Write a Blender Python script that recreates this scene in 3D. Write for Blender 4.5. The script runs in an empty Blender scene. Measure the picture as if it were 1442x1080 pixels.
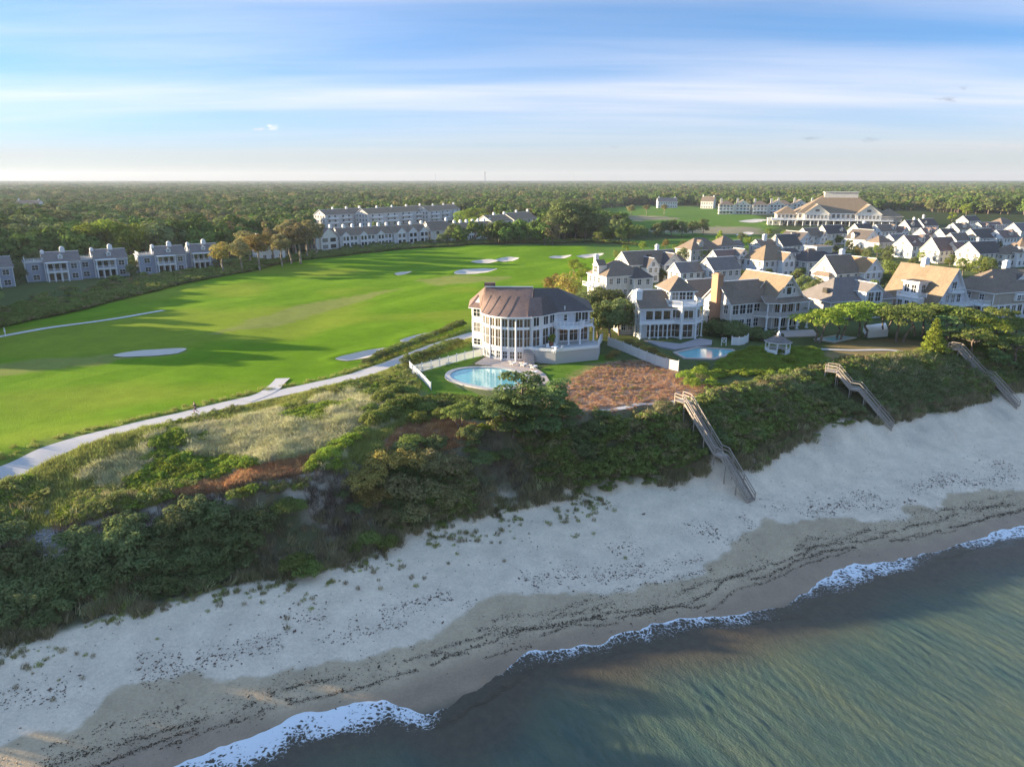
import bpy, math, random
import numpy as np
from mathutils import Vector
scene = bpy.context.scene
R = math.radians
COL = scene.collection

# ---------------------------------------------------------------- camera, sky, sun, exposure
CAM_Z = 43.5; PITCH = R(16.0); FPX = 1000.0
cam_d = bpy.data.cameras.new('camera'); cam = bpy.data.objects.new('camera', cam_d); COL.objects.link(cam)
cam.location = (0, 0, CAM_Z); cam.rotation_euler = (R(90) - PITCH, 0, 0)
cam_d.sensor_width = 36; cam_d.lens = FPX / 1442 * 36; cam_d.clip_start = 0.5; cam_d.clip_end = 40000
scene.camera = cam
SUN_EL = R(10.5); SUN_AZ = math.atan2(-0.98, 0.19)      # clockwise from +Y
sun_d = bpy.data.lights.new('sun', 'SUN'); sun = bpy.data.objects.new('sun', sun_d); COL.objects.link(sun)
sun_d.energy = 5.0; sun_d.angle = R(0.6); sun_d.color = (1.0, 0.82, 0.56)
sdir = Vector((math.sin(SUN_AZ) * math.cos(SUN_EL), math.cos(SUN_AZ) * math.cos(SUN_EL), math.sin(SUN_EL)))
sun.rotation_euler = sdir.to_track_quat('Z', 'Y').to_euler()
scene.view_settings.view_transform = 'Standard'; scene.view_settings.look = 'None'
scene.view_settings.exposure = 1.85; scene.view_settings.gamma = 1.0

class NT:
    """small node tree helper"""
    def __init__(self, tree): self.t = tree; tree.nodes.clear()
    def n(self, typ, ins=None, **props):
        nd = self.t.nodes.new(typ)
        for k, v in props.items(): setattr(nd, k, v)
        for k, v in (ins or {}).items():
            s = nd.inputs[k]
            if hasattr(v, 'is_output'): self.t.links.new(v, s)
            else: s.default_value = v
        return nd
    def math(self, op, a, b=0.0, c=0.0, clamp=False):
        return self.n('ShaderNodeMath', {0: a, 1: b, 2: c}, operation=op, use_clamp=clamp).outputs[0]
    def mix(self, f, a, b, typ='MIX'):
        m = self.n('ShaderNodeMix', data_type='RGBA', blend_type=typ, clamp_factor=True)
        for k, v in ((0, f), (6, a), (7, b)):
            s = m.inputs[k]
            if hasattr(v, 'is_output'): self.t.links.new(v, s)
            else: s.default_value = (v if k == 0 else (tuple(v) + (1,))[:4])
        return m.outputs[2]
    def ramp(self, f, stops):
        r = self.n('ShaderNodeValToRGB', {0: f}); e = r.color_ramp.elements
        while len(e) < len(stops): e.new(0.5)
        for q, (p, c) in zip(e, stops):
            q.position = p; q.color = (c, c, c, 1) if not hasattr(c, '__len__') else (tuple(c) + (1,))[:4]
        return r.outputs[0]
    def noise(self, vec, scale, detail=3.0, rough=0.55, w=None, dist=0.0):
        n_ = self.n('ShaderNodeTexNoise', {'Scale': scale, 'Detail': detail, 'Roughness': rough, 'Distortion': dist})
        if vec is not None: self.t.links.new(vec, n_.inputs['Vector'])
        return n_.outputs[0]
    def link(self, a, b): self.t.links.new(a, b)

world = bpy.data.worlds.new('World'); scene.world = world; world.use_nodes = True
world.cycles.sampling_method = 'MANUAL'; world.cycles.sample_map_resolution = 256
w = NT(world.node_tree)
tc = w.n('ShaderNodeTexCoord').outputs['Generated']
sep = w.n('ShaderNodeSeparateXYZ', {0: tc}); ez = w.math('MAXIMUM', sep.outputs[2], 0.0)
# clear dry air: the blue deepens quickly above the horizon
flat = w.n('ShaderNodeVectorMath', {0: w.n('ShaderNodeCombineXYZ', {0: sep.outputs[0], 1: sep.outputs[1], 2: 0.0}).outputs[0]}, operation='NORMALIZE').outputs[0]
fs_ = w.n('ShaderNodeSeparateXYZ', {0: flat}); lift = w.n('ShaderNodeCombineXYZ', {0: fs_.outputs[0], 1: fs_.outputs[1], 2: w.math('MINIMUM', w.math('ADD', w.math('MULTIPLY', ez, 2.7), 0.03), 0.62)}).outputs[0]
sky = w.n('ShaderNodeTexSky', {'Vector': w.n('ShaderNodeVectorMath', {0: lift}, operation='NORMALIZE').outputs[0]}, sky_type='NISHITA', sun_disc=False)
sky.sun_elevation = SUN_EL; sky.sun_rotation = SUN_AZ; sky.altitude = 0; sky.air_density = 1.0; sky.dust_density = 0.4; sky.ozone_density = 3.0
hs = w.n('ShaderNodeHueSaturation', {'Saturation': 1.28, 'Value': 0.75, 'Color': sky.outputs[0]}).outputs[0]
# cirrus: a thin high deck in perspective, streaked from left to right
dz = w.math('ADD', ez, 0.06)
cv = w.n('ShaderNodeCombineXYZ', {0: w.math('DIVIDE', sep.outputs[0], dz), 1: w.math('DIVIDE', sep.outputs[1], dz)}).outputs[0]
c1 = w.noise(w.n('ShaderNodeMapping', {'Vector': cv, 'Location': (4.2, 2.7, 0), 'Rotation': (0, 0, R(-9)), 'Scale': (0.13, 0.5, 1)}).outputs[0], 1.0, 2, 0.5, dist=0.3)
c2 = w.noise(w.n('ShaderNodeMapping', {'Vector': cv, 'Rotation': (0, 0, R(-5)), 'Scale': (0.3, 1.5, 1)}).outputs[0], 1.6, 4, 0.6, dist=0.4)
band = w.math('MULTIPLY', w.ramp(c1, [(0.30, 0.10), (0.74, 1)]), w.ramp(c2, [(0.25, 0.6), (0.62, 1)]))
band = w.math('MULTIPLY', band, 0.58, clamp=True)
cloudcol = w.n('ShaderNodeRGB'); cloudcol.outputs[0].default_value = (3.4, 3.0, 2.75, 1)
lowcol = w.n('ShaderNodeRGB'); lowcol.outputs[0].default_value = (1.15, 1.14, 1.16, 1)
skyc = w.mix(band, hs, cloudcol.outputs[0])
skyc = w.mix(w.ramp(ez, [(0.0, 0.97), (0.03, 0.8), (0.07, 0.45), (0.12, 0.18), (0.18, 0.0)]), skyc, lowcol.outputs[0])     # pale air over the horizon
# a few small low clouds far off: one white puff, some grey wisps
uu = w.math('DIVIDE', sep.outputs[0], w.math('MAXIMUM', sep.outputs[1], 0.01)); vv = w.math('DIVIDE', sep.outputs[2], w.math('MAXIMUM', sep.outputs[1], 0.01))
cn = w.noise(w.n('ShaderNodeCombineXYZ', {0: w.math('MULTIPLY', uu, 0.35), 1: vv}).outputs[0], 260.0, 4, 0.65)
for px_, py_, wu, wv_, c_ in ((383, 179, .010, .0050, (2.6, 2.4, 2.2)), (366, 182, .016, .0022, (1.9, 1.8, 1.8)), (1142, 195, .020, .0034, (0.85, 1.0, 1.2)), (1225, 197, .017, .0034, (0.85, 1.0, 1.2)), (1335, 140, .018, .006, (0.95, 1.1, 1.35)), (1357, 226, .014, .002, (1.0, 1.1, 1.2)), (866, 207, .010, .0018, (1.0, 1.1, 1.2)), (1357, 124, .008, .004, (1.0, 1.2, 1.4))):
    b_ = (540 - py_) / FPX; dy_ = math.cos(PITCH) + b_ * math.sin(PITCH); u0 = (px_ - 721) / FPX / dy_; v0 = (-math.sin(PITCH) + b_ * math.cos(PITCH)) / dy_
    e_ = w.math('ADD', w.math('POWER', w.math('DIVIDE', w.math('SUBTRACT', uu, u0), wu), 2.0), w.math('POWER', w.math('DIVIDE', w.math('SUBTRACT', vv, v0), wv_), 2.0))
    k_ = w.math('MULTIPLY', w.math('SUBTRACT', w.math('ADD', -1.15, w.math('MULTIPLY', cn, 3.6)), e_), 0.7, clamp=True)
    rgb = w.n('ShaderNodeRGB'); rgb.outputs[0].default_value = c_ + (1,); skyc = w.mix(w.math('MULTIPLY', k_, w.math('GREATER_THAN', sep.outputs[1], 0.1)), skyc, rgb.outputs[0])
bg = w.n('ShaderNodeBackground', {'Color': skyc, 'Strength': 0.14})
w.link(bg.outputs[0], w.n('ShaderNodeOutputWorld').inputs[0])

# ---------------------------------------------------------------- numeric helpers
rng = np.random.default_rng(7); random.seed(7)
CP, SP = math.cos(PITCH), math.sin(PITCH)
def ray(px, py):
    a = (px - 721) / FPX; b = (540 - py) / FPX
    return np.array([a, CP + b * SP, -SP + b * CP])
def P(px, py, z):
    """the world point at height z that the photograph shows at this pixel"""
    d = ray(px, py); t = (z - CAM_Z) / d[2]
    return d[0] * t, d[1] * t
def _h(ix, iy, seed):
    n = (ix.astype(np.int64) * 374761393 + iy.astype(np.int64) * 668265263 + seed * 974711) & 0x7fffffff
    n = ((n ^ (n >> 13)) * 1274126177) & 0x7fffffff
    return ((n ^ (n >> 16)) & 0xffff) / 65535.0
def vnoise(x, y, sc, seed=0):
    x = np.asarray(x, float) / sc; y = np.asarray(y, float) / sc
    ix = np.floor(x); iy = np.floor(y); fx = x - ix; fy = y - iy
    fx = fx * fx * (3 - 2 * fx); fy = fy * fy * (3 - 2 * fy)
    a = _h(ix, iy, seed); b = _h(ix + 1, iy, seed); c = _h(ix, iy + 1, seed); d = _h(ix + 1, iy + 1, seed)
    return (a + (b - a) * fx) * (1 - fy) + (c + (d - c) * fx) * fy - 0.5
def fbm(x, y, sc, seed=0, o=4):
    v = 0; a = 1.0
    for k in range(o): v = v + a * vnoise(x, y, sc / 2 ** k, seed + k * 17); a *= 0.5
    return v
def sstep(a, b, x):
    t = np.clip((np.asarray(x, float) - a) / (b - a), 0, 1); return t * t * (3 - 2 * t)
def polysd(poly, x, y):
    """signed distance to a polygon, negative inside"""
    x = np.asarray(x, float); y = np.asarray(y, float)
    d = np.full(x.shape, 1e18); ins = np.zeros(x.shape, bool); n = len(poly)
    for i in range(n):
        ax, ay = poly[i]; bx, by = poly[(i + 1) % n]
        ex, ey = bx - ax, by - ay; L = ex * ex + ey * ey + 1e-12
        t = np.clip(((x - ax) * ex + (y - ay) * ey) / L, 0, 1)
        d = np.minimum(d, (x - ax - t * ex) ** 2 + (y - ay - t * ey) ** 2)
        c = (ay > y) != (by > y)
        with np.errstate(divide='ignore', invalid='ignore'):
            xi = ax + (y - ay) * ex / (ey if abs(ey) > 1e-9 else 1e-9)
        ins ^= c & (x < xi)
    return np.where(ins, -1, 1) * np.sqrt(d)

# ---------------------------------------------------------------- the coast: lines along the shore
CX_, CY_ = 0.913, 0.407                  # along-shore direction; inland is (-CY_, CX_)
def st(x, y): return x * CX_ + y * CY_, -x * CY_ + y * CX_
def xy(s, t): return s * CX_ - t * CY_, s * CY_ + t * CX_
def line(pts):
    """pixels with heights -> sorted arrays s, t, z"""
    a = sorted([st(*P(px, py, z)) + (z,) for px, py, z in pts]); a = np.array(a)
    m = np.concatenate([[True], np.diff(a[:, 0]) > 0.3]); return a[m]
SWASH = line([(60, 1150, .1), (230, 1085, .1), (330, 1045, .1), (430, 1003, .1), (545, 985, .1), (600, 1006, .1), (640, 985, .1), (700, 950, .1), (745, 918, .1),
              (850, 905, .1), (880, 890, .1), (960, 872, .1), (1040, 862, .1), (1110, 850, .1), (1130, 833, .1), (1165, 808, .1),
              (1190, 795, .1), (1260, 787, .1), (1340, 770, .1), (1400, 747, .1), (1442, 738, .1), (1700, 690, .1)])
MEANW = line([(60, 1150, .1), (380, 1035, .1), (745, 935, .1), (1000, 875, .1), (1190, 800, .1), (1442, 742, .1), (1700, 690, .1)])
TOE = line([(-300, 985, 2.6), (0, 905, 2.8), (200, 855, 3), (330, 815, 3), (400, 812, 3), (480, 795, 3), (560, 770, 3), (640, 750, 3.2), (750, 722, 3.3), (860, 698, 3.4), (960, 690, 3.4),
            (1060, 700, 3.2), (1130, 680, 3.2), (1250, 645, 3.2), (1442, 600, 3.2), (1700, 545, 3.2)])
TOP = line([(-300, 790, 8.6), (0, 722, 9.0), (150, 706, 9.6), (300, 690, 10.4), (430, 668, 11.2), (520, 634, 11.8), (650, 612, 12.2), (800, 584, 12.4), (960, 566, 12.5),
            (1060, 546, 12.5), (1160, 522, 12.5), (1340, 494, 12.5), (1442, 470, 12.5), (1700, 430, 12.5)])
def ext(A, s, k):
    s = np.asarray(s, float); v = np.interp(s, A[:, 0], A[:, k])
    if k == 1:
        g0 = (A[-1, 1] - A[0, 1]) / (A[-1, 0] - A[0, 0])
        v = v + np.where(s < A[0, 0], (s - A[0, 0]) * g0 * 0, 0) + np.where(s > A[-1, 0], (s - A[-1, 0]) * 0.10, 0)
    return v
PLAT = 12.5
PATH_PX = [(-90, 674), (0, 650), (100, 624), (200, 599), (275, 582), (350, 564), (420, 549), (500, 531), (545, 515), (600, 493), (640, 479), (672, 470)]
PATH_W = [P(a, b, PLAT) for a, b in PATH_PX]
GOLF_EDGE = np.array([(-150, -20), (-95, 45)] + PATH_W[1:] + [(-3, 165), (14, 190), (38, 240), (75, 300), (130, 360), (170, 440)], float)
def golf_side(x, y):
    """metres west of the shore path and the village edge (positive on the golf course)"""
    ex = np.interp(y, GOLF_EDGE[:, 1], GOLF_EDGE[:, 0]); return ex - x
BUNK = []          # (polygon, depth) filled below, dips in the ground
FLATS = [[P(a, b, PLAT) for a, b in q] for q in ([(580, 555), (575, 522), (640, 500), (700, 488), (780, 490), (785, 545), (700, 568), (640, 562)],)]
def ground(x, y):
    x = np.asarray(x, float); y = np.asarray(y, float)
    s, t = st(x, y)
    W = ext(MEANW, s, 1); T = ext(TOE, s, 1); B = ext(TOP, s, 1); zT = ext(TOE, s, 2); zB = ext(TOP, s, 2)
    wob = fbm(x, y, 9, 3) * 1.2
    Tn = T + wob; Bn = np.maximum(B + wob, Tn + 2.5)
    zsea = np.maximum((t - W) * 0.07, -6.0)
    u = np.clip((t - W) / np.maximum(Tn - W, 1), 0, 1)
    zbeach = zT * (u ** 0.9)
    v = np.clip((t - Tn) / (Bn - Tn), 0, 1); vv = v * v * (3 - 2 * v) * 0.55 + v * 0.45
    zbl = zT + (zB - zT) * vv
    zup = zB + (PLAT - zB) * sstep(0, 14, t - Bn)
    z = np.where(t < W, zsea, np.where(t < Tn, zbeach, np.where(t < Bn, zbl, zup)))
    # rough ground on the bluff and the dunes, rolling golf links
    gs = golf_side(x, y)
    bl = sstep(-1, 2.5, t - Tn) * (1 - sstep(1, 4, t - Bn))
    z = z + bl * (fbm(x, y, 5, 11) * 0.9)
    # rills in the bare sand face towards the right
    dn = sstep(1, 4, t - Bn) * sstep(2.2, 6, -gs) * (1 - sstep(-14, -2, x)) * (1 - sstep(104, 116, y))
    z = z + dn * (fbm(x, y, 7, 23) * 1.0 + 0.15)
    g = sstep(3, 20, gs)
    z = z + g * (fbm(x, y, 46, 31, 3) * 1.5 + fbm(x, y, 17, 37, 2) * 0.28) * (1 - sstep(600, 900, y))
    bch = sstep(0.5, 3, t - W) * (1 - sstep(-3, 0.5, t - Tn))
    z = z + bch * (fbm(x, y, 3.5, 43, 3) * 0.10)
    for poly, dep in BUNK:
        bx = [q[0] for q in poly]; by = [q[1] for q in poly]
        m = (x > min(bx) - 4) & (x < max(bx) + 4) & (y > min(by) - 4) & (y < max(by) + 4)
        if m.any():
            sd = polysd(poly, x[m], y[m]); zz_ = z[m] if z.ndim else z
            z[m] = zz_ - dep * .6 * sstep(0.2, -1.6, sd) + 0.22 * dep * np.exp(-((sd - 1.4) / 1.2) ** 2)
    for poly in FLATS: k = sstep(3.5, 0, polysd(poly, x, y)); z = z * (1 - k) + PLAT * k
    far = np.hypot(x, y)
    z = z + sstep(1800, 9000, far) * 9.0
    return z
def gz(x, y): return float(ground(np.array([x]), np.array([y]))[0])
_TT = np.geomspace(30, 9000, 2600)
def G(px, py):
    """where the sight line of this pixel meets the ground"""
    d = ray(px, py); x = d[0] * _TT; y = d[1] * _TT; z = CAM_Z + d[2] * _TT
    h = ground(x, y); i = int(np.argmax(z < h))
    if i == 0: i = len(_TT) - 1
    a = (z[i - 1] - h[i - 1]); b = (h[i] - z[i]); f = a / (a + b + 1e-9)
    t = _TT[i - 1] + (_TT[i] - _TT[i - 1]) * f
    return d[0] * t, d[1] * t, CAM_Z + d[2] * t
# ---------------------------------------------------------------- mesh and object helpers
class MB:
    def __init__(s): s.v = []; s.f = []; s.m = []
    def quad(s, a, b, c, d, m=0):
        n = len(s.v); s.v += [a, b, c, d]; s.f.append((n, n + 1, n + 2, n + 3)); s.m.append(m)
    def poly(s, pts, m=0):
        n = len(s.v); s.v += list(pts); s.f.append(tuple(range(n, n + len(pts)))); s.m.append(m)
    def box(s, x0, x1, y0, y1, z0, z1, m=0):
        n = len(s.v)
        s.v += [(x0, y0, z0), (x1, y0, z0), (x1, y1, z0), (x0, y1, z0), (x0, y0, z1), (x1, y0, z1), (x1, y1, z1), (x0, y1, z1)]
        for q in ((0, 3, 2, 1), (4, 5, 6, 7), (0, 1, 5, 4), (1, 2, 6, 5), (2, 3, 7, 6), (3, 0, 4, 7)):
            s.f.append(tuple(n + k for k in q)); s.m.append(m)
        return s
    def prism(s, poly, z0, z1, m=0, cap=True):
        n = len(s.v); k = len(poly)
        zt = z1 if hasattr(z1, '__len__') else [z1] * k; zb = z0 if hasattr(z0, '__len__') else [z0] * k
        s.v += [(p[0], p[1], zb[i]) for i, p in enumerate(poly)] + [(p[0], p[1], zt[i]) for i, p in enumerate(poly)]
        for i in range(k):
            j = (i + 1) % k; s.f.append((n + i, n + j, n + k + j, n + k + i)); s.m.append(m)
        if cap:
            s.f.append(tuple(n + k + i for i in range(k))); s.m.append(m)
            s.f.append(tuple(n + k - 1 - i for i in range(k))); s.m.append(m)
        return s
    def slab(s, pts, th, m=0, m2=None):
        """a flat roof face with thickness th below it"""
        k = len(pts); n = len(s.v)
        s.v += [tuple(p) for p in pts] + [(p[0], p[1], p[2] - th) for p in pts]
        s.f.append(tuple(n + i for i in range(k))); s.m.append(m)
        s.f.append(tuple(n + k + k - 1 - i for i in range(k))); s.m.append(m if m2 is None else m2)
        for i in range(k):
            j = (i + 1) % k; s.f.append((n + k + i, n + k + j, n + j, n + i)); s.m.append(m if m2 is None else m2)
        return s
    def tube(s, a, b, r0, r1, k=6, m=0):
        a = Vector(a); b = Vector(b); d = (b - a).normalized(); u = d.orthogonal().normalized(); w_ = d.cross(u); n = len(s.v)
        for c, r in ((a, r0), (b, r1)):
            for i in range(k):
                th = 2 * math.pi * i / k; s.v.append(tuple(c + (u * math.cos(th) + w_ * math.sin(th)) * r))
        for i in range(k):
            j = (i + 1) % k; s.f.append((n + i, n + j, n + k + j, n + k + i)); s.m.append(m)
        s.f.append(tuple(n + k + i for i in range(k))); s.m.append(m)
        s.f.append(tuple(n + k - 1 - i for i in range(k))); s.m.append(m)
        return s
    def bar(s, a, b, wd, ht, m=0):
        """a rectangular beam from a to b"""
        a = Vector(a); b = Vector(b); d = (b - a).normalized(); up = Vector((0, 0, 1))
        if abs(d.z) > 0.98: up = Vector((0, 1, 0))
        r = d.cross(up).normalized() * (wd / 2); u = r.cross(d).normalized() * (ht / 2); n = len(s.v)
        for c in (a, b): s.v += [tuple(c - r - u), tuple(c + r - u), tuple(c + r + u), tuple(c - r + u)]
        for q in ((0, 1, 2, 3), (7, 6, 5, 4), (0, 4, 5, 1), (1, 5, 6, 2), (2, 6, 7, 3), (3, 7, 4, 0)): s.f.append(tuple(n + k for k in q)); s.m.append(m)
        return s
    def mesh(s, name, mats, smooth=False):
        me = bpy.data.meshes.new(name); me.from_pydata(s.v, [], s.f)
        if not isinstance(mats, (list, tuple)): mats = [mats]
        for q in mats: me.materials.append(q)
        if len(mats) > 1: me.polygons.foreach_set('material_index', s.m)
        if smooth: me.polygons.foreach_set('use_smooth', [True] * len(me.polygons))
        me.update(); return me
def obj(name, me, parent=None, loc=(0, 0, 0), rz=0.0, scale=None):
    o = bpy.data.objects.new(name, me); COL.objects.link(o); o.location = loc; o.rotation_euler = (0, 0, rz)
    if scale is not None: o.scale = scale if hasattr(scale, '__len__') else (scale,) * 3
    if parent is not None: o.parent = parent
    return o
def part(mb, name, mats, parent=None, loc=(0, 0, 0), rz=0.0, smooth=False): return obj(name, mb.mesh(name, mats, smooth), parent, loc, rz)
def tag(o, label=None, cat=None, group=None, kind=None):
    for k, v in (('label', label), ('category', cat), ('group', group), ('kind', kind)):
        if v: o[k] = v
    return o
def thing(name, label, cat, loc=(0, 0, 0), rz=0.0, group=None): return tag(obj(name, None, None, loc, rz), label, cat, group)
def npmesh(name, V, F, mats, matidx=None, smooth=False):
    """fast mesh from numpy arrays, F is (n,3) or (n,4)"""
    V = np.asarray(V, np.float32); F = np.asarray(F, np.int32); me = bpy.data.meshes.new(name); k = F.shape[1]
    me.vertices.add(len(V)); me.vertices.foreach_set('co', V.ravel())
    me.loops.add(F.size); me.loops.foreach_set('vertex_index', F.ravel())
    me.polygons.add(len(F)); me.polygons.foreach_set('loop_start', np.arange(0, F.size, k, dtype=np.int32)); me.polygons.foreach_set('loop_total', np.full(len(F), k, np.int32))
    for q in (mats if isinstance(mats, (list, tuple)) else [mats]): me.materials.append(q)
    if matidx is not None: me.polygons.foreach_set('material_index', np.asarray(matidx, np.int32))
    if smooth: me.polygons.foreach_set('use_smooth', np.ones(len(F), bool))
    me.update(calc_edges=True); return me

# ---------------------------------------------------------------- materials
M = {}
def pbsdf(name, build):
    m = bpy.data.materials.new(name); m.use_nodes = True; t = NT(m.node_tree)
    b = t.n('ShaderNodeBsdfPrincipled'); o = t.n('ShaderNodeOutputMaterial'); t.link(b.outputs[0], o.inputs[0])
    build(t, b); M[name] = m; return m
def setin(t, b, **kw):
    for k, v in kw.items():
        k = k.replace('_', ' ')
        if hasattr(v, 'is_output'): t.link(v, b.inputs[k])
        else: b.inputs[k].default_value = (tuple(v) + (1,))[:4] if hasattr(v, '__len__') else v
def bump(t, b, h, strength, dist=0.05): t.link(t.n('ShaderNodeBump', {'Strength': strength, 'Distance': dist, 'Height': h}).outputs[0], b.inputs['Normal'])
def objco(t): return t.n('ShaderNodeTexCoord').outputs['Object']
def geoco(t): return t.n('ShaderNodeNewGeometry').outputs['Position']
def orand(t): return t.n('ShaderNodeObjectInfo').outputs['Random']

def simple(name, col, rough=0.6, var=0.12, sc=1.5, bmp=0.0, spec=0.35, detail=4):
    def f(t, b):
        co = objco(t); n = t.noise(co, sc, detail, 0.6); r = orand(t)
        c = t.mix(n, tuple(x * (1 - var) for x in col), tuple(min(x * (1 + var), 1) for x in col))
        c = t.mix(0.35, c, t.mix(r, tuple(x * (1 - var) for x in col), tuple(min(1, x * (1 + var)) for x in col)))
        setin(t, b, Base_Color=c, Roughness=rough, Specular_IOR_Level=spec)
        if bmp: bump(t, b, t.noise(co, sc * 6, 3), bmp)
    return pbsdf(name, f)
def siding(name, col, course=0.16, var=0.1):
    def f(t, b):
        co = objco(t); sp = t.n('ShaderNodeSeparateXYZ', {0: co}); z = t.math('FRACT', t.math('DIVIDE', sp.outputs[2], course))
        n = t.noise(t.n('ShaderNodeMapping', {'Vector': co, 'Scale': (1.2, 1.2, 0.5)}).outputs[0], 1.1, 5, 0.65)
        n2 = t.noise(t.n('ShaderNodeMapping', {'Vector': co, 'Scale': (5, 5, 6)}).outputs[0], 1.0, 2)
        c = t.mix(t.ramp(n, [(0.3, 0), (0.7, 1)]), tuple(x * (1 - var * 1.6) for x in col), tuple(min(1, x * (1 + var)) for x in col))
        c = t.mix(t.math('MULTIPLY', n2, 0.35), c, tuple(x * (1 - 2.2 * var) for x in col))
        setin(t, b, Base_Color=c, Roughness=0.7, Specular_IOR_Level=0.25); bump(t, b, z, 0.5, 0.03)
    return pbsdf(name, f)
def roofing(name, col, var=0.25, course=0.14):
    def f(t, b):
        co = objco(t); sp = t.n('ShaderNodeSeparateXYZ', {0: co}); z = t.math('FRACT', t.math('DIVIDE', sp.outputs[2], course))
        big = t.noise(co, 0.45, 4, 0.6); fine = t.noise(t.n('ShaderNodeMapping', {'Vector': co, 'Scale': (4.5, 4.5, 7)}).outputs[0], 1.0, 3, 0.7)
        st_ = t.noise(t.n('ShaderNodeMapping', {'Vector': co, 'Scale': (2.2, 2.2, 0.25)}).outputs[0], 1.0, 3, 0.6)
        c = t.mix(t.ramp(fine, [(0.25, 0), (0.75, 1)]), tuple(x * (1 - var * 1.5) for x in col), tuple(x * (1 + var) for x in col))
        c = t.mix(t.ramp(big, [(0.35, 0), (0.65, 0.55)]), c, tuple(x * (1 + var) for x in col))
        c = t.mix(t.ramp(st_, [(0.45, 0), (0.75, 0.5)]), c, tuple(x * 0.55 for x in col))
        setin(t, b, Base_Color=c, Roughness=0.8, Specular_IOR_Level=0.2); bump(t, b, t.math('ADD', z, fine), 0.7, 0.05)
    return pbsdf(name, f)
def leafmat(name, c0, c1, c2, tr=0.35):
    """foliage: colour varies leaf by leaf, clump by clump and plant by plant"""
    m = bpy.data.materials.new(name); m.use_nodes = True; t = NT(m.node_tree)
    isl = t.n('ShaderNodeNewGeometry').outputs['Random Per Island']; r = orand(t)
    n = t.noise(geoco(t), 0.45, 3, 0.6)
    c = t.mix(t.ramp(isl, [(0.0, 0), (1.0, 1)]), c0, c1); c = t.mix(t.ramp(n, [(0.35, 0), (0.7, 0.75)]), c, c2)
    c = t.n('ShaderNodeHueSaturation', {'Hue': t.math('ADD', 0.485, t.math('MULTIPLY', r, 0.03)), 'Value': t.math('ADD', 0.75, t.math('MULTIPLY', r, 0.5)), 'Color': c}).outputs[0]
    d = t.n('ShaderNodeBsdfDiffuse', {'Color': c}); l = t.n('ShaderNodeBsdfTranslucent', {'Color': c})
    o = t.n('ShaderNodeOutputMaterial'); t.link(t.n('ShaderNodeMixShader', {0: tr, 1: d.outputs[0], 2: l.outputs[0]}).outputs[0], o.inputs[0]); M[name] = m; return m
simple('white_trim', (0.76, 0.76, 0.75), 0.45, 0.04); simple('white_paint', (0.72, 0.72, 0.71), 0.5, 0.05)
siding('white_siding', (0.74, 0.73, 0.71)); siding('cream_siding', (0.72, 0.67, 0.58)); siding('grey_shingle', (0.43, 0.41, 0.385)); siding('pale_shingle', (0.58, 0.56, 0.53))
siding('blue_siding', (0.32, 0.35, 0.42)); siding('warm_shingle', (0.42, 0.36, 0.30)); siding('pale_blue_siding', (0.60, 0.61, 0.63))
roofing('cedar_roof', (0.21, 0.14, 0.115)); roofing('brown_roof', (0.205, 0.155, 0.115)); roofing('dark_roof', (0.105, 0.088, 0.080)); roofing('grey_roof', (0.19, 0.165, 0.15)); roofing('tan_roof', (0.235, 0.175, 0.115)); roofing('orange_roof', (0.33, 0.20, 0.105))
simple('brick', (0.40, 0.23, 0.14), 0.8, 0.2, 4, 0.4); simple('concrete', (0.42, 0.40, 0.38), 0.8, 0.12, 2, 0.2); simple('stone_paving', (0.40, 0.33, 0.29), 0.8, 0.15, 1.2, 0.3)
simple('deck_wood', (0.27, 0.255, 0.26), 0.75, 0.15, 2.5, 0.3); simple('weathered_wood', (0.36, 0.30, 0.245), 0.8, 0.25, 3, 0.4); simple('fence_board', (0.62, 0.58, 0.54), 0.7, 0.14, 2.0, 0.2)
simple('gravel', (0.50, 0.46, 0.43), 0.9, 0.14, 3.0, 0.5, detail=8); simple('cart_path', (0.55, 0.54, 0.50), 0.9, 0.1, 2, 0.3, detail=7); simple('bunker_sand', (0.53, 0.47, 0.40), 0.95, 0.1, 1.0, 0.4, detail=7)
simple('black_metal', (0.02, 0.02, 0.022), 0.4, 0.1); simple('grey_metal', (0.35, 0.36, 0.37), 0.4, 0.1); simple('cushion', (0.75, 0.72, 0.68), 0.8, 0.05)
simple('terracotta', (0.30, 0.10, 0.06), 0.7, 0.2); simple('bark', (0.20, 0.155, 0.12), 0.9, 0.25, 4, 0.6); simple('pale_bark', (0.33, 0.27, 0.21), 0.9, 0.2, 4, 0.5)
simple('skin', (0.42, 0.24, 0.17), 0.6, 0.05); simple('dark_cloth', (0.02, 0.022, 0.028), 0.85, 0.2); simple('hair', (0.05, 0.03, 0.02), 0.7, 0.2); simple('scraps', (0.13, 0.085, 0.06), 0.9, 0.4, 2); simple('wrack', (0.065, 0.042, 0.024), 0.9, 0.4, 2)
simple('rock', (0.36, 0.34, 0.32), 0.9, 0.2, 2, 0.5); simple('green_metal_roof', (0.25, 0.33, 0.31), 0.5, 0.1)
def _glass(t, b):
    r = orand(t); c = t.ramp(r, [(0.0, (0.015, 0.018, 0.022)), (0.55, (0.04, 0.042, 0.045)), (0.8, (0.10, 0.085, 0.06)), (1.0, (0.26, 0.24, 0.21))])
    setin(t, b, Base_Color=c, Roughness=0.06, Specular_IOR_Level=0.6)
pbsdf('window_glass', _glass)
def _wglass(t, b):
    co = objco(t); n = t.noise(co, 0.8, 4, 0.7); c = t.ramp(n, [(0.3, (0.02, 0.018, 0.016)), (0.5, (0.10, 0.075, 0.05)), (0.62, (0.22, 0.17, 0.11)), (0.8, (0.04, 0.04, 0.04))])
    setin(t, b, Base_Color=c, Roughness=0.07, Specular_IOR_Level=0.55)
pbsdf('room_glass', _wglass)
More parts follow.
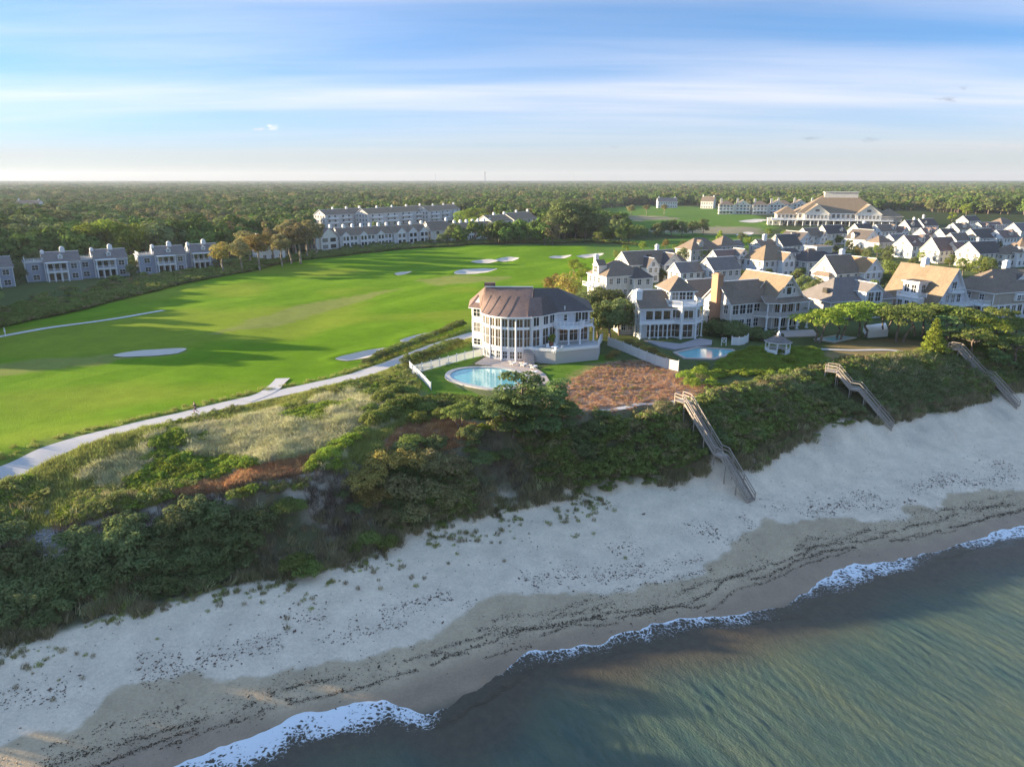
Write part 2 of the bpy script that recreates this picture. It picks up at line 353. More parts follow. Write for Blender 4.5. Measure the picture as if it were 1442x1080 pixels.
def _pool(t, b):
    co = geoco(t); n = t.noise(co, 1.2, 3); c = t.mix(n, (0.09, 0.33, 0.36), (0.20, 0.46, 0.47))
    setin(t, b, Base_Color=c, Roughness=0.08, Specular_IOR_Level=0.5); bump(t, b, t.noise(co, 2.5, 3), 0.15, 0.05)
pbsdf('pool_water', _pool)
leafmat('leaf_mid', (0.12, 0.17, 0.042), (0.22, 0.28, 0.07), (0.26, 0.27, 0.08))
leafmat('leaf_dark', (0.115, 0.150, 0.058), (0.20, 0.245, 0.088), (0.22, 0.225, 0.095))
leafmat('leaf_bright', (0.17, 0.25, 0.035), (0.30, 0.36, 0.06), (0.26, 0.29, 0.05))
leafmat('leaf_gold', (0.24, 0.20, 0.06), (0.42, 0.33, 0.10), (0.33, 0.25, 0.08))
leafmat('leaf_pine', (0.10, 0.16, 0.058), (0.19, 0.26, 0.09), (0.16, 0.21, 0.08))
leafmat('leaf_olive', (0.17, 0.165, 0.07), (0.30, 0.27, 0.115), (0.35, 0.27, 0.13))
leafmat('leaf_wood', (0.06, 0.118, 0.028), (0.125, 0.195, 0.042), (0.17, 0.215, 0.05), 0.15)
leafmat('grass_pale', (0.46, 0.43, 0.24), (0.66, 0.61, 0.38), (0.40, 0.40, 0.18), 0.3)
leafmat('grass_green', (0.24, 0.27, 0.07), (0.40, 0.41, 0.13), (0.30, 0.31, 0.09), 0.3)
leafmat('grass_rust', (0.40, 0.20, 0.10), (0.60, 0.33, 0.16), (0.46, 0.31, 0.17), 0.3)
leafmat('grass_straw', (0.28, 0.23, 0.13), (0.42, 0.34, 0.20), (0.18, 0.18, 0.08), 0.3)
leafmat('grass_heath', (0.34, 0.19, 0.115), (0.54, 0.32, 0.20), (0.30, 0.20, 0.11), 0.3)
leafmat('leaf_dune', (0.17, 0.20, 0.055), (0.30, 0.32, 0.09), (0.33, 0.31, 0.12))
leafmat('twig', (0.13, 0.10, 0.075), (0.20, 0.15, 0.11), (0.16, 0.12, 0.08), 0.1)
# ---------------------------------------------------------------- terrain sheet
def pix(pts, z=PLAT): return [P(a, b, z) for a, b in pts]
BUNK_PX = [([(160, 503), (185, 498), (220, 495), (262, 493), (250, 499), (215, 503), (175, 505)], 0.7),
           ([(472, 506), (495, 499), (530, 492), (560, 491), (545, 497), (515, 505), (488, 509)], 0.7),
           ([(640, 388), (648, 382), (675, 380), (700, 381), (688, 385), (665, 388)], 0.9),
           ([(663, 369), (680, 366), (702, 367), (690, 370), (672, 370)], 0.8), ([(698, 366), (715, 363), (731, 364), (722, 367), (705, 368)], 0.8),
           ([(556, 387), (568, 384), (580, 384), (572, 388), (560, 390)], 0.7), ([(773, 362), (790, 360), (805, 360), (796, 363), (780, 364)], 0.7),
           ([(812, 361), (830, 358), (850, 358), (842, 362), (822, 363)], 0.7), ([(1036, 331), (1050, 328), (1062, 329), (1050, 333)], 0.6),
           ([(563, 480), (590, 472), (612, 470), (600, 477), (575, 483)], 0.6), ([(1040, 312), (1062, 309), (1080, 310), (1062, 314)], 0.6)]
BUNK += [(pix(p), d) for p, d in BUNK_PX]
def VEGline():
    a = []
    for px, py in [(-200, 960), (0, 900), (100, 880), (200, 853), (280, 835), (340, 812), (400, 806), (480, 780), (560, 752), (640, 730), (700, 700), (800, 688), (870, 678), (980, 656),
                   (1060, 652), (1110, 617), (1200, 591), (1330, 573), (1380, 560), (1442, 543), (1600, 520)]:
        x, y, z = G(px, py); s, t = st(x, y); a.append((s, t, z))
    a = np.array(sorted(a)); return a[np.concatenate([[True], np.diff(a[:, 0]) > 0.3])]
VEG = VEGline()
GL = np.array([P(a, b, PLAT) for a, b in [(-250, 520), (0, 462), (100, 437), (230, 406), (320, 389), (400, 373), (500, 359), (600, 351), (700, 344), (830, 342), (900, 346)]])
def axis(a, b, d, lo, hi, r0, r1):
    c = list(np.arange(a, b + d / 2, d)); u = []; st_ = d; p = a
    while p > lo: st_ *= r0; p -= st_; u.append(p)
    v = []; st_ = d; p = c[-1]
    while p < hi: st_ *= r1; p += st_; v.append(p)
    return np.array(u[::-1] + c + v)
gxs = axis(-72, 105, 0.42, -14000, 14000, 1.04, 1.04); gys = axis(42, 150, 0.42, -2500, 14000, 1.12, 1.03)
GXX, GYY = np.meshgrid(gxs, gys); GZZ = ground(GXX, GYY)
def mz(x, y):
    """height of the terrain mesh itself (bilinear)"""
    x = np.asarray(x, float); y = np.asarray(y, float)
    i = np.clip(np.searchsorted(gxs, x) - 1, 0, len(gxs) - 2); j = np.clip(np.searchsorted(gys, y) - 1, 0, len(gys) - 2)
    fx = (x - gxs[i]) / (gxs[i + 1] - gxs[i]); fy = (y - gys[j]) / (gys[j + 1] - gys[j])
    return (GZZ[j, i] * (1 - fx) + GZZ[j, i + 1] * fx) * (1 - fy) + (GZZ[j + 1, i] * (1 - fx) + GZZ[j + 1, i + 1] * fx) * fy
def m1(x, y): return float(mz(np.array([x]), np.array([y]))[0])
STAIRS = [(P(969, 566, PLAT + .8), P(1058, 703, 3.4), PLAT + .8, 'weathered wooden beach stairway with a mid landing below the heath', .55),
          (P(1180, 523, PLAT + .9), P(1254, 619, 3.6), PLAT + .9, 'weathered wooden stairway down the bluff below the gazebo path', .3),
          (P(1352, 492, PLAT + .8), P(1432, 582, 3.6), PLAT + .8, 'long grey wooden stairway beside the cone shaped pine', .5)]
def off_stairs(x, y, d=1.5):
    k = np.ones(np.shape(x), bool)
    for a, b, *_ in STAIRS:
        ex, ey = b[0] - a[0], b[1] - a[1]; u = np.clip(((x - a[0]) * ex + (y - a[1]) * ey) / (ex * ex + ey * ey), 0, 1); k &= np.hypot(x - a[0] - u * ex, y - a[1] - u * ey) > d
    return k
ZONES = {}
def zone(k, pts, use_g=True):
    ZONES.setdefault(k, []).append([G(a, b)[:2] for a, b in pts] if use_g else pts)
zone('sandpatch', [(70, 752), (140, 725), (240, 700), (330, 684), (440, 662), (500, 668), (490, 690), (420, 692), (330, 700), (240, 728), (150, 760), (95, 775)])
zone('sandpatch', [(430, 690), (500, 690), (505, 740), (470, 760), (440, 730)])
zone('rust', [(240, 692), (330, 668), (420, 646), (470, 628), (478, 640), (420, 668), (330, 686), (250, 702)])
zone('palegrass', [(150, 668), (280, 612), (380, 592), (470, 570), (530, 556), (520, 600), (450, 645), (330, 668), (200, 690)])
zone('heath', [(768, 592), (785, 545), (850, 512), (905, 508), (960, 530), (1015, 548), (965, 562), (880, 582), (810, 590)])
zone('heath', [(540, 640), (555, 605), (620, 588), (672, 600), (668, 635), (600, 645)])
zone('grey', [(652, 622), (690, 608), (735, 640), (750, 680), (715, 698), (672, 684), (658, 655)])
zone('rough', [(-20, 514), (100, 503), (160, 500), (250, 492), (264, 496), (160, 508), (60, 521), (-20, 532)])
zone('rough', [(300, 470), (420, 430), (520, 412), (560, 408), (480, 432), (380, 462)])
zone('rough', [(585, 395), (640, 388), (720, 390), (700, 396), (620, 402)])
zone('lawn', [(766, 520), (800, 506), (858, 499), (868, 507), (820, 530), (780, 548), (766, 540)])
zone('lawn', [(588, 545), (600, 525), (640, 508), (668, 494), (680, 500), (640, 525), (640, 545), (690, 562), (660, 572), (610, 560)])
zone('lawn', [(1010, 505), (1060, 490), (1140, 488), (1160, 500), (1130, 520), (1040, 522)])
zone('lawn', [(610, 497), (650, 484), (664, 480), (664, 494), (630, 505)])
zone('pineduff', [(1150, 502), (1180, 482), (1260, 476), (1330, 488), (1300, 500), (1240, 510), (1180, 516)])
zone('lawn', [(1380, 452), (1442, 440), (1480, 440), (1480, 452), (1400, 456)])
zone('fair2', [(832, 296), (900, 290), (1000, 292), (1070, 305), (1090, 320), (1060, 336), (1000, 336), (940, 330), (890, 318), (850, 308)])
zone('fair2', [(830, 345), (880, 346), (1000, 330), (1062, 336), (1040, 352), (950, 352), (900, 362), (840, 365)])
zone('bare2', [(905, 325), (960, 318), (1060, 320), (1075, 330), (1000, 330)]); zone('bare2', [(845, 305), (905, 304), (960, 308), (900, 311)])
def ground_colours(x, y, z):
    s, t = st(x, y); W = ext(MEANW, s, 1); T = ext(TOE, s, 1) + fbm(x, y, 9, 3) * 1.2; Bt = ext(TOP, s, 1); V = ext(VEG, s, 1)
    gs = golf_side(x, y); n1 = fbm(x, y, 4.0, 51); n2 = fbm(x, y, 14, 57); n3 = fbm(x, y, 1.3, 61, 2)
    C = np.zeros(x.shape + (3,)); C[:] = (0.07, 0.085, 0.035)
    wet = np.zeros(x.shape)
    def put(c, m):
        m = np.clip(m, 0, 1)[..., None]; C[:] = C * (1 - m) + np.array(c) * m
    # woodland floor far away, gardens in the village
    put((0.045, 0.06, 0.022), sstep(330, 420, y))
    put((0.085, 0.105, 0.04), (gs < 0) * (t > Bt) * sstep(0, 3, t - Bt) * (1 - sstep(420, 520, y)))
    put((0.13, 0.12, 0.095), (gs < -20) * sstep(0.05, 0.25, n2) * sstep(160, 190, y) * (1 - sstep(420, 520, y)))
    # dunes
    dn = (1 - sstep(-12, 0, x)) * (1 - sstep(108, 120, y)) * (gs < 0.5)
    put((0.27, 0.25, 0.13), dn * sstep(-3, 3, t - Bt)); put((0.17, 0.19, 0.07), dn * sstep(-3, 3, t - Bt) * sstep(-0.05, 0.15, n1 + n2))
    # golf course
    gl = np.interp(y, GL[:, 1], GL[:, 0]); inside = sstep(-1.5, 1.5, x - gl + n1 * 2) * sstep(-0.6, 0.6, gs) * (1 - sstep(376, 382, y + n2 * 6))
    rough = sstep(-70, -60, x - gl) * (1 - inside) * sstep(-0.6, 0.6, gs) * (1 - sstep(395, 420, y))
    put((0.085, 0.105, 0.038), rough)
    stripe = np.sign(np.sin((x * 0.86 - y * 0.52) / 2.2 + n2 * 0.5)) * .8
    put((0.115, 0.215, 0.010), inside); put((0.15, 0.255, 0.015), inside * (0.5 + 0.5 * stripe) * sstep(-0.3, 0.4, n2 + 0.1))
    put((0.20, 0.25, 0.025), inside * 0.8 * sstep(0.10, 0.34, fbm(x * 0.5 + y * 0.35, y * 0.75 - x * 0.25, 26, 71, 3)))
    put((0.13, 0.15, 0.05), inside * (1 - sstep(2, 7, gs + n1 * 2)) * 0.7)
    for k, c, soft in (('rough', (0.21, 0.235, 0.055), 1.5), ('fair2', (0.10, 0.175, 0.03), 4), ('bare2', (0.25, 0.22, 0.14), 6), ('palegrass', (0.40, 0.36, 0.20), 2.0), ('lawn', (0.095, 0.17, 0.022), 0.7), ('pineduff', (0.22, 0.165, 0.075), 1.6),
                       ('heath', (0.36, 0.21, 0.135), 2.6), ('rust', (0.56, 0.31, 0.14), 1.2), ('grey', (0.24, 0.225, 0.215), 1.4)):
        for poly in ZONES.get(k, []):
            bx = [q[0] for q in poly]; by = [q[1] for q in poly]; m = (x > min(bx) - 12) & (x < max(bx) + 12) & (y > min(by) - 12) & (y < max(by) + 12)
            sd = np.full(x.shape, 99.0); sd[m] = polysd(poly, x[m], y[m]); put(c, sstep(soft, -soft * 0.4, sd + n1 * soft * 1.3 + n3 * soft * 0.5))
    hm = sum((sstep(0.5, -1, polysd(p, x, y)) for p in ZONES['heath'][:1])); put((0.17, 0.12, 0.095), sstep(0.02, 0.3, fbm(x, y, 5.5, 333, 3)) * .8 * hm); put((0.42, 0.28, 0.20), sstep(0.05, 0.3, n3 + n1 * 0.6) * 0.5 * sum((sstep(0.5, -1, polysd(p, x, y)) for p in ZONES['heath'][:1])))
    # bluff face
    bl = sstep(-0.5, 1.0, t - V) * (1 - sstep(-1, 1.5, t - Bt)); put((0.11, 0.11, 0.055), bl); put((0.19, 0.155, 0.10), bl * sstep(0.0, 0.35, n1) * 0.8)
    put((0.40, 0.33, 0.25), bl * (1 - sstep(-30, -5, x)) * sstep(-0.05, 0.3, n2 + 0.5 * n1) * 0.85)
    sand = (0.73, 0.585, 0.43)
    put(sand, 1 - sstep(-0.9, 0.9, t - V + n1 * 1.6 + n3 * 0.8))
    for poly in ZONES['sandpatch']: put((0.50, 0.42, 0.335), sstep(1.0, -0.8, polysd(poly, x, y) + n1 * 2.2 + n3) * 0.9)
    face = sstep(0, 2, t - T) * (1 - sstep(-0.9, 0.9, t - V)); put((0.40, 0.335, 0.275), face * sstep(-0.1, 0.3, n2) * 0.6)
    # the beach: damp band, wet band
    dw = t - W; sc = n2 * 3.0 + 1.5 * np.sin(s / 5.5) + n1 * 0.8
    put((0.66, 0.54, 0.41), (1 - sstep(11, 17, dw + sc)) * 0.5 * (t < T))
    n5 = fbm(x, y, 3.2, 77, 4); damp = 1 - sstep(7.2, 7.8, dw + sc * 0.7 + n5 * 2.4); put((0.47, 0.36, 0.235), damp)
    wt = 1 - sstep(1.0, 4.0, dw + sc * 0.35); put((0.27, 0.185, 0.115), wt); wet = np.maximum(wet, wt)
    put((0.08, 0.07, 0.045), 1 - sstep(-3, -0.5, dw))
    return C, wet
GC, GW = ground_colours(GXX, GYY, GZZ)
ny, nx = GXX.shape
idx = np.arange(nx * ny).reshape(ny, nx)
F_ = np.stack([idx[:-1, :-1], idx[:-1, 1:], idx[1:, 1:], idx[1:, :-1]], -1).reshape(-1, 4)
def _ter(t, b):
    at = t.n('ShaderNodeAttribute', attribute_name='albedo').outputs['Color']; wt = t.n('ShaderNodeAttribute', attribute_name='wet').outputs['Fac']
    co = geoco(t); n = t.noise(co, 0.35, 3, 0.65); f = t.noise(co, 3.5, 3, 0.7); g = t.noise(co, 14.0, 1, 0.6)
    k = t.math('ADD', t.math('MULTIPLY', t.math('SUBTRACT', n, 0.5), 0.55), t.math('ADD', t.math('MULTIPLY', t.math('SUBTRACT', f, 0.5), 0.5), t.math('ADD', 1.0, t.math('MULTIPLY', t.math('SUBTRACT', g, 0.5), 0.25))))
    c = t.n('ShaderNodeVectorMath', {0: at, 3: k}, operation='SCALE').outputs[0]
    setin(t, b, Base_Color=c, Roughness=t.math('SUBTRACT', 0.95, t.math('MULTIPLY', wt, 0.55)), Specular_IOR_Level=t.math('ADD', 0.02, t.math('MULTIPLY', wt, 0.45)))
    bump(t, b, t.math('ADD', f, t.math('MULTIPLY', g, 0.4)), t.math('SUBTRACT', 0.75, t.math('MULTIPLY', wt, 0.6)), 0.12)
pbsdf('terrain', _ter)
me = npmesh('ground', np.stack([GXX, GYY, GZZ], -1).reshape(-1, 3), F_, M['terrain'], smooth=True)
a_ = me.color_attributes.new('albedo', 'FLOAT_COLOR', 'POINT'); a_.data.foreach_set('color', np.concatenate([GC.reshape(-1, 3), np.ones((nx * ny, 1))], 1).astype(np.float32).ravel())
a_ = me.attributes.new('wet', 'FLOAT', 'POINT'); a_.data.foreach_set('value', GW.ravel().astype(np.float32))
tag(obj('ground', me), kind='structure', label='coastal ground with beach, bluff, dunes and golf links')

# ---------------------------------------------------------------- paths and bunkers, laid a few centimetres above the ground
def resample(pts, d):
    pts = np.array(pts, float); L = np.concatenate([[0], np.cumsum(np.hypot(*np.diff(pts[:, :2], axis=0).T))]); n = max(2, int(L[-1] / d)); u = np.linspace(0, L[-1], n)
    q = np.stack([np.interp(u, L, pts[:, k]) for k in range(pts.shape[1])], 1)
    for _ in range(3): q[1:-1] = (q[:-2] + 2 * q[1:-1] + q[2:]) / 4
    return q
def strip(name, pts, width, mat, label, up=0.10, nw=5, kind='structure', jit=0.12):
    q = resample(pts, 0.8); d = np.gradient(q, axis=0); d /= np.linalg.norm(d, axis=1)[:, None] + 1e-9; nrm = np.stack([-d[:, 1], d[:, 0]], 1)
    V = []; 
    for i in range(len(q)):
        wl = width * (0.5 + jit * float(vnoise(q[i, 0], q[i, 1], 3.0, 5))); wr = width * (0.5 + jit * float(vnoise(q[i, 0], q[i, 1], 3.0, 9)))
        for k in range(nw):
            f = k / (nw - 1); p = q[i] + nrm[i] * (-wl + (wl + wr) * f); V.append((p[0], p[1], m1(p[0], p[1]) + up))
    F = [(i * nw + k, i * nw + k + 1, (i + 1) * nw + k + 1, (i + 1) * nw + k) for i in range(len(q) - 1) for k in range(nw - 1)]
    return tag(obj(name, npmesh(name, V, F, M[mat], smooth=True)), label, kind=kind)
strip('path', PATH_W, 3.3, 'gravel', 'pale gravel path between the golf course and the dunes')
strip('path', pix([(398, 533), (391, 541), (384, 549), (372, 556), (345, 566)]), 2.2, 'gravel', 'short gravel spur running onto the fairway', up=0.14)
strip('path', pix([(-120, 503), (0, 478), (60, 467), (120, 457), (180, 447), (230, 437)]), 1.9, 'cart_path', 'straight pale cart path across the shaded rough')
strip('path', [G(a, b)[:2] for a, b in [(1150, 492), (1200, 494), (1250, 493), (1290, 499), (1318, 504)]], 1.3, 'gravel', 'sandy footpath under the pines')
strip('path', [G(a, b)[:2] for a, b in [(1060, 522), (1090, 525), (1130, 521), (1166, 519)]], 1.1, 'gravel', 'narrow sandy footpath to the second beach stairway')
strip('path', [G(a, b)[:2] for a, b in [(840, 579), (890, 572), (930, 567), (958, 566)]], 0.9, 'gravel', 'faint footpath along the bluff top heath')
def fan(name, poly, mat, label, up=0.05, rings=(0.33, 0.66, 0.9, 1.0), kind='structure', sub=4, smooth=True, flat=None):
    p = np.array(poly, float); n = len(p); pts = []
    for i in range(n):            # rounded outline
        a, b, c, d = p[i - 1], p[i], p[(i + 1) % n], p[(i + 2) % n]
        for k in range(sub):
            u = k / sub; pts.append(0.5 * ((2 * b) + (-a + c) * u + (2 * a - 5 * b + 4 * c - d) * u * u + (-a + 3 * b - 3 * c + d) * u ** 3))
    pts = np.array(pts); cen = pts.mean(0); V = [cen]; F4 = []
    for r in rings: V += list(cen + (pts - cen) * r)
    V = np.array(V); z = mz(V[:, 0], V[:, 1]) + up if flat is None else np.full(len(V), flat); V = np.concatenate([V, z[:, None]], 1); m = len(pts)
    F = [(0, 1 + i, 1 + (i + 1) % m) for i in range(m)]
    for r in range(len(rings) - 1):
        o = 1 + r * m; o2 = o + m
        for i in range(m):
            j = (i + 1) % m; F += [(o + i, o2 + i, o2 + j), (o + i, o2 + j, o + j)]
    return tag(obj(name, npmesh(name, V, F, M[mat], smooth=smooth)), label, kind=kind), pts
for (poly, d) in BUNK: fan('sand_bunker', poly, 'bunker_sand', 'pale sand bunker on the golf course', up=0.12)

# ---------------------------------------------------------------- the sea
def swash(s): return ext(SWASH, s, 1)
ss = np.concatenate([np.arange(-75, -28, 1.0), np.arange(-28, 105, 0.22), np.geomspace(106, 2500, 60)])
tt = np.concatenate([np.arange(0, 9, 0.14), np.arange(9, 45, 0.24), 45 + np.geomspace(0.5, 2500, 40)])
S_, D_ = np.meshgrid(ss, tt)
fr = swash(S_) + 0.5 * vnoise(S_, S_ * 0, 1.6, 81) + 0.25 * vnoise(S_, S_ * 0, 0.6, 83); T_ = fr - D_
XS, YS = xy(S_, T_)
cr = (0.42, -0.907)                                   # crests run this way, swell moves along the shore
u_ = XS * cr[1] - YS * cr[0]; v_ = XS * cr[0] + YS * cr[1]
wv = np.zeros_like(XS)
for k, (lam, amp, ang, sd) in enumerate([(4.6, 0.045, 0.0, 1), (2.7, 0.045, 0.22, 2), (1.7, 0.045, -0.25, 3), (1.1, 0.03, 0.1, 4), (6.8, 0.03, 0.35, 5), (0.8, 0.018, -.1, 6)]):
    uu = u_ * math.cos(ang) + v_ * math.sin(ang); ph = fbm(XS, YS, lam * 3.2, 90 + sd, 2) * 5.0
    q = np.sin(2 * math.pi * uu / lam + ph); wv += amp * (0.55 + 1.4 * vnoise(XS, YS, lam * 2.5, 95 + sd)) * (1 - np.abs(q)) ** 1.0 * 1.6
calm = sstep(2.5, 12, D_); fade = 1 - sstep(60, 200, D_)
# the shore break: a low rounded wave that follows the water's edge with gaps
sbr = 0.5 + 1.2 * vnoise(S_, S_ * 0 + 3, 9, 101); dlt = D_ - (2.3 + 1.6 * vnoise(S_, S_ * 0, 7, 103)); brk = 0.34 * np.clip(sbr, 0, 1.2) * np.exp(-np.where(dlt > 0, (dlt / 1.5) ** 2, (dlt / 0.7) ** 2))
zb = ground(XS, YS)
Zs = np.maximum(wv * calm * fade * 0.9 + brk + 0.02, np.where(D_ < 2.5, zb + 0.03, -9))
Zs = np.where(D_ < 0.01, zb - 0.02, Zs)
# foam: strong where waves have just broken
foam_s = np.interp(S_, *np.array([st(*P(a, b, 0.1))[:1] + (v,) for a, b, v in [(200, 1080, .7), (340, 1050, 1.0), (470, 1010, 1.0), (560, 990, 1.0), (600, 1008, 0.55), (640, 990, .12), (700, 955, .2), (745, 925, .5), (850, 910, .55), (940, 880, .55),
        (1040, 868, .6), (1100, 855, .3), (1140, 835, .45), (1180, 805, .9), (1260, 795, .65), (1330, 775, .35), (1390, 755, .75), (1442, 742, .85)]]).T)
fw = 1.4 + 3.0 * foam_s + 1.5 * vnoise(S_, S_ * 0, 5, 111)
fw = fw + 1.6 * fbm(S_, D_, 2.2, 115, 3); foam = foam_s * (1 - sstep(0.25, 1.2, D_ / np.maximum(fw, .4))) * (1 + .5 * fbm(S_, D_, 1.6, 117, 3)) + 0.55 * np.exp(-(D_ / 0.26) ** 2) * np.clip(foam_s + 0.4, 0, 1)
crest2 = np.exp(-((dlt + 0.1) / 0.35) ** 2) * np.clip(sbr - 0.25, 0, 1) * 0.75 * np.clip(foam_s + 0.2, 0, 1); foam = np.maximum(foam, crest2)
turb = (1 - sstep(3.0, 10.0, D_ + 2.5 * vnoise(S_, D_, 6, 121)))
deep = sstep(6, 40, D_ + 10 * fbm(S_ * 0.6, D_ * 1.4, 16, 131, 3))
idx = np.arange(S_.size).reshape(S_.shape); F_ = np.stack([idx[:-1, :-1], idx[1:, :-1], idx[1:, 1:], idx[:-1, 1:]], -1).reshape(-1, 4)
def _sea(t, b):
    fo = t.n('ShaderNodeAttribute', attribute_name='foam').outputs['Fac']; tu = t.n('ShaderNodeAttribute', attribute_name='turb').outputs['Fac']; de = t.n('ShaderNodeAttribute', attribute_name='deep').outputs['Fac']
    co = geoco(t); rot = t.n('ShaderNodeMapping', vector_type='TEXTURE', ins={'Vector': co, 'Rotation': (0, 0, R(-55)), 'Scale': (3.4, 1.5, 1)}).outputs[0]
    big = t.noise(rot, 0.32, 4, 0.6); med = t.noise(t.n('ShaderNodeMapping', vector_type='TEXTURE', ins={'Vector': co, 'Rotation': (0, 0, R(-62)), 'Scale': (1.5, .6, 1)}).outputs[0], 0.9, 4, 0.65)
    c = t.mix(t.ramp(big, [(0.35, 0), (0.68, 1)]), (0.035, 0.070, 0.058), (0.085, 0.105, 0.060))
    c = t.mix(t.math('MULTIPLY', de, 0.35), c, (0.05, 0.10, 0.088)); c = t.mix(t.ramp(med, [(0.4, 0), (0.75, 0.45)]), c, (0.10, 0.13, 0.10))
    tcol = t.mix(t.noise(co, 1.4, 5, 0.7), (0.032, 0.024, 0.016), (0.115, 0.088, 0.058)); c = t.mix(t.math('MULTIPLY', tu, 0.92), c, tcol)
    lace = t.n('ShaderNodeTexVoronoi', {'Vector': t.n('ShaderNodeVectorMath', {0: co, 1: t.n('ShaderNodeVectorMath', {0: t.n('ShaderNodeTexNoise', {'Vector': co, 'Scale': 1.3, 'Detail': 4.0}).outputs[1], 3: 1.3}, operation='SCALE').outputs[0]}, operation='ADD').outputs[0], 'Scale': 1.9}, feature='DISTANCE_TO_EDGE').outputs[0]
    fn = t.noise(co, 4.5, 5, 0.7)
    th = t.math('ADD', t.math('MULTIPLY', lace, -2.3), t.math('ADD', t.math('MULTIPLY', t.math('SUBTRACT', fn, 0.5), 1.7), t.math('ADD', t.math('MULTIPLY', fo, 1.35), -0.42)))
    fm = t.ramp(th, [(0.05, 0), (0.42, 1)]); fm = t.math('MULTIPLY', fm, t.ramp(fo, [(0.03, 0), (0.2, 1)]))
    c = t.mix(fm, c, (0.78, 0.79, 0.80))
    setin(t, b, Base_Color=c, Roughness=t.math('ADD', 0.07, t.math('MULTIPLY', fm, 0.7)), Specular_IOR_Level=0.5, IOR=1.33)
    rp = t.noise(t.n('ShaderNodeMapping', vector_type='TEXTURE', ins={'Vector': co, 'Rotation': (0, 0, R(-62)), 'Scale': (0.62, .30, 1)}).outputs[0], 1.6, 5, 0.62)
    bump(t, b, t.math('ADD', rp, t.math('MULTIPLY', fm, t.math('MULTIPLY', fn, 1.6))), 0.6, 0.2)
pbsdf('sea_water', _sea)
me = npmesh('sea', np.stack([XS, YS, Zs], -1).reshape(-1, 3), F_, M['sea_water'], smooth=True)
for k_, v_2 in (('foam', foam), ('turb', turb), ('deep', deep)):
    a_ = me.attributes.new(k_, 'FLOAT', 'POINT'); a_.data.foreach_set('value', v_2.ravel().astype(np.float32))
tag(obj('sea', me), 'green shallow sea with a broken line of white surf', kind='structure')
# ---------------------------------------------------------------- building kit
_WC = {}
def win_mesh(w_, h, nx_, ny_, glass='window_glass', joined=False):
    k = (round(w_, 2), round(h, 2), nx_, ny_, glass, joined)
    if k in _WC: return _WC[k]
    f = MB(); b = 0.09; d = 0.07
    f.box(-w_ / 2 - b, w_ / 2 + b, -d, 0.0, h, h + b); f.box(-w_ / 2 - b, w_ / 2 + b, -d - 0.03, 0.0, -b, 0)
    f.box(-w_ / 2 - b, -w_ / 2, -d, 0.0, 0, h); f.box(w_ / 2, w_ / 2 + b, -d, 0.0, 0, h)
    for i in range(1, nx_): x = -w_ / 2 + w_ * i / nx_; f.box(x - 0.035, x + 0.035, -d + 0.02, 0.0, 0, h)
    for j in range(1, ny_): z = h * j / ny_; f.box(-w_ / 2, w_ / 2, -d + 0.025, 0.0, z - 0.03, z + 0.03)
    g = f if joined else MB(); g.quad((-w_ / 2, -0.015, 0), (w_ / 2, -0.015, 0), (w_ / 2, -0.015, h), (-w_ / 2, -0.015, h), 1 if joined else 0)
    r = (f.mesh('window', [M['white_trim'], M[glass]]), None) if joined else (f.mesh('window', M['white_trim']), g.mesh('pane', M[glass]))
    _WC[k] = r; return r
def window(parent, x, y, z, rz, w_, h, nx_=2, ny_=2, glass='window_glass', joined=False, name='window'):
    a, p = win_mesh(w_, h, nx_, ny_, glass, joined); o = obj(name, a, parent, (x, y, z), rz)
    if p: obj('pane', p, o)
    return o
def row(parent, p0, p1, z, n, w_, h, nx_=2, ny_=2, glass='window_glass', joined=False, margin=0.0, name='window'):
    """n windows evenly spaced on the wall from p0 to p1 (seen from outside, left to right)"""
    dx, dy = p1[0] - p0[0], p1[1] - p0[1]; L = math.hypot(dx, dy); ux, uy = dx / L, dy / L; rz = math.atan2(uy, ux)
    nx2, ny2 = uy, -ux
    for i in range(n):
        u = margin + (L - 2 * margin) * (i + 0.5) / n
        window(parent, p0[0] + ux * u + nx2 * 0.012, p0[1] + uy * u + ny2 * 0.012, z, rz, w_, h, nx_, ny_, glass, joined, name)
def face_pts(b, f):
    x0, x1, y0, y1 = b
    return {'F': ((x0, y0), (x1, y0)), 'R': ((x1, y0), (x1, y1)), 'B': ((x1, y1), (x0, y1)), 'L': ((x0, y1), (x0, y0))}[f]
def walls(parent, b, z0, h, mat, roof=None, rise=0, trim=True, name='wall'):
    """rectangular block; gable triangles are part of the wall"""
    x0, x1, y0, y1 = b; m = MB(); m.box(x0, x1, y0, y1, z0, z0 + h)
    zt = z0 + h; cx, cy = (x0 + x1) / 2, (y0 + y1) / 2
    if roof == 'gx':
        m.poly([(x0, y1, zt), (x0, y0, zt), (x0, cy, zt + rise)]); m.poly([(x1, y0, zt), (x1, y1, zt), (x1, cy, zt + rise)])
    if roof == 'gy':
        m.poly([(x0, y0, zt), (x1, y0, zt), (cx, y0, zt + rise)]); m.poly([(x1, y1, zt), (x0, y1, zt), (cx, y1, zt + rise)])
    o = part(m, name, M[mat], parent)
    if trim:
        t = MB(); e = 0.025; q = 0.11
        for (px, py) in ((x0, y0), (x1, y0), (x1, y1), (x0, y1)): t.box(px - q if px == x1 else px - e, px + e if px == x1 else px + q, py - q if py == y1 else py - e, py + e if py == y1 else py + q, z0, zt)
        t.box(x0 - e - .003, x1 + e + .003, y0 - e - .003, y0, zt - 0.28, zt - 0.02); t.box(x0 - e - .003, x1 + e + .003, y1, y1 + e + .003, zt - 0.28, zt - 0.02)
        t.box(x0 - e - .005, x0, y0, y1, zt - 0.28, zt - 0.022); t.box(x1, x1 + e + .005, y0, y1, zt - 0.28, zt - 0.022)
        part(t, 'trim', M['white_trim'], parent)
    return o
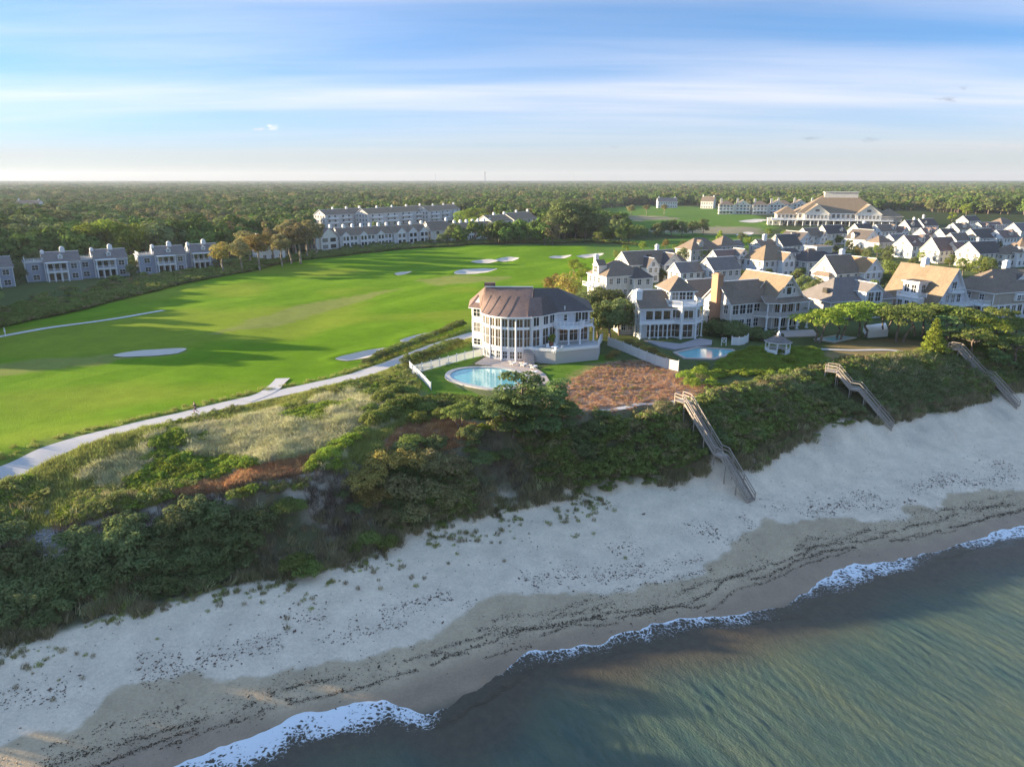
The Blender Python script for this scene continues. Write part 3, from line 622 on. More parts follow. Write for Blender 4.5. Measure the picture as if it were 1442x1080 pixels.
def roof_on(parent, b, zt, kind, rise, mat, ov=0.35, th=0.16, name='roof'):
    x0, x1, y0, y1 = b; m = MB(); cx, cy = (x0 + x1) / 2, (y0 + y1) / 2; X0, X1, Y0, Y1 = x0 - ov, x1 + ov, y0 - ov, y1 + ov; up = 0.06
    if kind == 'gx':
        dz = rise * ov / ((y1 - y0) / 2); e = zt - dz + up; r = zt + rise + up
        m.slab([(X0, Y0, e), (X1, Y0, e), (X1, cy, r), (X0, cy, r)], th, 0, 1); m.slab([(X1, Y1, e), (X0, Y1, e), (X0, cy, r + .004), (X1, cy, r + .004)], th, 0, 1); m.box(X0, X1, cy - .12, cy + .12, r - .06, r + 0.05, 1)
    elif kind == 'gy':
        dz = rise * ov / ((x1 - x0) / 2); e = zt - dz + up; r = zt + rise + up
        m.slab([(X0, Y1, e), (X0, Y0, e), (cx, Y0, r), (cx, Y1, r)], th, 0, 1); m.slab([(X1, Y0, e), (X1, Y1, e), (cx, Y1, r + .004), (cx, Y0, r + .004)], th, 0, 1); m.box(cx - .12, cx + .12, Y0, Y1, r - .06, r + 0.05, 1)
    elif kind == 'hip':
        k = min(x1 - x0, y1 - y0) / 2; dz = rise * ov / k; e = zt - dz + up; r = zt + rise + up; k2 = k + ov
        if x1 - x0 >= y1 - y0:
            a, c = (X0 + k2, cy, r), (X1 - k2, cy, r)
            m.slab([(X0, Y0, e), (X1, Y0, e), c, a], th, 0, 1); m.slab([(X1, Y1, e), (X0, Y1, e), a, c], th, 0, 1); m.slab([(X0, Y1, e), (X0, Y0, e), a], th, 0, 1); m.slab([(X1, Y0, e), (X1, Y1, e), c], th, 0, 1)
        else:
            a, c = (cx, Y0 + k2, r), (cx, Y1 - k2, r)
            m.slab([(X0, Y1, e), (X0, Y0, e), a, c], th, 0, 1); m.slab([(X1, Y0, e), (X1, Y1, e), c, a], th, 0, 1); m.slab([(X0, Y0, e), (X1, Y0, e), a], th, 0, 1); m.slab([(X1, Y1, e), (X0, Y1, e), c], th, 0, 1)
    elif kind == 'flat':
        m.slab([(X0, Y0, zt + .15), (X1, Y0, zt + .15), (X1, Y1, zt + .15), (X0, Y1, zt + .15)], 0.2, 0, 1)
    return part(m, name, [M[mat], M['white_trim']], parent)
def chimney(parent, x, y, z0, z1, w_=0.9, d=0.7, mat='white_paint'):
    m = MB(); m.box(x - w_ / 2, x + w_ / 2, y - d / 2, y + d / 2, z0, z1); m.box(x - w_ / 2 - .08, x + w_ / 2 + .08, y - d / 2 - .08, y + d / 2 + .08, z1 - .35, z1 - .15); m.box(x - w_ * .28, x + w_ * .28, y - d * .28, y + d * .28, z1, z1 + .25)
    return part(m, 'chimney', M[mat], parent)
def railing(parent, pts, z, h=1.0, mat='white_trim', step=0.28, closed=False, name='railing', post=1.8):
    m = MB(); pts = list(pts) + ([pts[0]] if closed else [])
    for a, b in zip(pts[:-1], pts[1:]):
        L = math.hypot(b[0] - a[0], b[1] - a[1]); n = max(1, int(L / step)); zz_ = z
        m.bar((a[0], a[1], z + h), (b[0], b[1], z + h), 0.10, 0.07); m.bar((a[0], a[1], z + 0.12), (b[0], b[1], z + 0.12), 0.06, 0.06)
        for i in range(1, n): f = i / n; x, y = a[0] + (b[0] - a[0]) * f, a[1] + (b[1] - a[1]) * f; m.box(x - .025, x + .025, y - .025, y + .025, z + .12, z + h)
        for i in range(int(L / post) + 1): f = i / max(1, int(L / post)); x, y = a[0] + (b[0] - a[0]) * f, a[1] + (b[1] - a[1]) * f; m.box(x - .07, x + .07, y - .07, y + .07, z, z + h + .08)
    return part(m, name, M[mat], parent)
def dormer(parent, x, y, z, w_, h, depth, rise, wall='white_siding', roof='brown_roof', face='F', win=True, joined=True):
    """a small gabled dormer whose front stands at (x, y, z)"""
    rz = {'F': 0, 'L': -math.pi / 2, 'R': math.pi / 2, 'B': math.pi}[face]
    m = MB(); m.box(-w_ / 2, w_ / 2, 0, depth, -0.6, h); m.poly([(-w_ / 2, 0, h), (w_ / 2, 0, h), (0, 0, h + rise)])
    d = part(m, 'dormer', M[wall], parent, (x, y, z), rz); r = MB(); o = .18; e = h - rise * o / (w_ / 2) + .04
    r.slab([(-w_ / 2 - o, depth, e), (-w_ / 2 - o, -o, e), (0, -o, h + rise + .04), (0, depth, h + rise + .04)], .1, 0, 1); r.slab([(w_ / 2 + o, -o, e), (w_ / 2 + o, depth, e), (0, depth, h + rise + .044), (0, -o, h + rise + .044)], .1, 0, 1)
    part(r, 'dormer_roof', [M[roof], M['white_trim']], d)
    if win:
        a, p = win_mesh(w_ * .5, h * .75, 2, 2, 'window_glass', True); obj('window', a, d, (0, -.012, h * .12))
    return d
def columns(parent, pts, z0, z1, r=0.13, mat='white_trim'):
    for x, y in pts:
        m = MB(); m.tube((x, y, z0), (x, y, z1), r, r * .88, 8); m.box(x - r * 1.4, x + r * 1.4, y - r * 1.4, y + r * 1.4, z0, z0 + .18); m.box(x - r * 1.3, x + r * 1.3, y - r * 1.3, y + r * 1.3, z1 - .16, z1); part(m, 'column', M[mat], parent)
def block(parent, b, h, wall, roof, rise, rmat, z0=0.0, ov=0.35, wins='', storeys=2, joined=False, wsize=(1.2, 1.5), dens=2.6, glass='window_glass', zoff=0.9, trim=True):
    """walls + roof + rows of windows on the listed faces (F, L, R, B)"""
    wl = walls(parent, b, z0, h, wall, roof, rise, trim); roof_on(parent, b, z0 + h, roof, rise, rmat, ov)
    sh = h / storeys
    for f in wins:
        p0, p1 = face_pts(b, f); L = math.hypot(p1[0] - p0[0], p1[1] - p0[1]); n = max(1, int(L / dens))
        for k in range(storeys): row(parent, p0, p1, z0 + k * sh + min(zoff, sh * .3), n, wsize[0], min(wsize[1], sh * .62), 2, 2, glass, joined, 0.3)
        if roof == 'gx' and f in 'LR' or roof == 'gy' and f in 'FB':
            if rise > 1.9: c = ((p0[0] + p1[0]) / 2, (p0[1] + p1[1]) / 2); u = ((p1[0] - p0[0]) / L, (p1[1] - p0[1]) / L); window(parent, c[0] + u[1] * .012, c[1] - u[0] * .012, z0 + h + .15, math.atan2(u[1], u[0]), .9, min(1.2, rise * .45), 2, 2, glass, joined)
    return wl
def base_slab(parent, b, mat='concrete', dep=1.2, pad=0.05):
    m = MB(); m.box(b[0] - pad, b[1] + pad, b[2] - pad, b[3] + pad, -dep, 0.06); return part(m, 'foundation', M[mat], parent)
RZ = R(24)
# ---------------------------------------------------------------- the large white house with the curved glass bay
def main_house():
    ox, oy = 3.0, 127.0; z0 = PLAT
    h = thing('white_house', 'large white house with a curved glass bay and reddish roof above the oval pool', 'house', (ox, oy + 3.5, z0))
    L = lambda pts: [(a - ox, b - oy) for a, b in pts]
    arc = []
    for i in range(9):                       # the bay, convex towards the pool
        a = R(196 + i * (292 - 196) / 8); arc.append((0.9 + 6.3 * math.cos(a) - ox, 125.0 + 6.3 * math.sin(a) - oy))
    left = L([(-7.8, 136.5), (-7.6, 129.2), (-5.6, 127.9), (-5.3, 126.0)])
    corner = L([(3.3, 118.9), (5.2, 120.4), (8.0, 123.6)])
    right = L([(8.3, 123.9), (14.3, 125.6), (14.6, 136.0)])
    EH = 7.95
    # basement storey under the deck and first and second storeys, one wall polygon
    plan = left + arc + corner + right + L([(8.0, 137.5)])
    m = MB(); m.prism(plan, -0.6, EH); part(m, 'wall', M['white_siding'], h)
    bmx = {}
    for i, (a, b) in enumerate(zip(arc[:-1], arc[1:])):          # flat white bands of the bay
        for z_, hh in ((2.25, .3), (5.75, .35), (7.6, .35)):
            d = math.hypot(b[0] - a[0], b[1] - a[1]); u = ((b[0] - a[0]) / d, (b[1] - a[1]) / d); o = .09
            bmx.setdefault(z_, MB()).prism([(a[0] + u[1] * o, a[1] - u[0] * o), (b[0] + u[1] * o, b[1] - u[0] * o), b, a], z_, z_ + hh)
    for q_ in bmx.values(): part(q_, 'bay_band', M['white_trim'], h)
    for i, (a, b) in enumerate(zip(arc[:-1], arc[1:])):
        d = math.hypot(b[0] - a[0], b[1] - a[1])
        row(h, a, b, 2.62, 1, d * .80, 3.05, 2, 2, 'room_glass'); row(h, a, b, 6.15, 1, d * .80, 1.4, 2, 1, 'room_glass'); row(h, a, b, 0.5, 1, d * .6, 1.25, 2, 2, 'window_glass')
    for p in arc[::2] + [arc[-1]]:
        cm = MB(); cm.tube((p[0] * 1.0, p[1] - .1, -.3), (p[0], p[1] - .1, EH - .1), .17, .17, 8); part(cm, 'column', M['white_trim'], h)
    # left wing windows
    for z_, hh in ((0.9, 1.1), (3.4, 1.7), (6.3, 1.5)):
        row(h, left[1], left[2], z_, 1, 1.5, hh, 2, 2)
        row(h, left[0], left[1], z_, 2, 1.2, hh, 2, 2)
    row(h, left[2], left[3], 3.0, 1, .9, 2.2, 1, 2); row(h, left[2], left[3], 6.3, 1, .9, 1.4, 1, 2)
    # corner pavilion
    for a, b, n in ((arc[-1], corner[0], 0), (corner[0], corner[1], 1), (corner[1], corner[2], 2)):
        if n: row(h, a, b, 2.6, n, 1.5, 2.9, 2, 2, 'room_glass', margin=.15); row(h, a, b, 6.2, n, 1.25, 1.6, 2, 1, margin=.3)
    # right wing: grey clapboard upper storey, deep openings below
    rw = MB(); rw.prism(L([(8.34, 123.86), (14.36, 125.56), (14.66, 136.0), (14.5, 136.0), (14.2, 125.8), (8.2, 124.06)]), 5.3, EH - .02); part(rw, 'upper_wall', M['pale_blue_siding'], h)
    row(h, right[0], right[1], 2.6, 3, 1.55, 2.5, 2, 2, 'room_glass', margin=.2)
    a, b = L([(8.3, 123.8), (14.3, 125.5)]); row(h, (a[0] + 1.0, a[1] + .25), (a[0] + 1.9, a[1] + .5), 6.3, 1, .6, 1.1, 1, 2); row(h, (a[0] + 3.2, a[1] + .86), (b[0] - .3, b[1] - .06), 5.9, 2, 1.15, 2.0, 2, 1)
    row(h, right[1], right[2], 3.0, 2, 1.2, 1.6); row(h, right[1], right[2], 6.2, 2, 1.1, 1.4)
    # curved balcony over the glass doors
    bx, by = 10.2 - ox, 124.2 - oy; bp = [(bx + 3.0 * math.cos(R(a_)), by + 2.5 * math.sin(R(a_))) for a_ in range(195, 361, 15)]
    sl = MB(); sl.prism(bp + [(bx + 2.9, by + 1.6), (bx - 2.4, by + .6)], 5.1, 5.42); bal = part(sl, 'balcony', M['white_trim'], h); railing(bal, bp, 5.42, 1.0, step=.22)
    columns(h, [bp[2], bp[5], bp[8]], 2.35, 5.1, .14)
    rb = MB(); q = L([(12.4, 124.0), (15.0, 124.7), (15.0, 126.4), (12.6, 125.6)]); rb.prism(q, 5.1, 5.4); bal2 = part(rb, 'balcony', M['white_trim'], h); railing(bal2, [q[3], q[0], q[1], q[2]], 5.4, 1.0, step=.22)
    columns(h, [q[0], q[1]], 2.35, 5.1, .13)
    # roofs: cedar over the bay and the main body, dark hips to the right
    e = EH + .02; r = MB(); cx_, cy_ = 0.9 - ox, 125.0 - oy
    rid0, rid1 = (-5.0 - ox, 127.3 - oy, 12.0), (3.9 - ox, 127.0 - oy, 12.0)
    ev = [((p[0] - cx_) * 1.075 + cx_, (p[1] - cy_) * 1.075 + cy_, e) for p in arc]
    ev = [(-5.9 - ox, 127.0 - oy, e)] + ev + [(corner[0][0] + .2, corner[0][1] - .5, e)]
    evr = resample(ev, .45); nr, nc = 8, len(evr); gv = []
    for j in range(nr):
        v_ = j / (nr - 1)
        for i in range(nc):
            f0 = min(1, max(0, (i / (nc - 1) - .12) / .76)); A = [rid0[k] + (rid1[k] - rid0[k]) * f0 for k in range(3)]; zc = v_ ** 1.25
            gv.append((evr[i][0] + (A[0] - evr[i][0]) * v_, evr[i][1] + (A[1] - evr[i][1]) * v_, e + (A[2] - e) * zc))
    gf = [(j * nc + i, j * nc + i + 1, (j + 1) * nc + i + 1, (j + 1) * nc + i) for j in range(nr - 1) for i in range(nc - 1)]
    obj('bay_roof', npmesh('bay_roof', gv, gf, M['cedar_roof'], smooth=True), h)
    fs = MB()
    for p, q in zip(evr[:-1], evr[1:]): fs.bar((p[0], p[1], e - .1), (q[0], q[1], e - .1), .14, .22)
    part(fs, 'fascia', M['white_trim'], h)
    for fq in (.3, .45, .6, .72):
        i = int(fq * (nc - 1)); sm = MB()
        for j in range(nr - 3): p, q = gv[j * nc + i], gv[(j + 1) * nc + i]; sm.bar((p[0], p[1], p[2] + .03), (q[0], q[1], q[2] + .03), .16, .05)
        part(sm, 'roof_seam', M['dark_roof'], h)
    back0, back1 = (-8.4 - ox, 137.0 - oy, e), (4.4 - ox, 138.2 - oy, e); r.slab([back1, back0, rid0, rid1], .16, 0, 1)
    lf = (-8.2 - ox, 128.7 - oy, e); md = (-5.5 - ox, 126.6 - oy, e + .9)
    r.slab([back0, (-5.9 - ox, 127.0 - oy, e), rid0], .1, 0, 0)
    lw = MB(); l0, l1, l2, l3 = (-8.2 - ox, 128.6 - oy, e + .02), (-5.2 - ox, 126.6 - oy, e + .02), (-5.0 - ox, 131 - oy, e + .02), (-8.4 - ox, 137 - oy, e + .02); p0, p1 = (-6.4 - ox, 130.6 - oy, 10.1), (-5.0 - ox, 130.2 - oy, 10.1)
    lw.slab([l0, l1, p1, p0], .14, 0, 1); lw.slab([l3, l0, p0], .14, 0, 1); lw.bar((p0[0], p0[1], 10.14), (p1[0], p1[1], 10.14), .2, .14, 1); part(lw, 'wing_roof', [M['cedar_roof'], M['white_trim']], h)
    ro = part(r, 'roof', [M['cedar_roof'], M['white_trim']], h)
    cp = MB(); cp.bar((rid0[0], rid0[1], rid0[2] + .05), (rid1[0], rid1[1], rid1[2] + .05), .25, .14); part(cp, 'ridge_cap', M['white_trim'], ro); cb = MB(); cb.box(rid0[0] - .1, rid0[0] + 1.9, rid0[1] + .2, rid0[1] + 1.5, 11.5, 12.7); part(cb, 'chimney', M['cedar_roof'], ro)
    r2 = MB(); tA, tB = (4.0 - ox, 128.6 - oy, 11.6), (8.6 - ox, 130.2 - oy, 11.4)
    f0 = (4.0 - ox, 121.2 - oy, e + .3); f1 = (8.1 - ox, 123.2 - oy, e); f2 = (14.9 - ox, 125.1 - oy, e); f3 = (15.2 - ox, 136.6 - oy, e); f4 = (4.4 - ox, 138.2 - oy, e)
    r2.slab([f0, f1, f2, tB, tA], .16, 0, 1); r2.slab([f2, f3, tB], .16, 0, 1); r2.slab([f3, f4, tA, tB], .16, 0, 1); part(r2, 'roof', [M['dark_roof'], M['white_trim']], h)
    gb = MB(); gb.poly([(3.96 - ox, 127 - oy, 11.9), (3.96 - ox, 121.4 - oy, e), (3.96 - ox, 129 - oy, e)]); part(gb, 'gable_wall', M['white_siding'], h)
    r3 = MB(); k0, k1 = (2.7 - ox, 118.5 - oy, e - .02), (5.4 - ox, 119.9 - oy, e - .02); k2 = (8.4 - ox, 123.3 - oy, e - .02); t0, t1 = (3.2 - ox, 123.2 - oy, 10.7), (5.3 - ox, 123.6 - oy, 10.7)
    r3.slab([k0, k1, t1, t0], .16, 0, 1); part(r3, 'roof', [M['cedar_roof'], M['white_trim']], h)
    r4 = MB(); r4.slab([k1, k2, (7.2 - ox, 125.5 - oy, 10.4), t1], .16, 0, 1); part(r4, 'roof', [M['dark_roof'], M['white_trim']], h)
    ps = MB(); ps.tube((9.6 - ox, 124.3 - oy, 6.0), (9.6 - ox, 124.3 - oy, 9.0), .09, .09, 8); part(ps, 'vent_pipe', M['white_trim'], h)
    # raised terrace with white parapet and steps down to the pool
    tp = L([(2.3, 119.4), (4.0, 118.0), (7.6, 116.9), (15.4, 120.0), (16.4, 125.4), (14.4, 125.4), (8.2, 123.6), (5.3, 120.2)])
    t_ = MB(); t_.prism(tp, -.5, 2.3); te = part(t_, 'terrace', M['concrete'], h)
    pr = MB()
    for a, b in ((tp[0], tp[1]), (tp[1], tp[2]), (tp[2], tp[3])): pr.bar((a[0], a[1], 2.45), (b[0], b[1], 2.45), .22, .5)
    part(pr, 'parapet', M['white_paint'], te); railing(te, [tp[3], tp[4]], 2.3, 1.05, step=.2)
    st_ = MB()
    for k in range(8): st_.box(-.9, .9, -8.4 - (k * .33), -8.4 - ((k - 1) * .33), -.3, 2.1 - k * .27)
    part(st_, 'steps', M['stone_paving'], te)
    return h, tp
MAIN, TERR = main_house()

# ---------------------------------------------------------------- its neighbour with the round corner tower
def tower_house():
    ox, oy = P(938, 476, PLAT); h = thing('white_house', 'white house with a round balconied corner tower beside the rectangular pool', 'house', (ox, oy, PLAT), R(8))
    block(h, (-5.6, 1.2, 0.3, 10), 6.2, 'pale_blue_siding', 'gx', 2.9, 'brown_roof', wins='', storeys=2)
    row(h, (-4.6, .3), (.9, .3), 3.8, 3, 1.45, 1.75, 1, 1, 'room_glass'); row(h, (-4.2, .3), (1.1, .3), .25, 3, 1.5, 2.5, 2, 2, 'room_glass'); row(h, (-5.6, 9), (-5.6, .6), 3.8, 3, .9, 1.6, 1, 2); row(h, (-5.6, 9), (-5.6, .6), .8, 3, .9, 1.5, 1, 2)
    b = MB(); b.box(-5.9, 1.4, -.5, .28, 2.95, 3.2); b.box(-5.9, 1.4, -.5, -.4, 3.2, 3.7); part(b, 'porch_band', M['white_trim'], h); columns(h, [(-5.6, -.4), (-3.7, -.4), (-1.9, -.4), (0, -.4)], 0, 2.95, .13)
    cx_, cy_, r_ = 4.0, 2.2, 3.5; oc = [(cx_ + r_ * math.cos(R(22.5 + 45 * k)), cy_ + r_ * math.sin(R(22.5 + 45 * k))) for k in range(8)]
    m = MB(); m.prism(oc, -.5, 6.6); part(m, 'tower', M['white_siding'], h)
    for k in (3, 4, 5, 6):
        a, c = oc[k], oc[(k + 1) % 8]; row(h, a, c, .3, 1, 2.0, 2.6, 2, 2, 'room_glass'); row(h, a, c, 3.9, 1, 1.9, 1.8, 2, 1, 'room_glass')
    big = [(cx_ + 4.0 * math.cos(R(22.5 + 45 * k)), cy_ + 4.0 * math.sin(R(22.5 + 45 * k))) for k in range(8)]
    for z_ in (3.0, 6.35):
        s_ = MB(); s_.prism(big, z_, z_ + .3); bal = part(s_, 'balcony', M['white_trim'], h); rp = [big[k] for k in (3, 4, 5, 6, 7, 0)]; railing(bal, rp, z_ + .3, .95, step=.22)
    columns(h, [big[k] for k in (3, 4, 5, 6, 7)], 0, 3.0, .16); columns(h, [big[k] for k in (4, 5, 6, 7)], 3.3, 6.35, .14)
    block(h, (1.0, 6.2, 1.8, 9.5), 3.0, 'white_siding', 'hip', 2.2, 'brown_roof', z0=6.6, ov=.5, wins='FL', storeys=1, wsize=(1.3, 1.5), dens=1.7)
    block(h, (-.5, 7.4, 3.4, 12), 6.6, 'white_siding', 'flat', 0, 'grey_roof', wins='R', storeys=2)
    chimney(h, -5.3, 3.2, 0, 9.4, 1.3, 1.6); rl = MB(); rl.box(-8.5, -5.7, 4, 11, -.3, 4.6); part(rl, 'side_wing', M['grey_shingle'], h); roof_on(h, (-8.5, -5.7, 4, 11), 4.6, 'gx', 1.8, 'dark_roof'); row(h, (-8.5, 4), (-5.8, 4), 1.0, 2, .8, 1.5)
    return h
tower_house()
def gable_house():
    ox, oy = P(1078, 462, PLAT); h = thing('grey_house', 'grey shingle house with a wide seaward gable, pillared porch and tall orange brick chimney', 'house', (ox, oy, PLAT), R(24))
    block(h, (-9.4, 1.0, .6, 9.5), 6.0, 'pale_shingle', 'gx', 3.9, 'brown_roof', wins='', storeys=2, ov=.45)
    row(h, (-9.2, .6), (-1.5, .6), 3.5, 4, 1.5, 2.0, 2, 2); row(h, (-9.2, .6), (-1.5, .6), .6, 4, 1.2, 1.7, 2, 2); row(h, (-9.4, 8.5), (-9.4, .9), 3.5, 3, 1.2, 1.9); row(h, (-9.4, 8.5), (-9.4, .9), .6, 3, 1.2, 1.6)
    block(h, (.2, 8.2, -1.4, 11.5), 6.6, 'pale_shingle', 'gy', 4.6, 'tan_roof', wins='', storeys=2, ov=.6)
    window(h, 4.2, -1.412, 7.3, 0, 1.3, 1.5, 1, 1); window(h, 2.75, -1.412, 7.6, 0, .6, .9, 1, 2); window(h, 5.65, -1.412, 7.6, 0, .6, .9, 1, 2); window(h, 4.2, -1.412, 9.0, 0, 2.2, .55, 4, 1)
    row(h, (.4, -1.4), (8.0, -1.4), 3.5, 4, 1.25, 2.1, 2, 1, 'room_glass'); row(h, (.6, -1.4), (8.0, -1.4), .4, 4, 1.2, 2.0, 2, 1)
    row(h, (8.2, -1), (8.2, 8), 3.5, 3, 1.3, 1.9); row(h, (8.2, -1), (8.2, 8), .6, 3, 1.2, 1.6)
    pd = MB(); pd.prism([(-3.2, .6), (-1.5, -1.8), (.5, -3.6), (8.6, -3.4), (8.6, -1.3), (.2, -1.3)], 2.75, 3.05); dk = part(pd, 'porch_deck', M['white_trim'], h); pw = MB()
    for a, b in (((-3.2, .6), (-1.5, -1.8)), ((-1.5, -1.8), (.5, -3.6)), ((.5, -3.6), (8.6, -3.4)), ((8.6, -3.4), (8.6, -1.4))): pw.bar((a[0], a[1], 3.5), (b[0], b[1], 3.5), .18, .95)
    part(pw, 'parapet', M['grey_shingle'], dk); columns(h, [(-1.5, -1.7), (.5, -3.4), (3, -3.4), (5.6, -3.3), (8.4, -3.3)], 0, 2.75, .2); columns(h, [(-1.5, -1.7), (.5, -3.4), (4.6, -3.3), (8.4, -3.3)], 3.05, 5.85, .17)
    pr = MB(); pr.slab([(-2.6, -1.9, 5.9), (.4, -3.9, 5.9), (.8, -1.2, 7.1), (-1.6, .6, 7.1)], .15, 0, 1); pr.slab([(.4, -3.9, 5.9), (8.9, -3.7, 5.9), (8.9, -1.3, 6.7), (.5, -1.3, 6.7)], .15, 0, 1); part(pr, 'porch_roof', [M['brown_roof'], M['white_trim']], h)
    dr = MB(); dr.slab([(-.6, 3.2, 7.4), (-.6, 7, 7.4), (1.6, 7, 9.6), (1.6, 3.2, 9.6)], .2, 0, 1); part(dr, 'dormer_roof', [M['tan_roof'], M['white_trim']], h)
    chimney(h, -9.9, 5.0, 0, 11.6, 1.5, 2.0, 'brick'); block(h, (8.2, 10.4, 1.5, 9), 5.6, 'pale_shingle', 'hip', 1.6, 'grey_roof', wins='FR', storeys=2)
    return h
gable_house()
def sweep_house():
    """the slate grey shingle house with the swept roof"""
    ox, oy = P(1215, 447, PLAT); h = thing('grey_house', 'low grey shingle house with a sweeping slate roof and curved window dormer behind flat pines', 'house', (ox, oy, PLAT), R(20))
    block(h, (-10, 8.5, 0, 11), 4.6, 'grey_shingle', 'hip', 4.2, 'grey_roof', wins='F', storeys=1, wsize=(1.5, 1.9), dens=2.3, ov=.6)
    block(h, (-1.6, 3.4, -1.6, 5), 6.4, 'pale_blue_siding', 'gy', 1.7, 'grey_roof', wins='', storeys=2); row(h, (-1.2, -1.6), (3.0, -1.6), 4.0, 2, 1.5, 2.1, 2, 2); row(h, (-1.2, -1.6), (3.0, -1.6), .8, 3, 1.1, 2.0)
    block(h, (-6.5, -1.8, 3.5, 8), 2.4, 'white_siding', 'flat', 0, 'grey_roof', z0=4.4, wins='F', storeys=1, wsize=(.8, 1.1), dens=1.1, zoff=1.0)
    for x in (4.4, 6.0, 7.6): window(h, x, -.012, .7, 0, 1.0, 2.2, 1, 2)
    sk = MB(); sk.box(-9.2, -8.2, 2.6, 3.9, 5.8, 6.9); part(sk, 'skylight', M['window_glass'], h)
    return h
sweep_house()
def aframe_house():
    ox, oy = P(1330, 447, PLAT); h = thing('grey_house', 'steep roofed house with a tall triangular blue grey gable and white balconies beside the pines', 'house', (ox, oy, PLAT), R(24))
    m = MB(); m.box(-5.2, 5.6, -1, 13, -.5, 3.2); part(m, 'lower_wall', M['white_siding'], h)
    w_ = MB(); a, b, c = (-5.4, -1.0), (5.6, -1.0), (.1, -1.0)
    w_.poly([(-5.6, -1, 3.2), (5.8, -1, 3.2), (.1, -1, 11.2)]); w_.poly([(5.8, 13, 3.2), (-5.6, 13, 3.2), (.1, 13, 11.2)]); part(w_, 'gable_wall', M['pale_blue_siding'], h)
    r = MB(); r.slab([(-6.6, 13.5, 1.9), (-6.6, -1.6, 1.9), (.1, -1.6, 11.5), (.1, 13.5, 11.5)], .22, 0, 1); r.slab([(6.8, -1.6, 1.9), (6.8, 13.5, 1.9), (.1, 13.5, 11.504), (.1, -1.6, 11.504)], .22, 0, 1); part(r, 'roof', [M['tan_roof'], M['white_trim']], h)
    window(h, .1, -1.012, 6.5, 0, 1.5, 1.9, 2, 2); row(h, (-2.6, -1.0), (3.2, -1.0), 3.6, 3, 1.2, 1.9, 2, 2); row(h, (-4.8, -1.0), (5.2, -1.0), .5, 5, 1.2, 2.0)
    s1 = MB(); s1.box(-1.9, 2.3, -2.3, -1.02, 6.0, 6.2); q = part(s1, 'balcony', M['white_trim'], h); railing(q, [(-1.8, -1.1), (-1.8, -2.2), (2.2, -2.2), (2.2, -1.1)], 6.2, .95, step=.24)
    s2 = MB(); s2.prism([(-3.4, -1.02), (-3.0, -3.0), (7.5, -3.4), (10.5, -2.2), (10.5, 0), (5.7, 0), (5.7, -1.02)], 2.9, 3.15); q = part(s2, 'balcony', M['white_trim'], h); railing(q, [(-3.4, -1.1), (-3.0, -3.0), (7.5, -3.4), (10.5, -2.2)], 3.15, .95, step=.24); columns(h, [(-2.6, -2.8), (1.5, -2.9), (5, -3.1), (8.4, -2.9)], 0, 2.9, .14)
    # dormer with its own deck on the lit roof slope
    d = MB(); d.box(-5.9, -2.4, 3.4, 7.4, 3.0, 8.0); dd = part(d, 'dormer', M['white_siding'], h); part(MB().slab([(-6.2, 3.0, 8.2), (-2.0, 3.0, 8.2), (-2.0, 7.8, 8.2), (-6.2, 7.8, 8.2)], .2, 0, 1), 'dormer_roof', [M['dark_roof'], M['white_trim']], dd)
    row(h, (-5.9, 7.2), (-5.9, 3.6), 5.6, 2, 1.2, 1.8); row(h, (-5.8, 3.4), (-2.6, 3.4), 5.6, 1, 1.2, 1.8)
    s3 = MB(); s3.box(-7.6, -5.92, 1.6, 7.6, 4.5, 4.7); q = part(s3, 'balcony', M['white_trim'], h); railing(q, [(-6.0, 7.5), (-7.5, 7.5), (-7.5, 1.7), (-5.0, 1.7)], 4.7, .95, step=.24); s4 = MB(); s4.box(-7.5, -5.6, 1.7, 7.5, -.4, 4.48); part(s4, 'bay', M['white_siding'], h); row(h, (-7.5, 7.3), (-7.5, 1.9), 2.2, 3, 1.1, 1.6)
    chimney(h, .6, 7.4, 8, 13.0, 1.6, 1.1); return h
aframe_house()
def gambrel_house():
    ox, oy = P(1430, 446, PLAT); h = thing('grey_house', 'brown shingle house with a broad dark roof and white lower storey beside the steep gable', 'house', (ox, oy, PLAT), R(20))
    m = MB(); m.box(-8.5, 11, 0, 12, -.5, 3.3); part(m, 'lower_wall', M['white_siding'], h); block(h, (-8.7, 11.2, -.2, 12.2), 2.9, 'warm_shingle', 'hip', 4.3, 'brown_roof', z0=3.3, ov=.4, wins='', storeys=1)
    row(h, (-8.3, 0), (9.8, 0), .4, 9, 1.3, 2.4, 2, 1); b = MB(); b.box(-2.2, 3.6, -.9, -.22, 3.9, 5.6); part(b, 'bay', M['white_trim'], h); row(h, (-2.1, -.9), (3.5, -.9), 4.1, 4, 1.1, 1.2); row(h, (-8.7, 11), (-8.7, 1), 4.2, 3, 1.1, 1.2); row(h, (-8.5, 11), (-8.5, 1), .6, 3, 1.3, 1.9)
    dormer(h, 3.8, 2.6, 7.2, 4.4, .9, 4, 1.3, roof='dark_roof', joined=True); chimney(h, 3.0, 6.6, 8, 12.2, 1.6, 1.0); sk = MB(); sk.box(-1.2, -.2, 2.0, 3.0, 7.2, 7.9); part(sk, 'skylight', M['window_glass'], h)
    d = MB(); d.box(-10.5, 11, -2.6, 0, .0, .35); part(d, 'terrace', M['concrete'], h); railing(h, [(-8.6, .2), (-11.5, .2), (-11.5, 6)], 3.3, 1.0); s = MB(); s.box(-11.6, -8.52, .1, 6.1, 3.0, 3.3); part(s, 'balcony', M['white_trim'], h); columns(h, [(-11.4, .3), (-11.4, 5.8)], 0, 3.0)
    return h
gambrel_house()
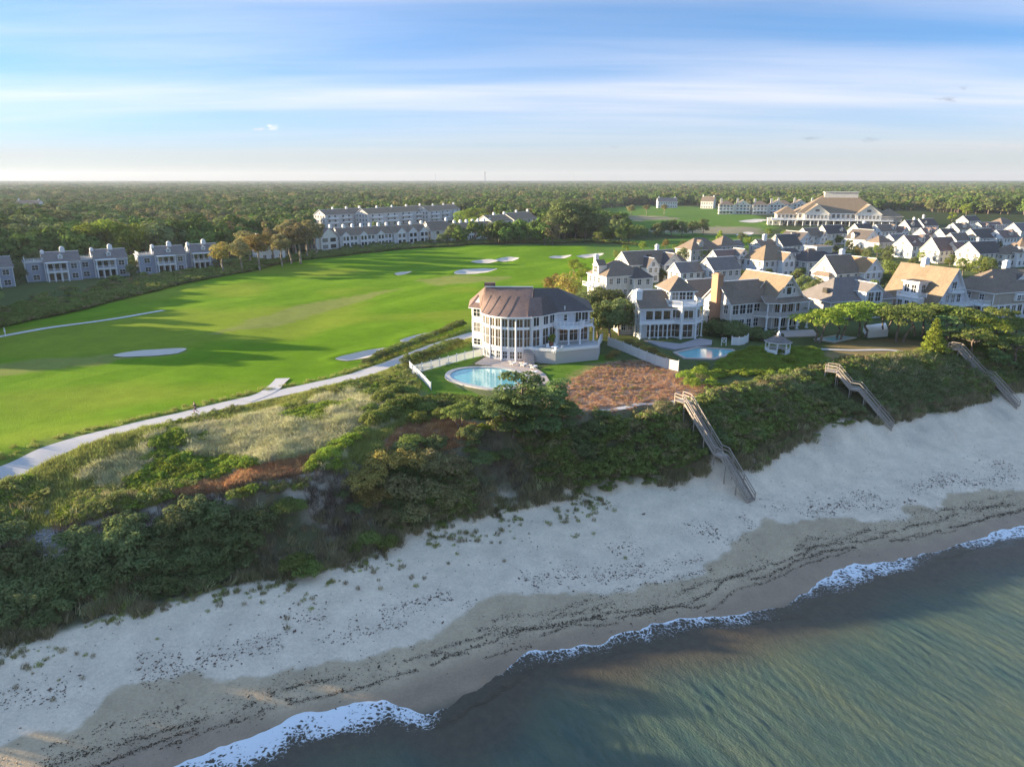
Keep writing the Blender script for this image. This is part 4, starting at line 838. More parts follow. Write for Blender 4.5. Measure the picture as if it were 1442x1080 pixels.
# ---------------------------------------------------------------- the village of shingle houses on the right
def village(px, py, hgt, w_, d, kind, rise, wall, roof, label, rz=24, extra=(), wins='FL', name='village_house', dens=2.4):
    ox, oy = P(px, py, PLAT + hgt); h = thing(name, label, 'house', (ox, oy, PLAT), R(rz), 'houses of the seaside village')
    b = (-w_ / 2, w_ / 2, -d / 2, d / 2); eh = hgt - rise; st_ = 2 if eh > 4.6 else 1
    block(h, b, eh, wall, kind, rise, roof, wins=wins, storeys=st_, joined=True, wsize=(1.0, 1.4), dens=dens); base_slab(h, b)
    for e in extra:
        k = e[0]
        if k == 'ch': chimney(h, e[1], e[2], eh - .5, e[3], e[4] if len(e) > 4 else 1.0, .9, e[5] if len(e) > 5 else 'white_paint')
        elif k == 'do': dormer(h, e[1], e[2], e[3], e[4], e[4] * .75, 2.6, e[4] * .45, wall if len(e) < 7 else e[6], roof, e[5])
        elif k == 'bl': block(h, e[1], e[2], e[3], e[4], e[5], e[6], wins=e[7], storeys=2 if e[2] > 4.6 else 1, joined=True, wsize=(1.0, 1.4), dens=2.2)
        elif k == 'bz': block(h, e[1], e[2], e[3], e[4], e[5], e[6], wins=e[7], storeys=1, joined=True, wsize=(.9, 1.1), dens=1.6, z0=e[8])
        elif k == 'po': s_ = MB(); x0, x1, y0, y1, z_ = e[1:6]; s_.box(x0, x1, y0, y1, z_ - .2, z_); q = part(s_, 'balcony', M['white_trim'], h); railing(q, [(x0 + .1, y1), (x0 + .1, y0 + .1), (x1 - .1, y0 + .1), (x1 - .1, y1)], z_, .95, step=.4); columns(h, [(x0 + .2, y0 + .2), (x1 - .2, y0 + .2)], 0, z_ - .2)
        elif k == 'sk': s_ = MB(); s_.box(e[1] - .6, e[1] + .6, e[2] - .5, e[2] + .5, e[3] - .5, e[3]); part(s_, 'skylight', M['window_glass'], h)
        elif k == 'tu':
            x, y, r_, z_, zr = e[1:6]; oc = [(x + r_ * math.cos(R(22.5 + 45 * i)), y + r_ * math.sin(R(22.5 + 45 * i))) for i in range(8)]; m = MB(); m.prism(oc, 0, z_); part(m, 'turret', M[wall], h); rr = MB(); o2 = [(x + r_ * 1.2 * math.cos(R(22.5 + 45 * i)), y + r_ * 1.2 * math.sin(R(22.5 + 45 * i)), z_ - .05) for i in range(8)]
            for i in range(8): rr.slab([o2[i], o2[(i + 1) % 8], (x, y, zr)], .12, 0, 1)
            part(rr, 'turret_roof', [M[roof], M['white_trim']], h)
            for i in (3, 4, 5): row(h, oc[i], oc[(i + 1) % 8], z_ - 1.9, 1, r_ * .45, 1.2, 1, 2, joined=True)
    return h
V = village
V(868, 367, 9.6, 12, 10, "hip", 3.4, "cream_siding", "brown_roof", "cream house with a hipped brown roof and white chimney near the yellow green tree", extra=[("ch", -5.2, 2, 11.2, 1.1), ("do", -6.2, 0.5, 6.4, 3.0, "L"), ("bl", (1.5, 7.5, -7, 0), 5.6, "cream_siding", "hip", 2.4, "dark_roof", "FL"), ("po", -8.2, -6.1, -4, 4, 3.0)])
V(912, 353, 9.2, 19, 9, 'gx', 3.6, 'cream_siding', 'brown_roof', 'long brown roofed house with two cross gables backing onto the fairway', extra=[('bl', (2.0, 9.0, -6.5, 1), 5.4, 'cream_siding', 'gy', 3.2, 'dark_roof', 'FL'), ('ch', 4, .6, 10.8), ('sk', -1, -2.4, 8.2), ('bl', (-5, -.5, -7.5, 0), 5.0, 'white_siding', 'gy', 2.6, 'dark_roof', 'F'), ('bl', (9.5, 15, -2, 5), 5.0, 'grey_shingle', 'hip', 2.6, 'brown_roof', 'F')])
V(985, 335, 8.8, 15, 10, 'hip', 4.0, 'grey_shingle', 'brown_roof', 'grey house with a big hipped brown roof right behind the tall yellow pine', extra=[('do', -2, -3.9, 5.6, 2.2, 'F')])
V(1020, 332, 9.0, 10, 9, 'hip', 3.6, 'grey_shingle', 'brown_roof', 'grey house with a steep hipped roof beyond the rusty tree', extra=[('bl', (5, 9, -2, 4), 4.8, 'white_siding', 'gx', 2, 'grey_roof', 'FR')])
V(1020, 352, 8.4, 9, 7, 'gx', 3, 'white_siding', 'cedar_roof', 'house with a reddish roof and small white triangular gable end behind the white cottage', extra=[('bz', (3.0, 7.0, -4.0, 1), 1.4, 'white_siding', 'gy', 2.0, 'grey_roof', 'F', 5.4)])
V(1014, 362, 8.8, 10, 7.5, 'gx', 3.2, 'pale_shingle', 'grey_roof', 'pale cottage with a bright triangular gable in front of the rusty tree', wins='FL')
V(966, 369, 7.4, 8, 6, 'gx', 2.6, 'white_siding', 'grey_roof', 'small white gabled cottage half hidden by the round yellow bush')
V(988, 393, 8.0, 8.5, 9, 'gx', 3.8, 'cream_siding', 'brown_roof', 'plain brown roofed garage house between the tower house and the brick chimney', extra=[('do', 5.0, -4.0, 5.4, 1.6, 'F')])
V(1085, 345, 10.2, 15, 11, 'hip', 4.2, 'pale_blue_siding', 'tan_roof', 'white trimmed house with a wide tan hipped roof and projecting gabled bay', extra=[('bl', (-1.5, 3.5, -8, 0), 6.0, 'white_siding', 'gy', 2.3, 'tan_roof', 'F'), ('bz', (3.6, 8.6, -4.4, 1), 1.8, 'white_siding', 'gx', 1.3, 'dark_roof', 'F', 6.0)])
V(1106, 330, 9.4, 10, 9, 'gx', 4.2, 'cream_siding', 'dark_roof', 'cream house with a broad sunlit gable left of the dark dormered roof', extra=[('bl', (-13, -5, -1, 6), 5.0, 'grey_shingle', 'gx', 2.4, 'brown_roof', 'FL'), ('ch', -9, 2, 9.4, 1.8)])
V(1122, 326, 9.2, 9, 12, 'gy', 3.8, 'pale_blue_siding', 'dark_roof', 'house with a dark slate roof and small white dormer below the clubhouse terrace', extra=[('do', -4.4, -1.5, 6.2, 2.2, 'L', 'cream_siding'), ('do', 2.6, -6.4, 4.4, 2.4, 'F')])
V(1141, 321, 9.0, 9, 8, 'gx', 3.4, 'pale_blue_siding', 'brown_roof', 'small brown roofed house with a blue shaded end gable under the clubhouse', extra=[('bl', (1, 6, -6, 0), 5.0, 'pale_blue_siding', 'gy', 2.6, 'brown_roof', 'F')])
V(1145, 350, 9.0, 15, 11, 'hip', 3.4, 'pale_shingle', 'dark_roof', 'grey house with a low dark hipped roof and a square roof lantern', extra=[('bz', (0, 7, -1.5, 3.5), 2.2, 'grey_shingle', 'flat', 0, 'tan_roof', 'L', 7.4), ('bl', (6, 12, -6.5, 2), 5.2, 'pale_shingle', 'hip', 2.4, 'dark_roof', 'F')])
V(1172, 317, 9.4, 13, 7.5, 'gx', 3.8, 'cream_siding', 'dark_roof', 'narrow cream gabled house with a pale green porch roof under the clubhouse', extra=[('bl', (-7.5, -4.5, -3.6, 0), 4.2, 'cream_siding', 'hip', 1.8, 'green_metal_roof', 'FL'), ('do', 3.5, -2.9, 6.2, 2.0, 'F', 'cream_siding')])
V(1180, 359, 10.0, 9.5, 9, 'gx', 4.6, 'cream_siding', 'brown_roof', 'cream house whose sunlit gable has a bracketed hood beside an orange roof', extra=[('ch', 2.5, .8, 11.4, 1.5), ('bl', (-6.3, -4.7, -3.4, 2.6), 4.6, 'cream_siding', 'hip', .9, 'brown_roof', 'L'), ('bl', (4.2, 11.5, -6.5, 2.5), 5.6, 'pale_blue_siding', 'gy', 3.6, 'orange_roof', 'FR')])
V(1214, 315, 9.2, 10, 8, 'gx', 3.6, 'cream_siding', 'dark_roof', 'cream house with a sunlit gable and black roof in the row under the clubhouse gables', extra=[('ch', 2, .5, 10.2, 1.5)])
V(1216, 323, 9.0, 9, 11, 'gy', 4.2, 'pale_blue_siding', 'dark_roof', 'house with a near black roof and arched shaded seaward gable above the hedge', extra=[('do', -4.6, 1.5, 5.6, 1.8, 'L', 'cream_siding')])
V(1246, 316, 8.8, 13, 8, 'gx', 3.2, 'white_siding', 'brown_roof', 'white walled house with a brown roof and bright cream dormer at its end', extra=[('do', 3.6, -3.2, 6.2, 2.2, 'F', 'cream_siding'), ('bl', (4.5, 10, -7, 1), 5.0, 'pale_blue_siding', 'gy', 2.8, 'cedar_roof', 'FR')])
V(1283, 310, 9.2, 10, 8, 'gx', 3.8, 'cream_siding', 'dark_roof', 'cream gabled house with a black roof by the car park trees', extra=[('do', -2.0, -3.2, 6.2, 2.0, 'F', 'cream_siding'), ('ch', 3, .5, 10.4)])
V(1290, 331, 9.0, 14, 9, 'gx', 4.0, 'white_siding', 'cedar_roof', 'white house under a reddish brown roof with one cream dormer and an arched garage', extra=[('do', .5, -3.2, 6.4, 2.2, 'F', 'cream_siding'), ('do', -4.6, -3.2, 5.4, 1.6, 'F')])
V(1326, 334, 9.6, 11, 8, 'gx', 4.6, 'cream_siding', 'cedar_roof', 'tall cream gabled house with a rust coloured roof edge right of the arched garage', extra=[('bl', (2, 8, -6.5, 0), 5, 'cream_siding', 'gx', 2.8, 'cedar_roof', 'L')])
V(1304, 308, 9.4, 12, 8, 'gx', 3.6, 'pale_blue_siding', 'dark_roof', 'dark roofed house with a tall cream chimney near the long hedge', extra=[('ch', -1, .8, 11.4, 1.3, 'cream_siding'), ('do', -3.6, -3, 6.2, 1.8, 'F', 'cream_siding')])
V(1309, 321, 8.6, 12, 7, 'gx', 3.0, 'white_siding', 'cedar_roof', 'house with two matching cream dormers on a reddish roof', extra=[('do', -2.6, -2.6, 6.4, 2.0, 'F', 'cream_siding'), ('do', 1.6, -2.6, 6.4, 2.0, 'F', 'cream_siding')])
V(1333, 322, 8.6, 9, 7, 'gx', 3.2, 'cream_siding', 'dark_roof', 'little cream gable with a black roof between the twin dormers and a white chimney', extra=[('ch', 3, .6, 10.0, 1.3)])
V(1349, 328, 7.8, 10, 7, 'gx', 3.0, 'cream_siding', 'brown_roof', 'low cream gable with a wide flat pitched roof beside a cream turret', extra=[('tu', 5.5, -3.0, 1.6, 6.4, 7.6)])
V(1352, 314, 8.8, 11, 8, 'gx', 3.2, 'white_siding', 'brown_roof', 'brown roofed house with a bright cream dormer behind the low gables', extra=[('do', 0, -3.0, 6.2, 2.2, 'F', 'cream_siding')])
V(1381, 322, 9.2, 14, 9, 'gx', 3.8, 'cream_siding', 'dark_roof', 'wide sunlit cream gable with a dark hood and a blue white garage wing', extra=[('bl', (-8.4, -6.8, -3.8, 3.8), 3.4, 'cream_siding', 'hip', 1.2, 'dark_roof', 'L'), ('bl', (0, 10, -8, -2), 5.0, 'pale_blue_siding', 'flat', 0, 'grey_roof', 'F')])
V(1392, 313, 9.0, 17, 9, 'gx', 3.4, 'cream_siding', 'cedar_roof', 'long reddish roofed house with a sunlit cream upper window band', extra=[('bz', (0, 7, -4.6, 0), 2.0, 'cream_siding', 'flat', 0, 'cedar_roof', 'FL', 5.6), ('do', -5, -3.2, 6.2, 2.0, 'F', 'cream_siding')])
V(1383, 340, 9.0, 14, 9, 'gx', 3.8, 'cream_siding', 'dark_roof', 'cream gabled house with a dark roof and two chimneys behind the round green tree', extra=[('ch', -1, .8, 10.2, 1.2, 'cream_siding'), ('bl', (3.5, 8.5, -7.5, -1), 4.8, 'cream_siding', 'hip', 2.2, 'brown_roof', 'FL')])
V(1436, 341, 8.6, 14, 9, 'hip', 3.2, 'white_siding', 'brown_roof', 'house with a square cream lookout turret under a pointed brown roof', extra=[('tu', -3.2, -2.6, 1.9, 7.4, 10.6)])
V(1437, 314, 9.2, 11, 9, 'gx', 3.8, 'pale_blue_siding', 'grey_roof', 'grey roofed house with pale blue walls and a balcony above the pointed turret', extra=[('po', -3, 3, -6.4, -4.5, 3.2)])
V(1412, 307, 8.6, 13, 9, 'hip', 3.2, 'cream_siding', 'brown_roof', 'brown hipped house at the edge of the woodland beside a square bush')
V(1262, 330, 7.6, 8, 7, 'gx', 2.8, 'pale_blue_siding', 'grey_roof', 'pale blue house with a grey gable roof at the end of the green hedge')
V(1365, 304, 8.4, 12, 8, 'gx', 3.0, 'white_siding', 'dark_roof', 'dark roofed house standing in front of the pale feathery tree')
V(1415, 324, 8.6, 12, 8, 'gx', 3.2, 'white_siding', 'cedar_roof', 'reddish roofed house left of the pointed lookout turret', extra=[('do', 1, -2.9, 6, 2.0, 'F', 'cream_siding')])
V(1240, 332, 7.4, 9, 7, 'hip', 2.6, 'grey_shingle', 'brown_roof', 'low brown hipped cottage by the rusty hedge')

# ---------------------------------------------------------------- the clubhouse
def clubhouse():
    ox, oy = P(1178, 318, PLAT); h = thing('clubhouse', 'large cream clubhouse with a huge tan hipped roof, twin gables and a roof monitor', 'clubhouse', (ox, oy, PLAT), R(-16))
    b = (-26, 30, 0, 36); walls(h, b, 0, 9, 'cream_siding'); roof_on(h, b, 9, 'hip', 11.5, 'tan_roof', ov=1.2, th=.4)
    row(h, (-26, 0), (30, 0), 5.2, 18, 1.7, 2.6, 2, 2, joined=True); row(h, (-26, 0), (30, 0), .8, 16, 2.0, 2.6, 2, 1, joined=True); row(h, (30, 0), (30, 34), 5.2, 9, 1.8, 2.4, joined=True)
    mo = MB(); mo.box(-8, 14, 15, 21, 18.2, 22.4); part(mo, 'roof_monitor', M['cream_siding'], h); part(MB().slab([(-8.6, 14.4, 22.7), (14.6, 14.4, 22.7), (14.6, 21.6, 22.7), (-8.6, 21.6, 22.7)], .4), 'monitor_roof', M['cream_siding'], h)
    for x in (-14, 19):
        block(h, (x - 8, x + 8, -4, 12), 8.4, 'cream_siding', 'gy', 6.0, 'tan_roof', wins='', storeys=1, ov=.8); row(h, (x - 7, -4), (x + 7, -4), 4.8, 6, 1.5, 2.4, joined=True); row(h, (x - 7, -4), (x + 7, -4), .8, 5, 1.8, 2.6, joined=True); window(h, x, -4.02, 9.6, 0, 2.6, 1.6, 3, 1, joined=True)
    block(h, (-40, -26, 2, 22), 8.0, 'cream_siding', 'hip', 4.6, 'tan_roof', wins='F', storeys=2, joined=True, wsize=(1.6, 2.2), ov=1.0); block(h, (-46, -36, -4, 8), 4.4, 'cream_siding', 'flat', 0, 'cream_siding', wins='FL', storeys=1, joined=True)
    block(h, (26, 40, -3, 14), 7.4, 'warm_shingle', 'hip', 4.2, 'tan_roof', wins='F', storeys=1, joined=True, wsize=(1.6, 2.4), ov=1.0)
    s_ = MB(); s_.box(-44, 34, -8, -.02, 3.6, 4.1); q = part(s_, 'balcony', M['white_trim'], h); railing(q, [(-43.8, 2), (-43.8, -7.8), (33.8, -7.8)], 4.1, 1.2, step=.8, post=3); columns(h, [(x, -7.6) for x in range(-43, 34, 5)], 0, 3.6, .25)
    return h
clubhouse()
# ---------------------------------------------------------------- slate blue villas beyond the fairway
def villa(px, py, label, rz=36, flip=False):
    ox, oy = P(px, py, PLAT); z = m1(ox, oy) ; h = thing('blue_villa', label, 'house', (ox, oy, z), R(rz), 'slate blue villas beside the fairway')
    block(h, (-3.2, 6.4, 0, 9), 6.0, 'blue_siding', 'gx', 2.7, 'grey_roof', wins='R', storeys=2, joined=True); base_slab(h, (-8.2, 6.4, 0, 9), dep=2.5)
    row(h, (3.0, 0), (6.2, 0), 3.7, 1, 1.6, 1.5, 2, 2); row(h, (3.0, 0), (6.2, 0), .7, 1, 1.6, 1.5, 2, 2); row(h, (-2.6, 0), (2.8, 0), 3.4, 3, 1.2, 2.0, 1, 1); row(h, (-2.6, 0), (2.8, 0), .3, 3, 1.2, 2.1, 1, 1)
    block(h, (-8.2, -3.2, .8, 8), 6.2, 'blue_siding', 'flat', 0, 'grey_roof', wins='L', storeys=2, joined=True); row(h, (-8.0, .8), (-3.4, .8), 3.7, 1, 1.7, 1.5, 2, 2); row(h, (-8.0, .8), (-3.4, .8), .7, 1, 1.7, 1.5, 2, 2); railing(h, [(-3.3, 1.0), (-8.0, 1.0), (-8.0, 7.8)], 6.35, .9, step=.35)
    s_ = MB(); s_.box(-2.9, 2.9, -1.9, -.02, 2.8, 3.05); q = part(s_, 'balcony', M['white_trim'], h); railing(q, [(-2.8, -.05), (-2.8, -1.8), (2.8, -1.8), (2.8, -.05)], 3.05, .95, step=.3); columns(h, [(-2.7, -1.7), (-.9, -1.7), (.9, -1.7), (2.7, -1.7)], -.6, 2.8, .17); columns(h, [(-2.7, -1.7), (2.7, -1.7)], 3.05, 5.7, .12); t_ = MB(); t_.box(-3.0, 3.0, -2.0, -.02, 5.7, 5.95); part(t_, 'porch_roof', M['white_trim'], h)
    c = MB(); x = 2.4; c.box(x - .7, x + .7, 4.0, 5.0, 7.5, 9.6)
    for k in range(8): a0, a1 = math.pi * k / 8, math.pi * (k + 1) / 8; c.prism([(x + .7 * math.cos(a0), 4.0), (x + .7 * math.cos(a1), 4.0), (x + .7 * math.cos(a1), 5.0), (x + .7 * math.cos(a0), 5.0)], 9.5, [9.6 + .7 * math.sin(a0), 9.6 + .7 * math.sin(a1), 9.6 + .7 * math.sin(a1), 9.6 + .7 * math.sin(a0)])
    part(c, 'chimney', M['white_paint'], h); chimney(h, -3.0, 4.4, 5, 9.2, .9, 1.4); dormer(h, 1.4, 1.2, 6.9, 1.3, .9, 1.6, .5, roof='grey_roof'); return h
villa(-14, 408, 'slate blue villa standing alone left of the pair with shared roofline', 40); villa(84, 398, 'slate blue villa with a pillared balcony next to the lone villa')
villa(152, 392, 'slate blue villa with a pillared balcony in front of the mounded tree'); villa(236, 385, 'slate blue villa with many tall balcony windows beyond the gap in the villas'); villa(285, 380, 'slate blue villa joined to its neighbour beside the golden round tree')
def far_house(px, py, w_, d, eh, rise, wall, roof, label, rz=30, ch=True, group='houses among the woodland'):
    ox, oy = P(px, py, PLAT); h = thing('woodland_house', label, 'house', (ox, oy, m1(ox, oy)), R(rz), group); block(h, (-w_ / 2, w_ / 2, 0, d), eh, wall, 'gx', rise, roof, wins='FL', storeys=2 if eh > 4.6 else 1, joined=True); base_slab(h, (-w_ / 2, w_ / 2, 0, d), dep=2)
    if ch: chimney(h, -w_ * .42, d / 2, eh - 1, eh + rise + 1.6, 1.1, .9); chimney(h, w_ * .42, d / 2, eh - 1, eh + rise + 1.2, 1.0, .9)
    return h
far_house(52, 372, 15, 8, 5.6, 2.0, 'blue_siding', 'brown_roof', 'plain slate blue house with a brown roof behind the villas', 36, False); far_house(252, 362, 16, 9, 6, 3, 'pale_blue_siding', 'grey_roof', 'pale house with end chimneys rising behind the right hand villas', 32)
far_house(385, 370, 10, 8, 6, 2.6, 'white_siding', 'grey_roof', 'white house with a porch among the tall trimmed trees', 38)
far_house(940, 293, 22, 10, 7, 4, 'pale_blue_siding', 'grey_roof', 'grey blue house at the far edge of the second fairway', 0); far_house(995, 294, 14, 10, 8, 5, 'cream_siding', 'brown_roof', 'tall cream house on the wooded rise beyond the second fairway', -30)
far_house(38, 302, 22, 12, 8, 4, 'white_siding', 'brown_roof', 'white house showing through the woodland on the left', 0)
# ---------------------------------------------------------------- terraces of town houses
def terrace_row(a, b, n, st_, dep, rise, wall, roof, label, gables='all', name='town_house_row'):
    (x0, y0), (x1, y1) = P(*a, PLAT), P(*b, PLAT); L = math.hypot(x1 - x0, y1 - y0); h = thing(name, label, 'town houses', (x0, y0, min(m1(x0, y0), m1(x1, y1)) + .1), math.atan2(y1 - y0, x1 - x0), 'terraces of town houses')
    eh = 2.9 * st_; block(h, (0, L, 0, dep), eh, wall, 'gx', rise, roof, wins='L', storeys=st_, joined=True); base_slab(h, (0, L, 0, dep), dep=3); u = L / n
    for i in range(n):
        c = u * (i + .5)
        for k in range(st_): row(h, (c - u * .42, 0), (c + u * .42, 0), k * 2.9 + .7, 2, min(1.7, u * .28), 1.7, 2, 1, joined=True)
        if gables == 'all' or (gables == 'alt' and i % 2 == 0):
            m = MB(); gw = u * .36; m.box(c - gw, c + gw, -1.3, .5, 0, eh + .3); m.poly([(c - gw, -1.3, eh + .3), (c + gw, -1.3, eh + .3), (c, -1.3, eh + .3 + gw * .8)]); q = part(m, 'front_bay', M[wall], h); r = MB(); e = eh + .36
            r.slab([(c - gw - .3, 3, e - .24), (c - gw - .3, -1.6, e - .24), (c, -1.6, e + gw * .8), (c, 3, e + gw * .8)], .12, 0, 1); r.slab([(c + gw + .3, -1.6, e - .24), (c + gw + .3, 3, e - .24), (c, 3, e + gw * .8 + .004), (c, -1.6, e + gw * .8 + .004)], .12, 0, 1); part(r, 'bay_roof', [M[roof], M['white_trim']], q)
            for k in range(st_): row(h, (c - gw, -1.3), (c + gw, -1.3), k * 2.9 + .6, 2, gw * .7, 1.8, 1, 1, joined=True)
        if st_ == 3:
            for k in (1, 2): s_ = MB(); s_.box(c - u * .34, c + u * .34, -1.6, -.02, k * 2.9, k * 2.9 + .2); s_.box(c - u * .34, c + u * .34, -1.6, -1.5, k * 2.9 + .2, k * 2.9 + 1.1); part(s_, 'balcony', M['white_trim'], h)
        chimney(h, u * (i + .96), dep * .5, eh + rise - 1, eh + rise + 1.3, 1.3, 1.0, 'white_paint')
    return h
T = terrace_row
T((446, 353), (477, 350), 1, 2, 9, 3.6, 'cream_siding', 'cedar_roof', 'single gabled town house at the tree end of the front terrace'); T((480, 350), (553, 345), 6, 2, 9, 3.4, 'white_siding', 'brown_roof', 'white trimmed two storey terrace nearest the tall trimmed trees', 'alt')
T((556, 345), (603, 341), 3, 2, 9, 3.4, 'white_siding', 'brown_roof', 'two storey terrace with three square bays in the front row'); T((608, 341), (638, 339), 1, 2, 10, 4.4, 'cream_siding', 'brown_roof', 'wide cream gabled town house in the middle of the front row', 'none'); T((640, 339), (698, 334), 7, 2, 9, 3.2, 'white_siding', 'tan_roof', 'bright white two storey terrace next to the stepped condominium', 'alt')
T((459, 322), (516, 318), 3, 3, 11, 3.2, 'pale_shingle', 'brown_roof', 'three storey balconied block, tree end of the rear row', 'none'); T((519, 320), (601, 313), 4, 3, 11, 3.4, 'pale_shingle', 'tan_roof', 'longest three storey balconied block of the rear row', 'none'); T((604, 314), (648, 309), 3, 3, 11, 3.4, 'pale_shingle', 'tan_roof', 'three storey balconied block at the orange tree end of the rear row', 'none')
T((693, 334), (722, 331), 2, 3, 12, 3.2, 'cream_siding', 'tan_roof', 'near half of the stepped tan roofed condominium by the dark wood', 'none'); T((724, 330), (756, 326), 2, 3, 13, 3.6, 'cream_siding', 'tan_roof', 'far half of the stepped tan roofed condominium by the dark wood', 'none')
def condo(px, py, n, label, rz):
    ox, oy = P(px, py, PLAT); h = thing('condominium', label, 'condominium', (ox, oy, PLAT), R(rz), 'cream condominiums by the clubhouse')
    for i in range(n):
        x = i * 15; dy = (i % 2) * 3; block(h, (x, x + 13, dy, dy + 13), 8.8, 'cream_siding', 'gy' if i % 2 else 'hip', 4.0, 'brown_roof', wins='FL', storeys=3, joined=True, wsize=(1.7, 1.9), dens=3); chimney(h, x + 2, dy + 6, 9, 14.2, 1.8, 1.6, 'cream_siding'); s_ = MB(); s_.box(x + 1, x + 12, dy - 1.8, dy - .02, 2.9, 3.2); s_.box(x + 1, x + 12, dy - 1.8, dy - 1.7, 3.2, 4.2); part(s_, 'balcony', M['white_trim'], h)
        l = MB(); l.box(x + 12.9, x + 15.1, dy + 3, dy + 10, -1, 8.2); part(l, 'link_wall', M['cream_siding'], h)
    return h
condo(1012, 302, 4, 'long cream condominium block left of the clubhouse', -12); condo(1093, 301, 3, 'short cream condominium block partly behind the clubhouse porch', -12)
def jgrid(x0, x1, y0, y1, d, seed):
    r_ = np.random.default_rng(seed); X, Y = np.meshgrid(np.arange(x0, x1, d), np.arange(y0, y1, d)); X = X + r_.uniform(-.42, .42, X.shape) * d; Y = Y + r_.uniform(-.42, .42, X.shape) * d; return np.stack([X.ravel(), Y.ravel()], 1)
# ---------------------------------------------------------------- plants: crowns made of many small leaf faces
def leaves(rs, lobes, n, size, up=0.25, shell=(0.72, 1.06), elong=1.5, low=-0.55, jit=0.5):
    """n leaf faces spread over the shells of ellipsoid lobes"""
    lob = np.array(lobes, float); wgt = (lob[:, 3] * lob[:, 4] + lob[:, 3] * lob[:, 5]); k = rs.choice(len(lob), n, p=wgt / wgt.sum()); L = lob[k]
    d = rs.normal(size=(n, 3)); d /= np.linalg.norm(d, axis=1)[:, None]; d[:, 2] = np.where(d[:, 2] < low, -d[:, 2], d[:, 2])
    r = rs.uniform(*shell, n)[:, None]; c = L[:, :3] + d * L[:, 3:6] * r
    nr = d / L[:, 3:6]; nr /= np.linalg.norm(nr, axis=1)[:, None]; nr = nr + rs.normal(size=(n, 3)) * jit + np.array([0, 0, up]); nr /= np.linalg.norm(nr, axis=1)[:, None]
    a = np.cross(nr, rs.normal(size=(n, 3))); a /= np.linalg.norm(a, axis=1)[:, None]; b = np.cross(nr, a)
    s = (size * rs.uniform(.55, 1.35, n))[:, None]
    V = np.stack([c - a * s * elong * .5, c + b * s * .5 + nr * s * .12, c + a * s * elong * .5, c - b * s * .5 - nr * s * .05], 1).reshape(-1, 3)
    return V, np.arange(4 * n).reshape(-1, 4)
def wood(mb, rs, base, top, r0, r1, seg=4, wob=.25, k=6):
    p = Vector(base); q = Vector(top); prev = p
    for i in range(1, seg + 1):
        f = i / seg; c = p.lerp(q, f) + Vector(rs.normal(size=3) * wob * (0 if i == seg else 1) * Vector((1, 1, .3)).length / 1.5 * .6); mb.tube(prev, c, r0 + (r1 - r0) * (i - 1) / seg, r0 + (r1 - r0) * f, k); prev = c
    return prev
def mb_np(mb):
    V = np.array(mb.v, float); F = []
    for f in mb.f:
        if len(f) == 4: F.append(f)
        else:
            for i in range(1, len(f) - 1, 2): F.append((f[0], f[i], f[i + 1], f[i + 2] if i + 2 < len(f) else f[0]))
    F = [q if q[3] != q[0] else (q[0], q[1], q[2], q[2]) for q in F]
    return V, F
